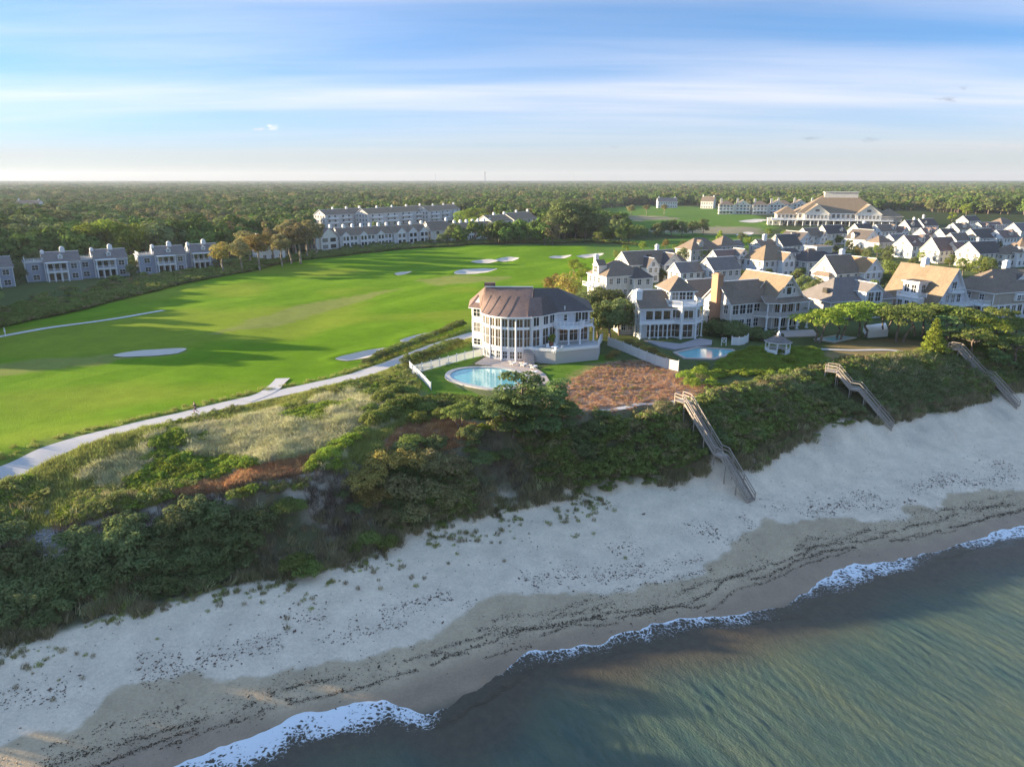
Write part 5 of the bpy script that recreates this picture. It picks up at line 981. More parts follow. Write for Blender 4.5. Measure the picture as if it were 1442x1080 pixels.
def plant(kind, seed, n, leaf, mat, bark='bark', jit=.5, shell=(0.72, 1.06)):
    """returns (trunk mesh, crown mesh) built at the origin, real size"""
    rs = np.random.default_rng(seed); tb = MB(); lobes = []; up = .25; low = -.55
    if kind == 'broad':                      # about 10 m tall, 9 m wide
        wood(tb, rs, (0, 0, -.6), (rs.normal() * .3, rs.normal() * .3, 5.5), .32, .16)
        for i in range(26):
            u = rs.uniform(0, 1); th = i * 2.399 + rs.uniform(-.4, .4); z = 3.0 + 6.2 * u; rad = 3.7 * math.sqrt(max(.04, 1 - ((z - 5.4) / 4.4) ** 2)) * rs.uniform(.55, 1.05); s = rs.uniform(1.0, 1.9)
            lobes.append((rad * math.cos(th), rad * math.sin(th), z, s, s, s * .8))
            if i % 4 == 0: wood(tb, rs, (0, 0, 2.6 + u * 2), lobes[-1][:3], .12, .03, 3)
    elif kind == 'trimmed':                  # tall bare trunk with an umbrella crown, 12 m
        wood(tb, rs, (0, 0, -.6), (.2, .1, 8.0), .34, .2)
        for i in range(26):
            th = i * 2.399; rad = 3.3 * math.sqrt(rs.uniform(0, 1)); z = 8.4 + rs.uniform(-.95, 1) * 2.6 * math.sqrt(max(0, 1 - (rad / 4.0) ** 2)); s = rs.uniform(1.0, 1.6); lobes.append((rad * math.cos(th), rad * math.sin(th), z, s * 1.1, s * 1.1, s * .8))
            if i % 3 == 0: wood(tb, rs, (0, 0, 6.0 + rs.uniform(0, 1.5)), lobes[-1][:3], .13, .04, 3)
    elif kind == 'pine':                     # wind shaped shore pine with flat pads, 7 m
        lean = rs.normal(size=2) * .7; tp = (lean[0], lean[1], 5.6); wood(tb, rs, (0, 0, -.8), tp, .26, .1, 5, .35)
        for i in range(22):
            u = rs.uniform(.25, 1.0); th = i * 2.399 + rs.uniform(-.3, .3); rad = (3.6 - 2.6 * (u - .25)) * rs.uniform(.35, 1); z = 1.6 + 5.0 * u; s = rs.uniform(.8, 1.5); lobes.append((lean[0] * u + rad * math.cos(th), lean[1] * u + rad * math.sin(th), z, s, s, s * .38))
            if i % 2 == 0: wood(tb, rs, (lean[0] * u * .8, lean[1] * u * .8, z - .9), (lobes[-1][0], lobes[-1][1], z - .25), .09, .03, 3, .15)
        up = .6; low = -.3
    elif kind == 'flatpine':                 # umbrella topped pine, 6 m, bare leaning trunks
        for q in range(2): wood(tb, rs, (q * .8 - .4, 0, -.6), (q * 1.8 - 1.0, rs.normal() * .6, 4.0), .22, .12, 4, .3)
        for i in range(26):
            th = i * 2.399; rad = 4.6 * math.sqrt((i + .5) / 26); z = 5.3 - .055 * rad ** 2 + rs.uniform(-.7, .5); s = rs.uniform(.8, 1.35); lobes.append((rad * math.cos(th), rad * math.sin(th) * .85, z, s, s, s * .5))
            if i % 3 == 0: wood(tb, rs, ((i % 2) * 1.2 - .6, 0, 3.2), (lobes[-1][0], lobes[-1][1], z - .3), .09, .03, 3, .15)
        up = .6; low = -.3
    elif kind == 'conifer':                  # 8 m cone
        wood(tb, rs, (0, 0, -.6), (0, 0, 7.4), .22, .04)
        for i in range(34):
            u = (i + .5) / 34; th = i * 2.399; rad = 2.5 * (1 - u) ** .8 * rs.uniform(.5, 1); z = .9 + 7.0 * u; s = .45 + .75 * (1 - u); lobes.append((rad * math.cos(th), rad * math.sin(th), z, s, s, s * .55))
        up = .4
    elif kind == 'shrub':                    # mound, 2.4 m tall, 4 m wide
        for i in range(5): a = rs.uniform(0, 6.28); wood(tb, rs, (0, 0, -.4), (1.1 * math.cos(a), 1.1 * math.sin(a), 1.5), .05, .02, 3, .1, 4)
        for i in range(20):
            th = i * 2.399; rad = 1.75 * math.sqrt((i + .3) / 20); z = .3 + 1.5 * math.sqrt(max(.02, 1 - (rad / 2.0) ** 2)) * rs.uniform(.5, 1.05); s = rs.uniform(.38, .75); lobes.append((rad * math.cos(th), rad * math.sin(th), z, s, s, s * .9))
        low = -.35
    elif kind == 'scrub':                    # low loose ground shrub, 0.9 m tall
        for i in range(4): a = rs.uniform(0, 6.28); wood(tb, rs, (0, 0, -.3), (.6 * math.cos(a), .6 * math.sin(a), .6), .03, .012, 2, .06, 4)
        for i in range(9): th = i * 2.399; rad = .95 * math.sqrt((i + .3) / 9); s = rs.uniform(.22, .45); lobes.append((rad * math.cos(th), rad * math.sin(th), .25 + .35 * rs.uniform(0, 1), s, s, s * .8))
        low = -.2
    V, F = leaves(rs, lobes, n, leaf, up, shell, low=low, jit=jit)
    tV, tF = mb_np(tb); return npmesh('trunk', tV, np.array(tF), M[bark], smooth=True), npmesh('crown', V, F, M[mat])
PL = {}
def plants(key, kind, seeds, n, leaf, mat, bark='bark'): PL[key] = [plant(kind, s, n, leaf, mat, bark) for s in seeds]
plants('broad', 'broad', (1, 2, 3), 2600, .36, 'leaf_mid'); plants('broad_dark', 'broad', (4, 5), 3200, .36, 'leaf_dark'); plants('broad_bright', 'broad', (6, 7), 2600, .36, 'leaf_bright'); plants('broad_gold', 'broad', (8, 9), 2200, .36, 'leaf_gold')
plants('trimmed', 'trimmed', (11, 12, 13), 3400, .36, 'leaf_olive', 'pale_bark'); plants('trimmed_gold', 'trimmed', (14,), 3200, .36, 'leaf_gold', 'pale_bark')
plants('pine', 'pine', (21, 22, 23), 3600, .22, 'leaf_pine'); plants('flatpine', 'flatpine', (24, 25), 3800, .22, 'leaf_mid', 'bark'); plants('flatpine_b', 'flatpine', (26,), 3800, .22, 'leaf_bright', 'bark'); plants('conifer', 'conifer', (27, 28), 3400, .24, 'leaf_bright')
plants('shrub', 'shrub', (31, 32, 33), 2300, .15, 'leaf_mid'); plants('shrub_dark', 'shrub', (34, 35, 36), 2300, .15, 'leaf_dark'); plants('shrub_bright', 'shrub', (37, 38), 2300, .14, 'leaf_bright'); plants('shrub_gold', 'shrub', (39, 40), 2300, .13, 'leaf_gold'); plants('shrub_olive', 'shrub', (41, 42), 2300, .14, 'leaf_olive')
PC = {}
def put_plant(key, x, y, s, label, cat, name, group=None, sz=None, z=None, rz=None, sink=0.0):
    v = PC.get(key, 0); PC[key] = v + 1; tr, cr_ = PL[key][v % len(PL[key])]
    o = thing(name, label, cat, (x, y, (m1(x, y) if z is None else z) - sink), rng.uniform(0, 6.28) if rz is None else rz, group); o.scale = (s, s, s * (sz or 1)) if not hasattr(s, '__len__') else s
    obj('trunk' if name.endswith('tree') else 'stems', tr, o); obj('crown' if name.endswith('tree') else 'foliage', cr_, o); return o
def at(px, py): x, y, z = G(px, py); return x, y
def pl(key, px, py, s, label, cat='tree', name='broadleaf_tree', group=None, **k): x, y = at(px, py); return put_plant(key, x, y, s, label, cat, name, group, **k)
def plz(key, px, py, s, *a, **k): x, y = P(px, py, PLAT); return put_plant(key, x, y, s, *a, **k)
# --- trees round the large houses
plz('broad_gold', 800, 425, .78, 'olive gold tree behind the large white house', 'tree', 'broadleaf_tree'); plz('broad_gold', 778, 418, .6, 'smaller yellowing tree at the corner of the fairway behind the large white house', 'tree', 'broadleaf_tree')
plz('broad_bright', 818, 398, .6, 'yellow green tree beside the hipped cream house', 'tree', 'broadleaf_tree'); plz('broad_bright', 808, 388, .5, 'small yellow green tree at the village end of the fairway', 'tree', 'broadleaf_tree')
G1 = 'dark trees between the two white houses'
for px, py, s in ((826, 468, .8), (842, 476, .72), (858, 478, .78), (872, 472, .78), (838, 452, .75), (862, 455, .78), (848, 464, .85)): plz('broad_dark', px, py, s, 'dense dark tree between the two white houses', 'tree', 'broadleaf_tree', G1)
G2 = 'flat topped shore pines by the stairs'
for key, px, py, s in (('flatpine_b', 1150, 482, 1.1), ('flatpine_b', 1180, 478, 1.2), ('flatpine_b', 1212, 474, 1.2), ('flatpine', 1268, 482, 1.2), ('flatpine', 1245, 472, 1.1), ('flatpine', 1292, 474, 1.2), ('flatpine', 1340, 478, 1.15), ('flatpine_b', 1388, 486, 1.0), ('flatpine', 1425, 494, 1.1), ('flatpine', 1368, 494, .9), ('flatpine', 1315, 470, 1.0), ('flatpine', 1400, 474, 1.0), ('flatpine', 1440, 480, 1.0), ('flatpine', 1362, 474, .9)):
    plz(key, px, py, s, 'flat topped shore pine in front of the seaward houses', 'pine tree', 'pine_tree', G2)
plz('conifer', 1312, 498, .85, 'bright green cone shaped pine beside the far beach stairway', 'pine tree', 'pine_tree'); plz('pine', 1330, 486, .85, 'dark open pine behind the cone shaped one', 'pine tree', 'pine_tree'); plz('pine', 1410, 500, .7, 'dark shore pine overhanging the far stairway', 'pine tree', 'pine_tree')
G3 = 'dark pines below the oval pool'
for px, py, s in ((708, 606, .85), (738, 604, 1.15), (770, 604, .95), (756, 622, .85), (724, 624, .75)): pl('pine', px, py, s, 'dark green pine in the clump below the oval pool', 'pine tree', 'pine_tree', G3)
pl('flatpine', 648, 606, .6, 'little bare stemmed pine left of the pine clump', 'pine tree', 'pine_tree'); pl('pine', 795, 616, .8, 'bluish green pine at the right side of the pine clump', 'pine tree', 'pine_tree')
for A, B, n_ in (((518, 514), (648, 461), 22), ((572, 513), (645, 485), 11)):
    for i in range(n_): f_ = i / (n_ - 1); plz('shrub' if i % 3 else 'shrub_dark', A[0] + (B[0] - A[0]) * f_, A[1] + (B[1] - A[1]) * f_, float(rng.uniform(.55, .8)), 'clipped green hedge shrub along the drive to the large white house', 'shrub', 'shrub', 'hedges along the drive')
# --- village greenery
GV = 'trees and bushes between the village houses'
for key, px, py, s, nm in (('broad_bright', 880, 362, .42, 1), ('broad', 870, 372, .5, 1), ('broad_bright', 905, 352, .42, 1), ('broad_gold', 937, 350, .42, 1), ('broad_dark', 930, 397, .42, 1), ('broad_dark', 905, 395, .36, 1), ('broad_dark', 948, 392, .4, 1), ('broad_gold', 975, 397, .5, 1), ('broad_bright', 985, 392, .42, 1),
        ('broad_dark', 960, 372, .6, 1), ('broad_bright', 985, 368, .55, 1), ('broad_gold', 1000, 368, .5, 1), ('broad_dark', 1032, 392, .5, 1), ('broad_bright', 1040, 398, .4, 1), ('broad_dark', 1040, 352, .5, 1), ('broad_dark', 1130, 418, .6, 1), ('broad_dark', 1148, 428, .62, 1), ('broad_dark', 1152, 408, .5, 1), ('broad_dark', 1120, 402, .5, 1),
        ('broad_bright', 1130, 392, .36, 1), ('broad', 1252, 398, .72, 1), ('broad', 1268, 400, .66, 1), ('broad_dark', 1245, 408, .5, 1), ('broad_dark', 1285, 380, .45, 1), ('broad', 1355, 388, .6, 1), ('broad', 1378, 392, .72, 1), ('broad', 1390, 386, .6, 1), ('broad_bright', 1430, 372, .45, 1), ('broad_bright', 1410, 368, .4, 1), ('broad_bright', 1442, 374, .4, 1),
        ('broad_dark', 1220, 368, .55, 1), ('broad_gold', 1208, 365, .45, 1), ('broad', 1235, 362, .5, 1), ('broad_dark', 1250, 366, .55, 1), ('broad', 1180, 345, .5, 1), ('broad_dark', 1195, 352, .45, 1), ('broad_bright', 1225, 352, .4, 1), ('broad_dark', 1300, 366, .5, 1), ('broad_dark', 1000, 452, .55, 1), ('broad_dark', 988, 448, .4, 1), ('broad_bright', 1340, 312, .7, 1), ('broad_bright', 1360, 305, 1.1, 1), ('broad_dark', 1405, 352, .4, 1), ('broad', 1065, 356, .35, 1), ('broad_dark', 1040, 380, .42, 1), ('broad', 1340, 356, .4, 1), ('broad_dark', 1270, 350, .4, 1), ('broad_dark', 1160, 335, .4, 1), ('broad', 1395, 340, .35, 1)):
    plz(key, px, py, s, 'garden tree growing between the village houses', 'tree', 'broadleaf_tree', GV)
vr = np.random.default_rng(31); cand = jgrid(40, 330, 165, 420, 7.0, 33); HX = np.array([(o.location.x, o.location.y) for o in bpy.data.objects if o.get('category') == 'house'])
VZ = [P(*p, PLAT) for p in ((838, 415), (842, 374), (930, 354), (1000, 340), (1075, 332), (1090, 322), (1330, 305), (1442, 306), (1480, 306), (1560, 440), (1442, 450), (1100, 455), (980, 470), (900, 440))]
cand = cand[(polysd(VZ, cand[:, 0], cand[:, 1]) < 0) & (np.min(np.hypot(cand[:, None, 0] - HX[None, :, 0], cand[:, None, 1] - HX[None, :, 1]), axis=1) > 8.2)]; cand = cand[vr.permutation(len(cand))[:95]]
for x, y in cand: put_plant(('broad_dark', 'broad', 'broad_dark', 'broad_bright', 'broad')[vr.integers(0, 5)], x, y, float(vr.uniform(.26, .5)), 'garden tree growing between the village houses', 'tree', 'broadleaf_tree', GV)
plz('conifer', 1012, 358, 1.25, 'tall yellow green pine standing above the village roofs', 'pine tree', 'pine_tree')
# --- trees of the links
G4 = 'tall trimmed trees at the edge of the fairway'
for key, px, py, s in (('trimmed_gold', 315, 388, .95), ('trimmed', 341, 384, .95), ('trimmed_gold', 366, 381, 1.15), ('trimmed', 398, 377, 1.0), ('trimmed', 410, 374, 1.15), ('trimmed', 424, 374, 1.3), ('trimmed', 434, 366, 1.3), ('trimmed', 445, 360, 1.2), ('trimmed', 405, 364, 1.3), ('trimmed', 418, 360, 1.3), ('trimmed', 352, 374, 1.1), ('trimmed', 385, 370, 1.1)):
    plz(key, px, py, s, 'tall umbrella crowned tree with a bare trunk at the fairway edge', 'tree', 'broadleaf_tree', G4)

for px, s in ((118, 1.35), (140, 1.6), (163, 1.65), (186, 1.55)): plz('broad_bright', px, 371, s, 'bright yellow green tree of the long mound behind the slate blue villas', 'tree', 'broadleaf_tree', 'bright mound of trees behind the villas')
plz('broad', 205, 366, 1.2, 'dark green tree right of the bright mounded tree', 'tree', 'broadleaf_tree').scale = (1.5, 1.3, 1.1); plz('broad', 108, 372, 1.0, 'rounded green tree left of the bright mounded tree', 'tree', 'broadleaf_tree')
for px, py, s in ((186, 392, .42), (191, 386, .5), (183, 382, .6), (30, 402, .5), (36, 396, .55), (24, 394, .6), (308, 380, .45), (50, 384, .7), (62, 380, .6)): plz('broad' if px % 2 else 'broad_dark', px, py, s, 'bushy green tree between the slate blue villas', 'tree', 'broadleaf_tree', 'bushy trees between the villas')
for i in range(26):
    f_ = i / 25; plz('shrub_dark' if i % 2 else 'shrub', 482 + 214 * f_ + float(rng.uniform(-3, 3)), 351.5 - 15.5 * f_, float(rng.uniform(.5, 1.0)), 'rounded garden shrub along the front of the terraces', 'shrub', 'shrub', 'shrubs in front of the terraces')
G5 = 'dark wood at the end of the fairway'
for px, py, s in ((779, 338, 1.4), (788, 340, 1.8), (795, 340, 2.0), (810, 340, 2.0), (824, 340, 1.8), (838, 339, 1.4), (800, 330, 1.9), (820, 328, 1.9), (795, 328, 1.8)): plz('broad_dark', px, py, s, 'massive dark tree of the wood that closes the fairway', 'tree', 'broadleaf_tree', G5)
for px, py, s in ((850, 342, .8), (862, 342, .75), (874, 343, .8), (885, 342, .7), (842, 344, .6), (893, 336, .8), (905, 335, .7)): plz('broad', px, py, s, 'grey green bushy tree in front of the second fairway', 'tree', 'broadleaf_tree', 'bushy trees before the second fairway')
for px, py, s in ((925, 334, .8), (945, 332, .9), (960, 332, .9), (975, 331, .8), (990, 330, .9), (935, 330, .8)): plz('broad_dark', px, py, s, 'dark tree of the low belt across the second fairway', 'tree', 'broadleaf_tree', 'tree belt across the second fairway')
for px, py, s in ((888, 306, .9), (910, 303, .8), (935, 302, .8)): plz('trimmed', px, py, s, 'lone tree standing on the second fairway', 'tree', 'broadleaf_tree', 'lone trees on the second fairway')
for px, py, s in ((530, 330, .8), (538, 333, .7), (622, 347, .6), (630, 345, .75), (650, 322, 1.1), (660, 318, 1.2), (675, 318, 1.2), (684, 322, 1.0), (666, 326, .9)): plz('broad_bright' if px > 640 else 'broad_dark', px, py, s, 'bushy tree growing between the town house terraces' if px < 640 else 'yellow green tree behind the white terrace', 'tree', 'broadleaf_tree', 'trees between the terraces' if px < 640 else 'yellow green trees behind the terrace')
# --- shrubs of bluff and dunes
GS = 'rounded shrubs on bluff and dunes'
def shrubs(key, lst, label, group):
    for px, py, s in lst: pl(key, px, py, s, label, 'shrub', 'shrub', group, sz=rng.uniform(.85, 1.2), sink=.15)
for px, py, s in ((515, 690, 1.15), (545, 668, 1.25), (575, 660, 1.2), (605, 662, 1.2), (635, 668, 1.1), (652, 690, .95), (528, 712, 1.1)): pl('shrub_gold' if px < 580 else 'shrub_olive', px, py, s * 1.1, 'golden leaved bush of the big clump on the bluff edge', 'shrub', 'shrub', 'golden bush clump on the bluff edge', sink=.1)
shrubs('shrub_olive', [(560, 700, 1.3), (600, 705, 1.35), (635, 715, 1.2), (580, 735, 1.0), (545, 735, .9)], 'olive green bush on the lower side of the golden clump', 'olive bushes below the golden clump')
shrubs('shrub_dark', [(270, 725, 1.25), (300, 735, 1.2), (250, 745, 1.15), (330, 760, 1.15), (360, 750, 1.3), (345, 775, 1.2), (225, 770, 1.2), (180, 775, 1.2), (150, 785, 1.25), (120, 800, 1.2), (200, 800, 1.3), (240, 800, 1.1), (165, 820, 1.2), (90, 825, 1.2), (60, 845, 1.2), (30, 860, 1.1), (130, 840, 1.1), (20, 800, 1.2), (45, 815, 1.0), (10, 770, 1.2), (10, 835, 1.0), (110, 765, 1.0), (280, 765, 1.0), (310, 790, .9), (270, 790, 1.0), (225, 835, .9), (85, 860, .9), (180, 750, 1.1), (5, 880, .9), (60, 880, .8), (300, 755, 1.1)], 'dark green beach shrub on the shaded lower dune', 'dark shrubs on the lower dune')
shrubs('shrub', [(420, 805, .95), (432, 812, .8), (405, 722, .85), (420, 716, .7), (545, 770, .7), (520, 765, .7), (500, 775, .55)], 'lone green shrub at the top of the beach', 'lone shrubs above the beach')
shrubs('shrub_bright', [(465, 645, .8), (482, 632, .85), (450, 655, .7), (495, 622, .7), (470, 660, .6), (440, 662, .5)], 'bright yellow green shrub beside the rusty grass', 'bright shrubs beside the rusty grass')
shrubs('shrub', [(525, 560, .8), (540, 570, .9), (560, 580, .9), (580, 575, .9), (600, 582, .8), (545, 590, 1.0), (528, 600, 1.0), (560, 556, .8), (545, 545, .7), (575, 555, .75), (620, 590, .7), (520, 582, .8), (590, 597, .8), (510, 612, .7)], 'green shrub below the white pool fence', 'shrubs below the pool fence')
shrubs('shrub_bright', [(965, 535, .8), (985, 530, .9), (975, 545, .8), (1000, 545, .7), (1015, 548, .6), (990, 518, .6), (760, 590, .6), (680, 606, .5)], 'bright green shrub at the end of the board fence', 'bright shrubs at the board fence')
shrubs('shrub_gold', [(886, 485, .6), (897, 490, .65), (908, 496, .65), (919, 501, .65), (930, 507, .65), (940, 513, .6), (866, 500, .55), (858, 506, .5)], 'yellowing hedge shrub along the pale board fence', 'yellow hedge along the board fence')
shrubs('shrub_bright', [(1040, 505, .6), (1060, 512, .6), (1085, 515, .6), (1110, 512, .7), (1130, 505, .7), (1060, 495, .6), (1140, 515, .6), (1120, 500, .6), (1020, 512, .5), (1045, 525, .5)], 'bright green shrub round the gazebo', 'bright shrubs round the gazebo')
for px, py, s in ((1000, 470, .9), (1015, 474, .95), (1030, 476, .95), (1045, 476, .9), (1060, 478, .85), (1010, 464, .8), (1028, 466, .8), (1075, 480, .7), (1090, 478, .6)): plz('shrub_dark', px, py, s * 1.45, 'dark green hedge shrub in front of the brick chimney house', 'shrub', 'shrub', 'dark hedge before the chimney house')
shrubs('shrub_dark', [(600, 572, .6), (625, 575, .6), (650, 580, .55), (665, 572, .5)], 'dark garden shrub on the seaward side of the oval pool', 'garden shrubs by the oval pool')
bl_l = []
for i in range(60):
    s_ = rng.uniform(8, 118); f = rng.uniform(.12, .95); B0 = float(ext(TOP, s_, 1)); V0 = float(ext(VEG, s_, 1)) + .8; t_ = V0 + (B0 + 1 - V0) * f; x, y = xy(s_, t_)
    if not off_stairs(x, y, 2.4): continue
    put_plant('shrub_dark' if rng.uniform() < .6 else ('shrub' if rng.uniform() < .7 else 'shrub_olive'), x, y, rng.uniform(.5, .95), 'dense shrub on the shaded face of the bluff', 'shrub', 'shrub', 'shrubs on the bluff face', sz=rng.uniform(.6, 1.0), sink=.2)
# ---------------------------------------------------------------- masses of plants nobody could count
def tuft(name, seed, nb, h, spread, wd, mat, bend=.45):
    rs = np.random.default_rng(seed); V = []; F = []
    for i in range(nb):
        a = rs.uniform(0, 6.28); r = spread * math.sqrt(rs.uniform()); x, y = r * math.cos(a), r * math.sin(a); hh = h * rs.uniform(.55, 1.15); b = rs.uniform(0, 6.28); bx, by = math.cos(b) * bend * hh * rs.uniform(.4, 1.2), math.sin(b) * bend * hh * rs.uniform(.4, 1.2); c = rs.uniform(0, 6.28); wx, wy = math.cos(c) * wd / 2, math.sin(c) * wd / 2; n = len(V)
        V += [(x - wx, y - wy, -.05), (x + wx, y + wy, -.05), (x + bx * .4 + wx * .8, y + by * .4 + wy * .8, hh * .6), (x + bx * .4 - wx * .8, y + by * .4 - wy * .8, hh * .6), (x + bx, y + by, hh)]; F += [(n, n + 1, n + 2, n + 3), (n + 3, n + 2, n + 4, n + 4)]
    F = np.array(F); me = bpy.data.meshes.new(name); me.from_pydata(V, [], [tuple(f) if f[3] != f[2] else tuple(f[:3]) for f in F.tolist()]); me.materials.append(M[mat]); me.update(); return me
def joined(tc_):
    """one mesh of trunk and crown for use inside a mass"""
    t, c = tc_; nv = len(t.vertices); vt = np.empty(nv * 3, np.float32); t.vertices.foreach_get('co', vt); vc = np.empty(len(c.vertices) * 3, np.float32); c.vertices.foreach_get('co', vc)
    ft = [tuple(p.vertices) for p in t.polygons]; fc = [tuple(v + nv for v in p.vertices) for p in c.polygons]; me = bpy.data.meshes.new('plant'); me.from_pydata(np.concatenate([vt.reshape(-1, 3), vc.reshape(-1, 3)]).tolist(), [], ft + fc)
    me.materials.append(t.materials[0]); me.materials.append(c.materials[0]); me.polygons.foreach_set('material_index', [0] * len(ft) + [1] * len(fc)); me.update(); return me
def scatter(name, label, meshes, pos, scl, rot=None, tilt=0.0):
    """one object of kind stuff: geometry nodes set the given plants on the given points"""
    pos = np.asarray(pos, np.float32); n = len(pos); pm = bpy.data.meshes.new(name + '_points'); pm.vertices.add(n); pm.vertices.foreach_set('co', pos.ravel())
    scl = np.asarray(scl, np.float32); scl = np.repeat(scl[:, None], 3, 1) if scl.ndim == 1 else scl
    for k, v, ty, fld in (('scl', scl, 'FLOAT_VECTOR', 'vector'), ('rot', np.stack([rng.normal(0, tilt + 1e-6, n), rng.normal(0, tilt + 1e-6, n), rng.uniform(0, 6.283, n)], 1), 'FLOAT_VECTOR', 'vector')): a = pm.attributes.new(k, ty, 'POINT'); a.data.foreach_set(fld, v.astype(np.float32).ravel())
    a = pm.attributes.new('pick', 'INT', 'POINT'); a.data.foreach_set('value', rng.integers(0, len(meshes), n).astype(np.int32))
    o = obj(name, pm); tag(o, label, kind='stuff'); ng = bpy.data.node_groups.new(name, 'GeometryNodeTree'); ng.interface.new_socket('Geometry', in_out='INPUT', socket_type='NodeSocketGeometry'); ng.interface.new_socket('Geometry', in_out='OUTPUT', socket_type='NodeSocketGeometry')
    N = ng.nodes; gi = N.new('NodeGroupInput'); go = N.new('NodeGroupOutput'); ip = N.new('GeometryNodeInstanceOnPoints'); ip.inputs['Pick Instance'].default_value = True
    jg = N.new('GeometryNodeGeometryToInstance')
    for me_ in meshes:
        src = bpy.data.objects.new(name + '_source', me_); oi = N.new('GeometryNodeObjectInfo'); oi.inputs['Object'].default_value = src; oi.inputs['As Instance'].default_value = True; g2 = N.new('GeometryNodeGeometryToInstance'); ng.links.new(oi.outputs['Geometry'], jg.inputs[0])
        N.remove(g2)
    jn = N.new('GeometryNodeJoinGeometry')
    for nd in [q for q in N if q.bl_idname == 'GeometryNodeObjectInfo']: ng.links.new(nd.outputs['Geometry'], jn.inputs[0])
    N.remove(jg)
    for k, ty, s_ in (('scl', 'FLOAT_VECTOR', 'Scale'), ('rot', 'FLOAT_VECTOR', 'Rotation'), ('pick', 'INT', 'Instance Index')):
        na = N.new('GeometryNodeInputNamedAttribute'); na.data_type = ty; na.inputs['Name'].default_value = k; ng.links.new(na.outputs['Attribute'], ip.inputs[s_])
    ng.links.new(gi.outputs[0], ip.inputs['Points']); ng.links.new(jn.outputs[0], ip.inputs['Instance']); ng.links.new(ip.outputs[0], go.inputs[0]); md = o.modifiers.new('plants', 'NODES'); md.node_group = ng; return o
def inpoly(poly, n, seed=0):
    """random points inside a world polygon"""
    p = np.array(poly); rs = np.random.default_rng(seed); out = np.zeros((0, 2))
    while len(out) < n:
        q = rs.uniform(p.min(0), p.max(0), (n * 2, 2)); q = q[polysd(poly, q[:, 0], q[:, 1]) < 0]; out = np.concatenate([out, q])
    return out[:n]
def Z(q): return np.concatenate([q, mz(q[:, 0], q[:, 1])[:, None]], 1)
def sd_zone(k, x, y): return np.min([polysd(p, x, y) for p in ZONES[k]], axis=0)
scr = {k: [joined(plant('scrub', s, n, lf, m_)) for s in sd] for k, sd, n, lf, m_ in (('dark', (51, 52, 53), 420, .13, 'leaf_dark'), ('mid', (54, 55), 420, .13, 'leaf_mid'), ('bright', (56, 57), 400, .12, 'leaf_bright'), ('olive', (58, 59), 380, .12, 'leaf_olive'), ('dune', (91, 92), 380, .12, 'leaf_dune'))}
tf_pale = [tuft('tuft', s, 46, .75, .5, .05, 'grass_pale', .7) for s in (61, 62, 63)]; tf_green = [tuft('tuft', s, 46, .6, .5, .05, 'grass_green') for s in (64, 65)]; tf_rust = [tuft('tuft', s, 40, .38, .45, .05, 'grass_rust', .6) for s in (66, 67)]; tf_straw = [tuft('tuft', s, 46, .9, .5, .045, 'grass_straw', .5) for s in (68, 69)]
tf_heath = [tuft('tuft', s, 40, .34, .5, .05, 'grass_heath', .6) for s in (93, 94)]
tf_twig = [tuft('tuft', s, 30, 1.1, .6, .035, 'twig', .6) for s in (70, 71)]
# bluff face cover
rs = np.random.default_rng(5); n = 9500; s_ = rs.uniform(-100, 150, n); B0 = ext(TOP, s_, 1); V0 = ext(VEG, s_, 1); f = rs.uniform(-.06, 1.12, n); t_ = V0 + (B0 - V0) * f; x, y = xy(s_, t_); nz = fbm(x, y, 6, 201)
left = x < -14; bare = (np.min([polysd(p, x, y) for p in ZONES['sandpatch'] + ZONES['grey'] + ZONES['heath'] + ZONES['rust']], axis=0) < 1.2)
keep = ~bare & off_stairs(x, y) & ((~left) | (nz > .20)) & (rs.uniform(size=n) < np.where(f < .06, .35, 1)); x, y, nz, f = x[keep], y[keep], nz[keep], f[keep]; q = np.stack([x, y], 1); sc = rs.uniform(.6, 1.35, len(q)) * np.where(f < .1, .6, 1)
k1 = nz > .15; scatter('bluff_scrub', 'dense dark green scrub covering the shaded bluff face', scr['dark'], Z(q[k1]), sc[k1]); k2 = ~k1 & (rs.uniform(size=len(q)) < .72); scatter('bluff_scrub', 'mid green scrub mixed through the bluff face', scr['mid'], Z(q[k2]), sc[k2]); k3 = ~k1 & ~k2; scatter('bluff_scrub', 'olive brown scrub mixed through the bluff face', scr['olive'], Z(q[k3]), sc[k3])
n = 5200; s_ = rs.uniform(-60, 140, n); B0 = ext(TOP, s_, 1); V0 = ext(VEG, s_, 1); f = rs.uniform(.02, 1.0, n); x, y = xy(s_, V0 + (B0 - V0) * f); kk = (fbm(x, y, 7, 203) > np.where(x < -12, .08, .0)) & off_stairs(x, y, 1.1) & (np.min([polysd(p, x, y) for p in ZONES['sandpatch'] + ZONES['grey'] + ZONES['heath']], axis=0) > .8); scatter('bluff_grass', 'tawny dry grass growing through the scrub of the bluff face', tf_straw + tf_pale[:1] + tf_green[:1], Z(np.stack([x[kk], y[kk]], 1)), rs.uniform(.9, 1.7, kk.sum()), tilt=.25)
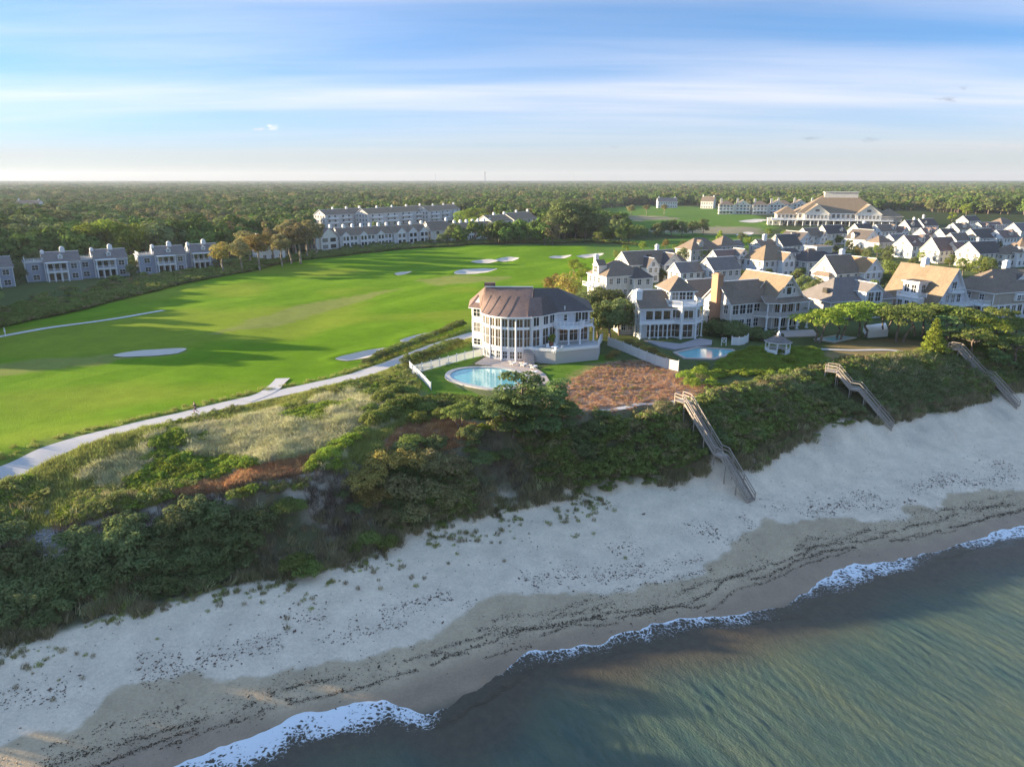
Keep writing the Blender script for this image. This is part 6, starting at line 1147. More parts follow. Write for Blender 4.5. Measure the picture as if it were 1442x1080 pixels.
# straw grass hanging over the lower edge of the bluff
n = 3800; s_ = rs.uniform(-60, 140, n); V0 = ext(VEG, s_, 1); t_ = V0 + rs.gamma(1.6, 1.1, n) - 1.2; x, y = xy(s_, t_); kk = (fbm(x, y, 8, 205) > np.where(x < -10, .0, -.18)) & off_stairs(x, y, 1.1); scatter('bluff_grass', 'straw coloured grass hanging along the lower edge of the bluff', tf_straw, Z(np.stack([x[kk], y[kk]], 1)), rs.uniform(.6, 1.4, kk.sum()), tilt=.35)
n = 1300; s_ = rs.uniform(-24, 46, n); V0 = ext(VEG, s_, 1); t_ = V0 - rs.gamma(1.5, 1.3, n); x, y = xy(s_, t_); kk = fbm(x, y, 3, 207) > .02; scatter('slope_grass', 'thin green grass tufts on the sandy toe of the bluff', tf_green + tf_straw, Z(np.stack([x[kk], y[kk]], 1)), rs.uniform(.25, .7, kk.sum()), tilt=.3)
# dunes: pale marram grass, green scrub, rusty grass
dune = [at(a, b) for a, b in ((-160, 720), (-40, 668), (100, 637), (275, 592), (420, 560), (500, 541), (560, 520), (590, 545), (575, 600), (540, 640), (500, 660), (420, 690), (300, 705), (150, 730), (0, 760), (-160, 800))]
q = inpoly(dune, 15000, 3); pg = sd_zone('palegrass', q[:, 0], q[:, 1]) - 2.2 + fbm(q[:, 0], q[:, 1], 5, 211) * 5; sp_ = sd_zone('sandpatch', q[:, 0], q[:, 1]); ru = sd_zone('rust', q[:, 0], q[:, 1]); he = sd_zone('heath', q[:, 0], q[:, 1]); gs = golf_side(q[:, 0], q[:, 1]); nn = fbm(q[:, 0], q[:, 1], 7, 213); ok = (gs < -2.6) & (sp_ > -.3) & (ru > .3) & (he > .2); u = rs.uniform(size=len(q))
k = ok & (pg < 0) & (nn < .22); scatter('dune_grass', 'pale marram grass waving over the sunlit dunes', tf_pale, Z(q[k]), rs.uniform(.7, 1.35, k.sum()), tilt=.15)
k = ok & (pg >= 0) & (u < .5); scatter('dune_grass', 'green grass between the dune shrubs', tf_green, Z(q[k]), rs.uniform(.7, 1.4, k.sum()), tilt=.12)
k = ok & ((pg >= 0) | (nn > .22)) & (u > .5) & (u < .68) & (nn > -.02); scatter('dune_scrub', 'bright green low scrub on the dunes beside the path', scr['bright'], Z(q[k]), rs.uniform(.5, 1.1, k.sum())); k = ok & (pg >= 0) & (u >= .80) & (nn > -.05); scatter('dune_scrub', 'yellowish green low scrub on the dunes', scr['dune'], Z(q[k]), rs.uniform(.5, 1.2, k.sum()))
q = np.concatenate([inpoly(ZONES['rust'][0], 1100, 7), inpoly(ZONES['heath'][1], 500, 8)]); scatter('rusty_grass', 'rust coloured dry grass along the sandy dune edge', tf_rust, Z(q), rs.uniform(.6, 1.3, len(q)), tilt=.15)
q = inpoly(ZONES['heath'][0], 1900, 9); scatter('heath', 'reddish brown mown heath on the bluff top', tf_heath, Z(q), rs.uniform(.35, .8, len(q)), tilt=.3); q = inpoly(ZONES['heath'][0], 60, 10); scatter('heath', 'dull twiggy scrub dotted over the mown heath', scr['olive'], Z(q), rs.uniform(.25, .5, len(q)))
q = np.concatenate([inpoly(ZONES['sandpatch'][0], 260, 11), inpoly(ZONES['sandpatch'][1], 160, 12), inpoly(ZONES['grey'][0], 60, 13)]); scatter('dry_twigs', 'bare grey brown twigs on the sandy dune hollow', tf_twig, Z(q), rs.uniform(.4, 1.1, len(q)), tilt=.3)
# rough along the path and the left edge of the course, gardens
q = []; 
for i in range(3200):
    k = rs.integers(1, len(PATH_W) - 1); f = rs.uniform(); a = np.array(PATH_W[k]) * (1 - f) + np.array(PATH_W[k + 1]) * f; sgn = -1 if rs.uniform() < .08 else 1; d = (2.5 + abs(rs.normal()) * .9) * sgn; q.append((a[0] + d * .75, a[1] - d * .65 if True else 0))
q = np.array(q); scatter('verge_grass', 'tufted green verge along the gravel path', tf_green, Z(q), rs.uniform(.35, .9, len(q)), tilt=.1)
u_ = rs.uniform(0, len(GL) - 1.001, 9000); i_ = u_.astype(int); q = GL[i_] * (1 - (u_ - i_))[:, None] + GL[i_ + 1] * (u_ - i_)[:, None]; dd = np.abs(rs.normal(0, 9, len(q))); q = q + np.stack([-dd * .8, dd * .62], 1); q = q[(q[:, 1] < 395)]; qz = Z(q); h1 = [joined(plant('scrub', s, 260, .2, 'leaf_olive')) for s in (71, 72)]; h2 = [joined(plant('scrub', s, 260, .2, 'leaf_mid')) for s in (73, 74)]
ed = rs.uniform(size=len(q)) < .6; scatter('rough_scrub', 'olive rough and scrub between the fairway and the villas', h1, qz[ed], rs.uniform(.6, 1.3, ed.sum())); scatter('rough_scrub', 'green rough along the far edge of the fairway', h2, qz[~ed], rs.uniform(.6, 1.6, (~ed).sum()))
gp = [at(a, b) for a, b in ((1010, 510), (1060, 490), (1150, 492), (1170, 515), (1120, 530), (1040, 530), (1000, 535))]; q = inpoly(gp, 700, 21); scatter('garden_scrub', 'leafy bright green ground cover round the gazebo', scr['bright'], Z(q), rs.uniform(.4, .9, len(q)))
gp = [at(a, b) for a, b in ((600, 560), (640, 556), (700, 566), (690, 590), (640, 590), (590, 580))]; q = inpoly(gp, 420, 22); scatter('garden_scrub', 'dark flower bed plants on the seaward side of the oval pool', scr['mid'], Z(q), rs.uniform(.35, .7, len(q)))
gp = [at(a, b) for a, b in ((1165, 515), (1250, 505), (1340, 498), (1442, 480), (1500, 480), (1442, 500), (1340, 515), (1200, 540))]; q = inpoly(gp, 900, 23); scatter('bluff_scrub', 'green brow of scrub along the bluff top under the pines', scr['mid'], Z(q), rs.uniform(.5, 1.1, len(q)))
q = np.stack([rs.uniform(-110, -63, 150), rs.uniform(52, 78, 150)], 1); q = q[(st(q[:, 0], q[:, 1])[1] > ext(VEG, st(q[:, 0], q[:, 1])[0], 1) + 1) & (golf_side(q[:, 0], q[:, 1]) < -4)]; scatter('shade_thicket', 'tall thicket out of view on the left bluff, added to shade the beach', [joined(t_) for t_ in PL['broad_dark']], Z(q), rs.uniform(.5, .8, len(q)))  # unseen trees added left of the view to keep the foreground beach shaded
# ---------------------------------------------------------------- woodland
lo = {k: [plant(kd, s, n, lf, m_, jit=.28, shell=(.85, 1.05)) for s in sd] for k, kd, sd, n, lf, m_ in (('w', 'broad', (81, 82, 83, 84), 1100, .72, 'leaf_wood'), ('d', 'broad', (85, 86), 1100, .72, 'leaf_dark'), ('b', 'broad', (87,), 1000, .72, 'leaf_olive'))}
PL['wood'] = lo['w'] + lo['d'] + lo['b']; wmesh = [joined(t_) for t_ in PL['wood']]
def pw(a, b): return P(a, b, PLAT)
VILL = [pw(*p) for p in ((830, 420), (836, 372), (930, 352), (1000, 338), (1075, 330), (1090, 318), (1010, 303), (1005, 297), (1140, 297), (1290, 297), (1330, 300), (1442, 303), (1600, 303), (1700, 440), (1442, 500), (1100, 520), (900, 520))]
TOWN = [pw(*p) for p in ((440, 356), (600, 346), (700, 338), (765, 330), (765, 318), (690, 316), (655, 306), (600, 308), (455, 316), (440, 330))]
WEST = [pw(*p) for p in ((-60, 425), (0, 408), (180, 398), (310, 386), (400, 378), (400, 362), (300, 364), (180, 372), (0, 384), (-60, 390))]
F2 = [pw(*p) for p in ((820, 297), (900, 289), (1010, 290), (1080, 304), (1100, 320), (1060, 345), (900, 370), (830, 372), (850, 345), (905, 340), (880, 320), (840, 308))]
F3 = [pw(*p) for p in ((1425, 302), (1442, 288), (1500, 285), (1500, 300))]
def wood_ok(q):
    x, y = q[:, 0], q[:, 1]; gl = np.interp(y, GL[:, 1], GL[:, 0]); lft = x < gl - 42; frm = (y > 392 + np.maximum(0, (x - 40)) * .05); ok = (lft & (y > 120)) | frm
    ok &= ~((x > gl - 42) & (golf_side(x, y) > 0) & (y < 392))
    for p in (VILL, TOWN, WEST, F2, F3): ok &= polysd(p, x, y) > 3
    ok &= np.abs(np.arctan2(x, y)) < R(43) + 60 / np.maximum(np.hypot(x, y), 60); return ok
a = jgrid(-700, 900, 100, 760, 8.5, 1); b = jgrid(-1500, 1500, 760, 1500, 11, 2); c = jgrid(-4200, 4200, 1500, 4600, 19, 3); a = a[wood_ok(a)]; b = b[wood_ok(b)]; c = c[wood_ok(c)]
xt = np.concatenate([jgrid(-300, -105, 138, 182, 7.5, 4), jgrid(-330, -160, 182, 330, 8.5, 5)]); a = np.concatenate([a, xt[(xt[:, 0] < -.77 * xt[:, 1] - 1) | (xt[:, 1] > 300)]]); dist = np.hypot(a[:, 0], a[:, 1]); infr = np.abs(a[:, 0] / a[:, 1]) < .72; order = np.argsort(dist + np.where(infr, 0, 1e5)); near = order[:110]; rest = np.ones(len(a), bool); rest[near] = False; rest &= (rng.uniform(size=len(a)) < .96)
for i in near: put_plant('wood', a[i, 0], a[i, 1], float(rng.uniform(.8, 1.15) * (1.3 if a[i, 0] < -60 and a[i, 1] < 430 else 1)), 'rounded tree on the near edge of the woodland', 'tree', 'broadleaf_tree', 'trees on the near edge of the woodland')
allp = np.concatenate([a[rest], b, c]); dd = np.hypot(allp[:, 0], allp[:, 1]); hgt = 1 + .55 * fbm(allp[:, 0], allp[:, 1], 90, 301, 3); sc = rng.uniform(.75, 1.2, len(allp)) * hgt * np.where((allp[:, 0] < -60) & (allp[:, 1] < 430), 1.35, 1) * np.where(dd > 1450, 1.45, np.where(dd > 750, 1.1, 1.0))
scatter('woodland', 'unbroken mixed woodland stretching to the horizon', wmesh, Z(allp), np.stack([sc * np.where(dd > 1450, 1.25, 1.05), sc * np.where(dd > 1450, 1.25, 1.05), sc * np.where(dd > 1450, .72, .95)], 1))
# ---------------------------------------------------------------- pools, patios, fences
def ring(mb, inner, outer, z0, z1, m=0):
    n = len(inner)
    for i in range(n):
        j = (i + 1) % n; a, b, c, d = inner[i], inner[j], outer[j], outer[i]
        mb.quad((a[0], a[1], z1), (d[0], d[1], z1), (c[0], c[1], z1), (b[0], b[1], z1), m); mb.quad((d[0], d[1], z0), (c[0], c[1], z0), (c[0], c[1], z1), (d[0], d[1], z1), m); mb.quad((b[0], b[1], z0), (a[0], a[1], z0), (a[0], a[1], z1), (b[0], b[1], z1), m)
def smooth_poly(poly, sub=5):
    p = np.array(poly, float); n = len(p); out = []
    for i in range(n):
        a, b, c, d = p[i - 1], p[i], p[(i + 1) % n], p[(i + 2) % n]
        for k in range(sub): u = k / sub; out.append(tuple(0.5 * ((2 * b) + (-a + c) * u + (2 * a - 5 * b + 4 * c - d) * u * u + (-a + 3 * b - 3 * c + d) * u ** 3)))
    return out
def pool(poly, label, wid, z=PLAT, sub=5, cop='concrete'):
    p = smooth_poly(poly, sub) if sub > 1 else [tuple(q) for q in poly]; cx_, cy_ = np.mean(p, 0); o = thing('swimming_pool', label, 'swimming pool', (cx_, cy_, z)); q = [(a - cx_, b - cy_) for a, b in p]
    m = MB(); m.poly([(a, b, .10) for a, b in q]); part(m, 'water', M['pool_water'], o)
    out = []
    n = len(q)
    for i in range(n):
        d = Vector((q[(i + 1) % n][0] - q[i - 1][0], q[(i + 1) % n][1] - q[i - 1][1], 0)).normalized(); s_ = 1 if sum(q[k][0] * q[(k + 1) % n][1] - q[(k + 1) % n][0] * q[k][1] for k in range(n)) > 0 else -1
        out.append((q[i][0] + d.y * wid * s_, q[i][1] - d.x * wid * s_))
    c = MB(); ring(c, q, out, -.4, .22); part(c, 'coping', M[cop], o); return o
pool(pix([(634, 531), (640, 524), (658, 520), (690, 519.5), (716, 522), (733, 529), (737, 538), (722, 546), (696, 548), (664, 543), (642, 537)]), 'oval blue swimming pool below the large white house', .9)
pool(pix([(953, 498), (985, 491), (1030, 494), (1036, 497), (1002, 506), (966, 505)]), 'teal rectangular swimming pool beside the timber deck', .8, sub=1, cop='stone_paving')
pool(pix([(1150, 479), (1180, 474), (1202, 476), (1172, 482)]), 'small teal pool half hidden by the flat topped pines', .6, sub=1)
def paving(poly, mat, label, z=PLAT, th=.14, name='patio', cat='patio'):
    cx_, cy_ = np.mean(poly, 0); m = MB(); m.prism([(a - cx_, b - cy_) for a, b in poly], -.5, th); o = part(m, name, M[mat], None, (cx_, cy_, z)); return tag(o, label, cat)
paving(pix([(668, 513), (690, 500), (715, 503), (742, 511), (768, 528), (776, 541), (742, 545), (740, 530), (718, 519), (690, 515.5)]), 'stone_paving', 'pinkish stone patio between the oval pool and the terrace')
paving(pix([(905, 480), (958, 486), (985, 478), (1003, 481), (1002, 487), (985, 489), (950, 494), (930, 490)]), 'deck_wood', 'grey timber deck in front of the round tower', th=.3, name='timber_deck', cat='deck')
paving(pix([(1070, 467), (1145, 465), (1152, 474), (1085, 476)]), 'stone_paving', 'stone terrace in front of the pillared porch'); paving(pix([(1215, 467), (1246, 463), (1250, 474), (1222, 476)]), 'white_paint', 'white terrace wall glimpsed under the pines', th=1.3, name='garden_wall', cat='wall')
def fence(pts, h, label, mat, seg, name='fence', solid=False, pw_=.14, z=None):
    q = resample(pts, seg); x0, y0 = q[0]; zb = m1(x0, y0) if z is None else z; o = thing(name, label, 'fence', (x0, y0, zb)); cache = {}
    for i, (x, y) in enumerate(q):
        zz_ = (m1(x, y) if z is None else z) - zb; m = MB(); m.box(-pw_ / 2, pw_ / 2, -pw_ / 2, pw_ / 2, -.3, h + .12); m.box(-pw_ * .65, pw_ * .65, -pw_ * .65, pw_ * .65, h + .12, h + .18); part(m, 'post', M[mat], o, (x - x0, y - y0, zz_))
        if i + 1 < len(q):
            X, Y = q[i + 1]; L = math.hypot(X - x, Y - y) - pw_; m = MB(); m.box(0, L, -.03, .03, h - .1, h); m.box(0, L, -.03, .03, .1, .2)
            if solid:
                k = max(3, int(L / .2))
                for j in range(k): m.box(L * j / k + .01, L * (j + 1) / k - .008, -.018 - (j % 2) * .008, .018 + (j % 2) * .008, .04, h - .03 * (j % 3))
            else:
                k = max(3, int(L / .16))
                for j in range(k): m.box(L * (j + .5) / k - .035, L * (j + .5) / k + .035, -.02, .02, .14, h - .05)
            d = Vector((X - x, Y - y, 0)).normalized(); z2 = (m1(X, Y) if z is None else z) - zb; b = part(m, 'panel', M[mat], o, (x - x0 + d.x * pw_ / 2, y - y0 + d.y * pw_ / 2, min(zz_, z2)), math.atan2(d.y, d.x))
    return o
fence(pix([(581, 527), (605, 521), (630, 514), (655, 507), (682, 501), (704, 497)]), 1.45, 'white picket fence curving from the dunes to the oval pool', 'white_paint', 1.75, 'white_fence')
fence(pix([(577, 518), (590, 530), (607, 549)]), 1.1, 'short white rail fence running down towards the dune shrubs', 'white_paint', 2.4, 'white_fence')
fence(pix([(856, 487), (880, 496), (905, 507), (934, 520), (955, 523)]), 1.75, 'pale vertical board fence between the heath and the rectangular pool', 'fence_board', 2.4, 'board_fence', True)
fence(pix([(836, 501), (843, 489), (848, 480)]), 1.5, 'short white fence at the side of the large white house', 'white_paint', 1.8, 'white_fence')
fence(pix([(1030, 486), (1046, 491), (1053, 482)]), 1.6, 'white box fence screening the pool machinery by the hedge', 'white_paint', 2.2, 'white_fence', True)
def lounger(px, py, rz, label):
    x, y = P(px, py, PLAT + .14); o = thing('sun_lounger', label, 'sun lounger', (x, y, PLAT + .14), rz, 'sun loungers by the oval pool'); m = MB(); m.box(-.34, .34, -.95, .55, .24, .30); part(m, 'frame', M['white_paint'], o); m = MB(); m.box(-.31, .31, -.93, .5, .30, .40); part(m, 'cushion', M['cushion'], o)
    b = MB(); b.slab([(-.31, .45, .42), (.31, .45, .42), (.31, 1.0, .92), (-.31, 1.0, .92)], .1); part(b, 'backrest', M['cushion'], o)
    for sx in (-.28, .28):
        for sy in (-.85, .4): l = MB(); l.box(sx - .03, sx + .03, sy - .03, sy + .03, 0, .24); part(l, 'leg', M['white_paint'], o)
LL = 'white sun lounger with a raised back on the stone patio'
for px, py in ((722, 514), (737, 516), (751, 519), (752, 527)): lounger(px, py, R(150), LL)
def chair(px, py, z, rz, label):
    x, y = P(px, py, z); o = thing('patio_chair', label, 'chair', (x, y, z), rz, 'chairs on the white terrace'); m = MB(); m.box(-.27, .27, -.27, .27, .42, .48); part(m, 'seat', M['cushion'], o); b = MB(); b.box(-.27, .27, .23, .29, .48, 1.0); part(b, 'backrest', M['white_paint'], o)
    for sx in (-.24, .24):
        for sy in (-.24, .24): l = MB(); l.box(sx - .025, sx + .025, sy - .025, sy + .025, 0, .42); part(l, 'leg', M['white_paint'], o)
for px, py, r_ in ((772, 492, .4), (783, 491, 2.4), (790, 494, 4), (780, 497, 5.2)): chair(px, py, PLAT + 2.3, r_, 'pale patio chair round the table on the white terrace')
x, y = P(781, 494, PLAT + 2.3); o = thing('patio_table', 'small round patio table on the white terrace', 'table', (x, y, PLAT + 2.3)); part(MB().tube((0, 0, .7), (0, 0, .75), .6, .6, 14), 'table_top', M['white_paint'], o); part(MB().tube((0, 0, 0), (0, 0, .7), .07, .05, 8), 'leg', M['white_paint'], o)
def potted(px, py, z, s, label, leaf, group=None):
    x, y = P(px, py, z); o = thing('potted_plant', label, 'potted plant', (x, y, z), 0, group); part(MB().tube((0, 0, 0), (0, 0, .5 * s), .22 * s, .32 * s, 10), 'pot', M['terracotta'], o); V_, F_2 = leaves(np.random.default_rng(int(px)), [(0, 0, .8 * s, .42 * s, .42 * s, .5 * s), (.2 * s, .1, 1.1 * s, .3 * s, .3 * s, .3 * s)], 160, .16 * s); obj('foliage', npmesh('foliage', V_, F_2, M[leaf]), o)
potted(776, 487, PLAT + 2.3, 1.5, 'tall leafy potted plant by the terrace glass doors', 'leaf_bright'); potted(741, 507, PLAT + .14, 1.1, 'potted shrub at the foot of the terrace wall', 'leaf_mid'); potted(728, 505, PLAT + .14, 1.4, 'potted plant with rusty red foliage beside the terrace steps', 'grass_rust')
def gazebo():
    x, y = P(1094, 499, PLAT); o = thing('gazebo', 'small white octagonal gazebo with a grey shingle roof', 'gazebo', (x, y, PLAT)); r_ = 2.1; oc = [(r_ * math.cos(R(22.5 + 45 * k)), r_ * math.sin(R(22.5 + 45 * k))) for k in range(8)]
    part(MB().prism(oc, -.4, .3), 'floor', M['white_paint'], o)
    for p in oc: part(MB().box(p[0] - .09, p[0] + .09, p[1] - .09, p[1] + .09, .3, 2.5), 'post', M['white_paint'], o)
    for k in range(8):
        if k == 5: continue
        a, b = oc[k], oc[(k + 1) % 8]; part(MB().bar((a[0], a[1], .75), (b[0], b[1], .75), .08, .9), 'panel', M['white_paint'], o)
    t = MB()
    for k in range(8): a, b = oc[k], oc[(k + 1) % 8]; t.bar((a[0], a[1], 2.4), (b[0], b[1], 2.4), .12, .28)
    part(t, 'frieze', M['white_paint'], o); r = MB(); e = [(1.18 * a, 1.18 * b, 2.5) for a, b in oc]
    for k in range(8): r.slab([e[k], e[(k + 1) % 8], (0, 0, 3.75)], .1, 0, 1)
    rf = part(r, 'roof', [M['grey_roof'], M['white_trim']], o); part(MB().box(-.25, .25, -.25, .25, 3.5, 4.0).tube((0, 0, 4.0), (0, 0, 4.45), .3, .02, 8), 'cupola', M['white_paint'], rf)
gazebo()
x, y = P(1019, 487, PLAT); o = thing('life_ring_stand', 'white frame stand for a life ring beside the rectangular pool', 'stand', (x, y, PLAT)); 
for sx in (-.45, .45): part(MB().box(sx - .05, sx + .05, -.05, .05, 0, 1.6), 'post', M['white_paint'], o)
part(MB().box(-.45, .45, -.04, .04, 1.5, 1.6), 'rail', M['white_paint'], o); m = MB()
for k in range(12): a0, a1 = R(30 * k), R(30 * k + 30); m.tube((.3 * math.cos(a0), -.1, 1.0 + .3 * math.sin(a0)), (.3 * math.cos(a1), -.1, 1.0 + .3 * math.sin(a1)), .07, .07, 6)
part(m, 'life_ring', M['white_paint'], o)
x, y, z = G(8, 474); o = thing('marker_post', 'white yardage marker post beside the cart path', 'post', (x, y, z)); part(MB().tube((0, 0, -.2), (0, 0, 1.9), .08, .07, 8), 'pole', M['white_paint'], o); part(MB().box(-.16, .16, -.05, .05, 1.0, 1.4), 'plate', M['white_paint'], o)
# ---------------------------------------------------------------- beach stairways
def stairway(top, bot, ztop, label, width=1.25, land=None, plat=1.8):
    (x0, y0), (x1, y1) = top, bot; zb = m1(x1, y1) + .15; L = math.hypot(x1 - x0, y1 - y0); ux, uy = (x1 - x0) / L, (y1 - y0) / L; ang = math.atan2(uy, ux); o = thing('beach_stairway', label, 'stairway', (x0, y0, ztop), ang, 'wooden stairways to the beach'); drop = ztop - zb
    n = int(drop / .185); stp = MB().box(-.14, .14, -width / 2, width / 2, -.05, 0).mesh('step', M['weathered_wood'])
    mid = land; lw = 1.3; run = L - (lw if mid else 0)
    def prof(u):                       # height along the run with an optional landing
        if not mid: return -drop * u / L
        a = mid * run
        return -drop * u / run if u < a else (-drop * mid if u < a + lw else -drop * (u - lw) / run)
    for i in range(n):
        u = (i + .5) / n * run; u = u if not mid or u < mid * run else u + lw; obj('step', stp, o, (u, 0, prof(u)))
    pl_ = MB().box(-plat, .0, -width / 2 - .3, width / 2 + .1, -.08, -.01); part(pl_, 'landing', M['weathered_wood'], o)
    if mid: part(MB().box(mid * run - .1, mid * run + lw + .1, -width / 2 - .05, width / 2 + .05, -drop * mid - .1, -drop * mid + .01), 'landing', M['weathered_wood'], o)
    ks = [(0, 0.0)] + ([(mid * run, -drop * mid), (mid * run + lw, -drop * mid)] if mid else []) + [(L, -drop)]
    for sy in (-1, 1):
        yy = sy * (width / 2 + .06)
        st_ = MB(); h1 = MB(); h2 = MB()
        for (a, za), (b, zb_) in zip(ks[:-1], ks[1:]):
            st_.bar((a, yy, za - .15), (b, yy, zb_ - .15), .07, .3); h1.bar((a, yy, za + 1.0), (b, yy, zb_ + 1.0), .12, .09); h2.bar((a, yy, za + .52), (b, yy, zb_ + .52), .05, .13)
        part(st_, 'stringer', M['weathered_wood'], o); part(h1, 'handrail', M['weathered_wood'], o); part(h2, 'mid_rail', M['weathered_wood'], o)
        k = int(L / 1.9)
        for i in range(k + 1):
            u = L * i / k; zz_ = prof(u); X, Y = x0 + ux * u - uy * yy, y0 + uy * u + ux * yy; gl_ = m1(X, Y) - ztop; part(MB().box(u - .055, u + .055, yy - .055, yy + .055, min(gl_ - .6, zz_ - .5), zz_ + 1.03), 'post', M['weathered_wood'], o)
    for yy in (-width / 2 - .25, width / 2 + .06): part(MB().bar((-plat, yy, 1.0), (0, yy, 1.0), .12, .09).bar((-plat, yy, .52), (0, yy, .52), .05, .13), 'handrail', M['weathered_wood'], o)
    part(MB().bar((-plat + .06, -width / 2 - .25, 1.0), (-plat + .06, 0, 1.0), .1, .08), 'handrail', M['weathered_wood'], o)
    for yy in (-width / 2 - .25, width / 2 + .06): part(MB().box(-plat, -plat + .12, yy - .06, yy + .06, -1.4, 1.03), 'post', M['weathered_wood'], o)
    return o
for (a, b, zt, lb, ld) in STAIRS: stairway(a, b, zt, lb, land=ld)
# ---------------------------------------------------------------- wrack on the beach, stones
def flakes(name, label, pts, size, mat, seed, up=.03):
    rs = np.random.default_rng(seed); n = len(pts); z = mz(pts[:, 0], pts[:, 1]) + up; c = np.concatenate([pts, z[:, None]], 1); a = rs.uniform(0, 6.283, n); s = size * rs.lognormal(0, .45, n); e = rs.uniform(.25, .7, n)
    ax = np.stack([np.cos(a), np.sin(a), np.zeros(n)], 1) * s[:, None]; bx = np.stack([-np.sin(a), np.cos(a), np.zeros(n)], 1) * (s * e)[:, None]; h = np.zeros((n, 3)); h[:, 2] = s * .25 + .02
    V_ = np.stack([c - ax, c - bx * .9, c + ax, c + bx, c + h], 1).reshape(-1, 3); b = np.arange(n)[:, None] * 5; F_ = np.concatenate([b + np.array(q) for q in ((0, 1, 4), (1, 2, 4), (2, 3, 4), (3, 0, 4))]); return tag(obj(name, npmesh(name, V_, F_, M[mat])), label, kind='stuff')
rs = np.random.default_rng(77); out = []
def wl(off, n, spread, wave, s0=-60, s1=110, th=-.25, sd=400):
    s_ = rs.uniform(s0, s1, n); W0 = ext(MEANW, s_, 1); sc_ = 3.0 * fbm(*xy(s_, W0 + off), 14, 57) ; d = off + wave * np.sin(s_ / 5.5 + off) * .35 + fbm(s_, s_ * 0 + off, 5, sd, 5) * 1.15 + rs.normal(0, spread, n); x, y = xy(s_, W0 + d); k = fbm(s_, s_ * 0 + off * 3, 6, sd + 9, 3) > th; return np.stack([x[k], y[k]], 1)
flakes('seaweed_line', 'dark seaweed lines washed up along the wet sand', np.concatenate([wl(2.9, 6500, .12, .6, th=-.08, sd=410), wl(3.6, 6500, .13, .8, th=-.05, sd=420), wl(4.3, 6500, .15, .9, th=-.08, sd=430), wl(2.3, 3500, .10, .6, th=.02, sd=435), wl(5.1, 5500, .2, .9, th=0, sd=437), wl(6.4, 3600, .25, 1.0, th=.04, sd=440), wl(4.2, 7000, 1.2, .5, th=-.3, sd=450)]), .052, 'wrack', 1)
flakes('seaweed_scraps', 'scattered brown seaweed scraps on the dry upper beach', np.concatenate([wl(10.5, 4800, .8, 1.2, th=-.05, sd=460), wl(12.5, 3600, 1.0, 1.5, th=.06, sd=470), wl(9.0, 2500, .5, 1.5, th=.05, sd=475), wl(12, 600, 4, 1, th=-1, sd=480), wl(18, 350, 4, 1, th=-1, sd=490)]), .08, 'scraps', 2)
rp = [at(a, b) for a, b in ((42, 750), (75, 742), (88, 755), (80, 770), (60, 785), (48, 775))]
def stones(poly, n, s0, s1):
    q = inpoly(poly, n, 91); r_ = np.random.default_rng(92); V_ = []; F_ = []
    for x, y in q:
        s = r_.uniform(s0, s1); b = len(V_); z = m1(x, y) + s * .25
        for d in ((1, 0, 0), (-1, 0, 0), (0, 1, 0), (0, -1, 0), (0, 0, .8), (0, 0, -.8), (.6, .6, .45), (-.6, -.6, .4)): j = r_.uniform(.75, 1.2); V_.append((x + d[0] * s * j, y + d[1] * s * j, z + d[2] * s * j))
        F_ += [(b + i, b + j, b + k) for i, j, k in ((0, 6, 4), (6, 2, 4), (2, 1, 4), (1, 7, 4), (7, 3, 4), (3, 0, 4), (0, 2, 6), (0, 5, 2), (2, 5, 1), (1, 5, 3), (3, 5, 0), (1, 3, 7))]
    return tag(obj('stone_patch', npmesh('stone_patch', V_, F_, M['rock'])), 'patch of pale loose stones in the dune scrub', kind='stuff')
stones(rp, 200, .08, .2)
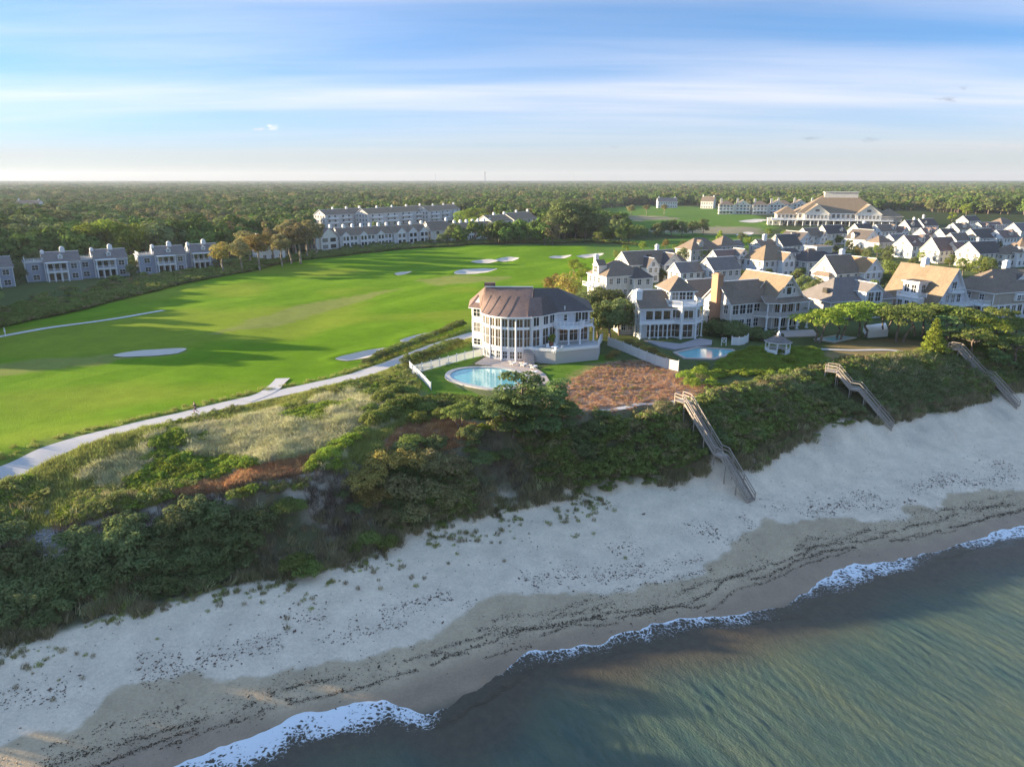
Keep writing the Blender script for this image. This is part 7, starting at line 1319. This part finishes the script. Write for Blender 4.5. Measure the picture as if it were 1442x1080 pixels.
# ---------------------------------------------------------------- a walker on the gravel path
def skinned(name, chains, mat, parent, sub=2):
    me = bpy.data.meshes.new(name); V_ = []; E_ = []; Rr = []; root = 0; ix = {}
    for ch in chains:
        prev = None
        for (p, r_) in ch:
            k = tuple(round(c, 4) for c in p)
            if k not in ix: ix[k] = len(V_); V_.append(p); Rr.append(r_)
            if prev is not None and prev != ix[k]: E_.append((prev, ix[k]))
            prev = ix[k]
    me.from_pydata(V_, E_, []); me.materials.append(mat); o = obj(name, me, parent); sk = o.modifiers.new('skin', 'SKIN'); me.skin_vertices[0].data[0].use_root = True
    for i, r_ in enumerate(Rr): me.skin_vertices[0].data[i].radius = (r_, r_)
    sk.use_smooth_shade = True; s_ = o.modifiers.new('smooth', 'SUBSURF'); s_.levels = sub; s_.render_levels = sub; return o
def walker():
    x, y, z = G(276, 583); o = thing('person', 'person in dark top and shorts jogging along the gravel path', 'person', (x, y, z + .06), R(128)); P0 = (0, 0, .92)
    sp = [(P0, .15), ((0, .02, 1.08), .13), ((0, .04, 1.25), .15), ((0, .05, 1.42), .12), ((0, .06, 1.50), .055), ((0, .08, 1.58), .06), ((0, .10, 1.67), .095), ((0, .09, 1.75), .075)]
    aL = [((0, .05, 1.42), .12), ((.19, .05, 1.41), .065), ((.25, -.12, 1.18), .05), ((.2, .12, 1.10), .04), ((.18, .19, 1.12), .035)]; aR = [((0, .05, 1.42), .12), ((-.19, .05, 1.41), .065), ((-.25, .16, 1.18), .05), ((-.17, .34, 1.26), .04), ((-.15, .40, 1.30), .035)]
    lL = [(P0, .15), ((.10, 0, .86), .10), ((.11, .22, .50), .068), ((.11, .10, .10), .042), ((.11, .26, .05), .04)]; lR = [(P0, .15), ((-.10, 0, .86), .10), ((-.11, -.06, .46), .068), ((-.11, -.36, .26), .042), ((-.11, -.40, .14), .04)]
    fing = [[((.18, .19, 1.12), .035), ((.17 + dx, .25, 1.12 + dz), .011), ((.17 + dx, .27, 1.08 + dz), .009)] for dx, dz in ((-.03, 0), (-.01, .01), (.01, .01), (.03, 0))] + [[((-.15, .40, 1.30), .035), ((-.15 + dx, .46, 1.31 + dz), .011), ((-.15 + dx, .48, 1.27 + dz), .009)] for dx, dz in ((-.03, 0), (-.01, .01), (.01, .01), (.03, 0))]
    skinned('body', [sp, aL, aR, lL, lR] + fing, M['skin'], o)
    skinned('shirt', [[((0, 0, .95), .165), ((0, .02, 1.08), .15), ((0, .04, 1.25), .168), ((0, .05, 1.42), .135)], [((0, .05, 1.42), .135), ((.20, .05, 1.41), .082), ((.235, -.06, 1.26), .07)], [((0, .05, 1.42), .135), ((-.20, .05, 1.41), .082), ((-.235, .12, 1.26), .07)]], M['dark_cloth'], o)
    skinned('shorts', [[((0, 0, .98), .16), ((0, 0, .90), .165)], [((0, 0, .90), .165), ((.105, .01, .84), .12), ((.11, .15, .62), .095)], [((0, 0, .90), .165), ((-.105, 0, .84), .12), ((-.11, -.04, .60), .095)]], M['dark_cloth'], o)
    skinned('hair', [[((0, .05, 1.72), .085), ((0, .07, 1.78), .088), ((0, .0, 1.68), .04)]], M['hair'], o)
walker()
# ---------------------------------------------------------------- masts on the horizon
def mast(px, h, dist, label, wd):
    d = ray(px, 258); d = d / d[1]; x, y = d[0] * dist, dist; o = thing('radio_mast', label, 'mast', (x, y, gz(x, y) - 1)); m = MB()
    for k in range(3): a = R(120 * k + 30); m.bar((wd * math.cos(a), wd * math.sin(a), 0), (wd * .4 * math.cos(a), wd * .4 * math.sin(a), h), wd * .25, wd * .25)
    for i in range(10):
        z0, z1 = h * i / 10, h * (i + 1) / 10; r0, r1 = wd * (1 - .6 * i / 10), wd * (1 - .6 * (i + 1) / 10)
        for k in range(3): a, b = R(120 * k + 30), R(120 * k + 150); m.bar((r0 * math.cos(a), r0 * math.sin(a), z0), (r1 * math.cos(b), r1 * math.sin(b), z1), wd * .15, wd * .15)
    part(m, 'lattice', M['grey_metal'], o); part(MB().tube((0, 0, h * .9), (0, 0, h * .97), wd * .9, wd * .9, 8), 'antenna_ring', M['grey_metal'], o)
mast(683, 68, 3600, 'sturdy lattice mast rising from the woodland on the horizon', 3.2); mast(613, 62, 4300, 'thin lattice mast on the horizon above the terraces', 1.6); mast(807, 58, 4300, 'faint thin mast on the horizon above the dark wood', 1.5)
# ---------------------------------------------------------------- the air
hb = MB().box(-5200, 5200, -120, 5200, -9, 92); hz_ = bpy.data.materials.new('haze'); hz_.use_nodes = True; t = NT(hz_.node_tree)
pv = t.n('ShaderNodeVolumePrincipled', {'Color': (0.78, 0.86, 1.0, 1), 'Density': 0.00007, 'Anisotropy': 0.2}); t.link(pv.outputs[0], t.n('ShaderNodeOutputMaterial').inputs['Volume'])
tag(part(hb, 'haze', hz_), 'thin bluish sea air over the whole view', kind='stuff')
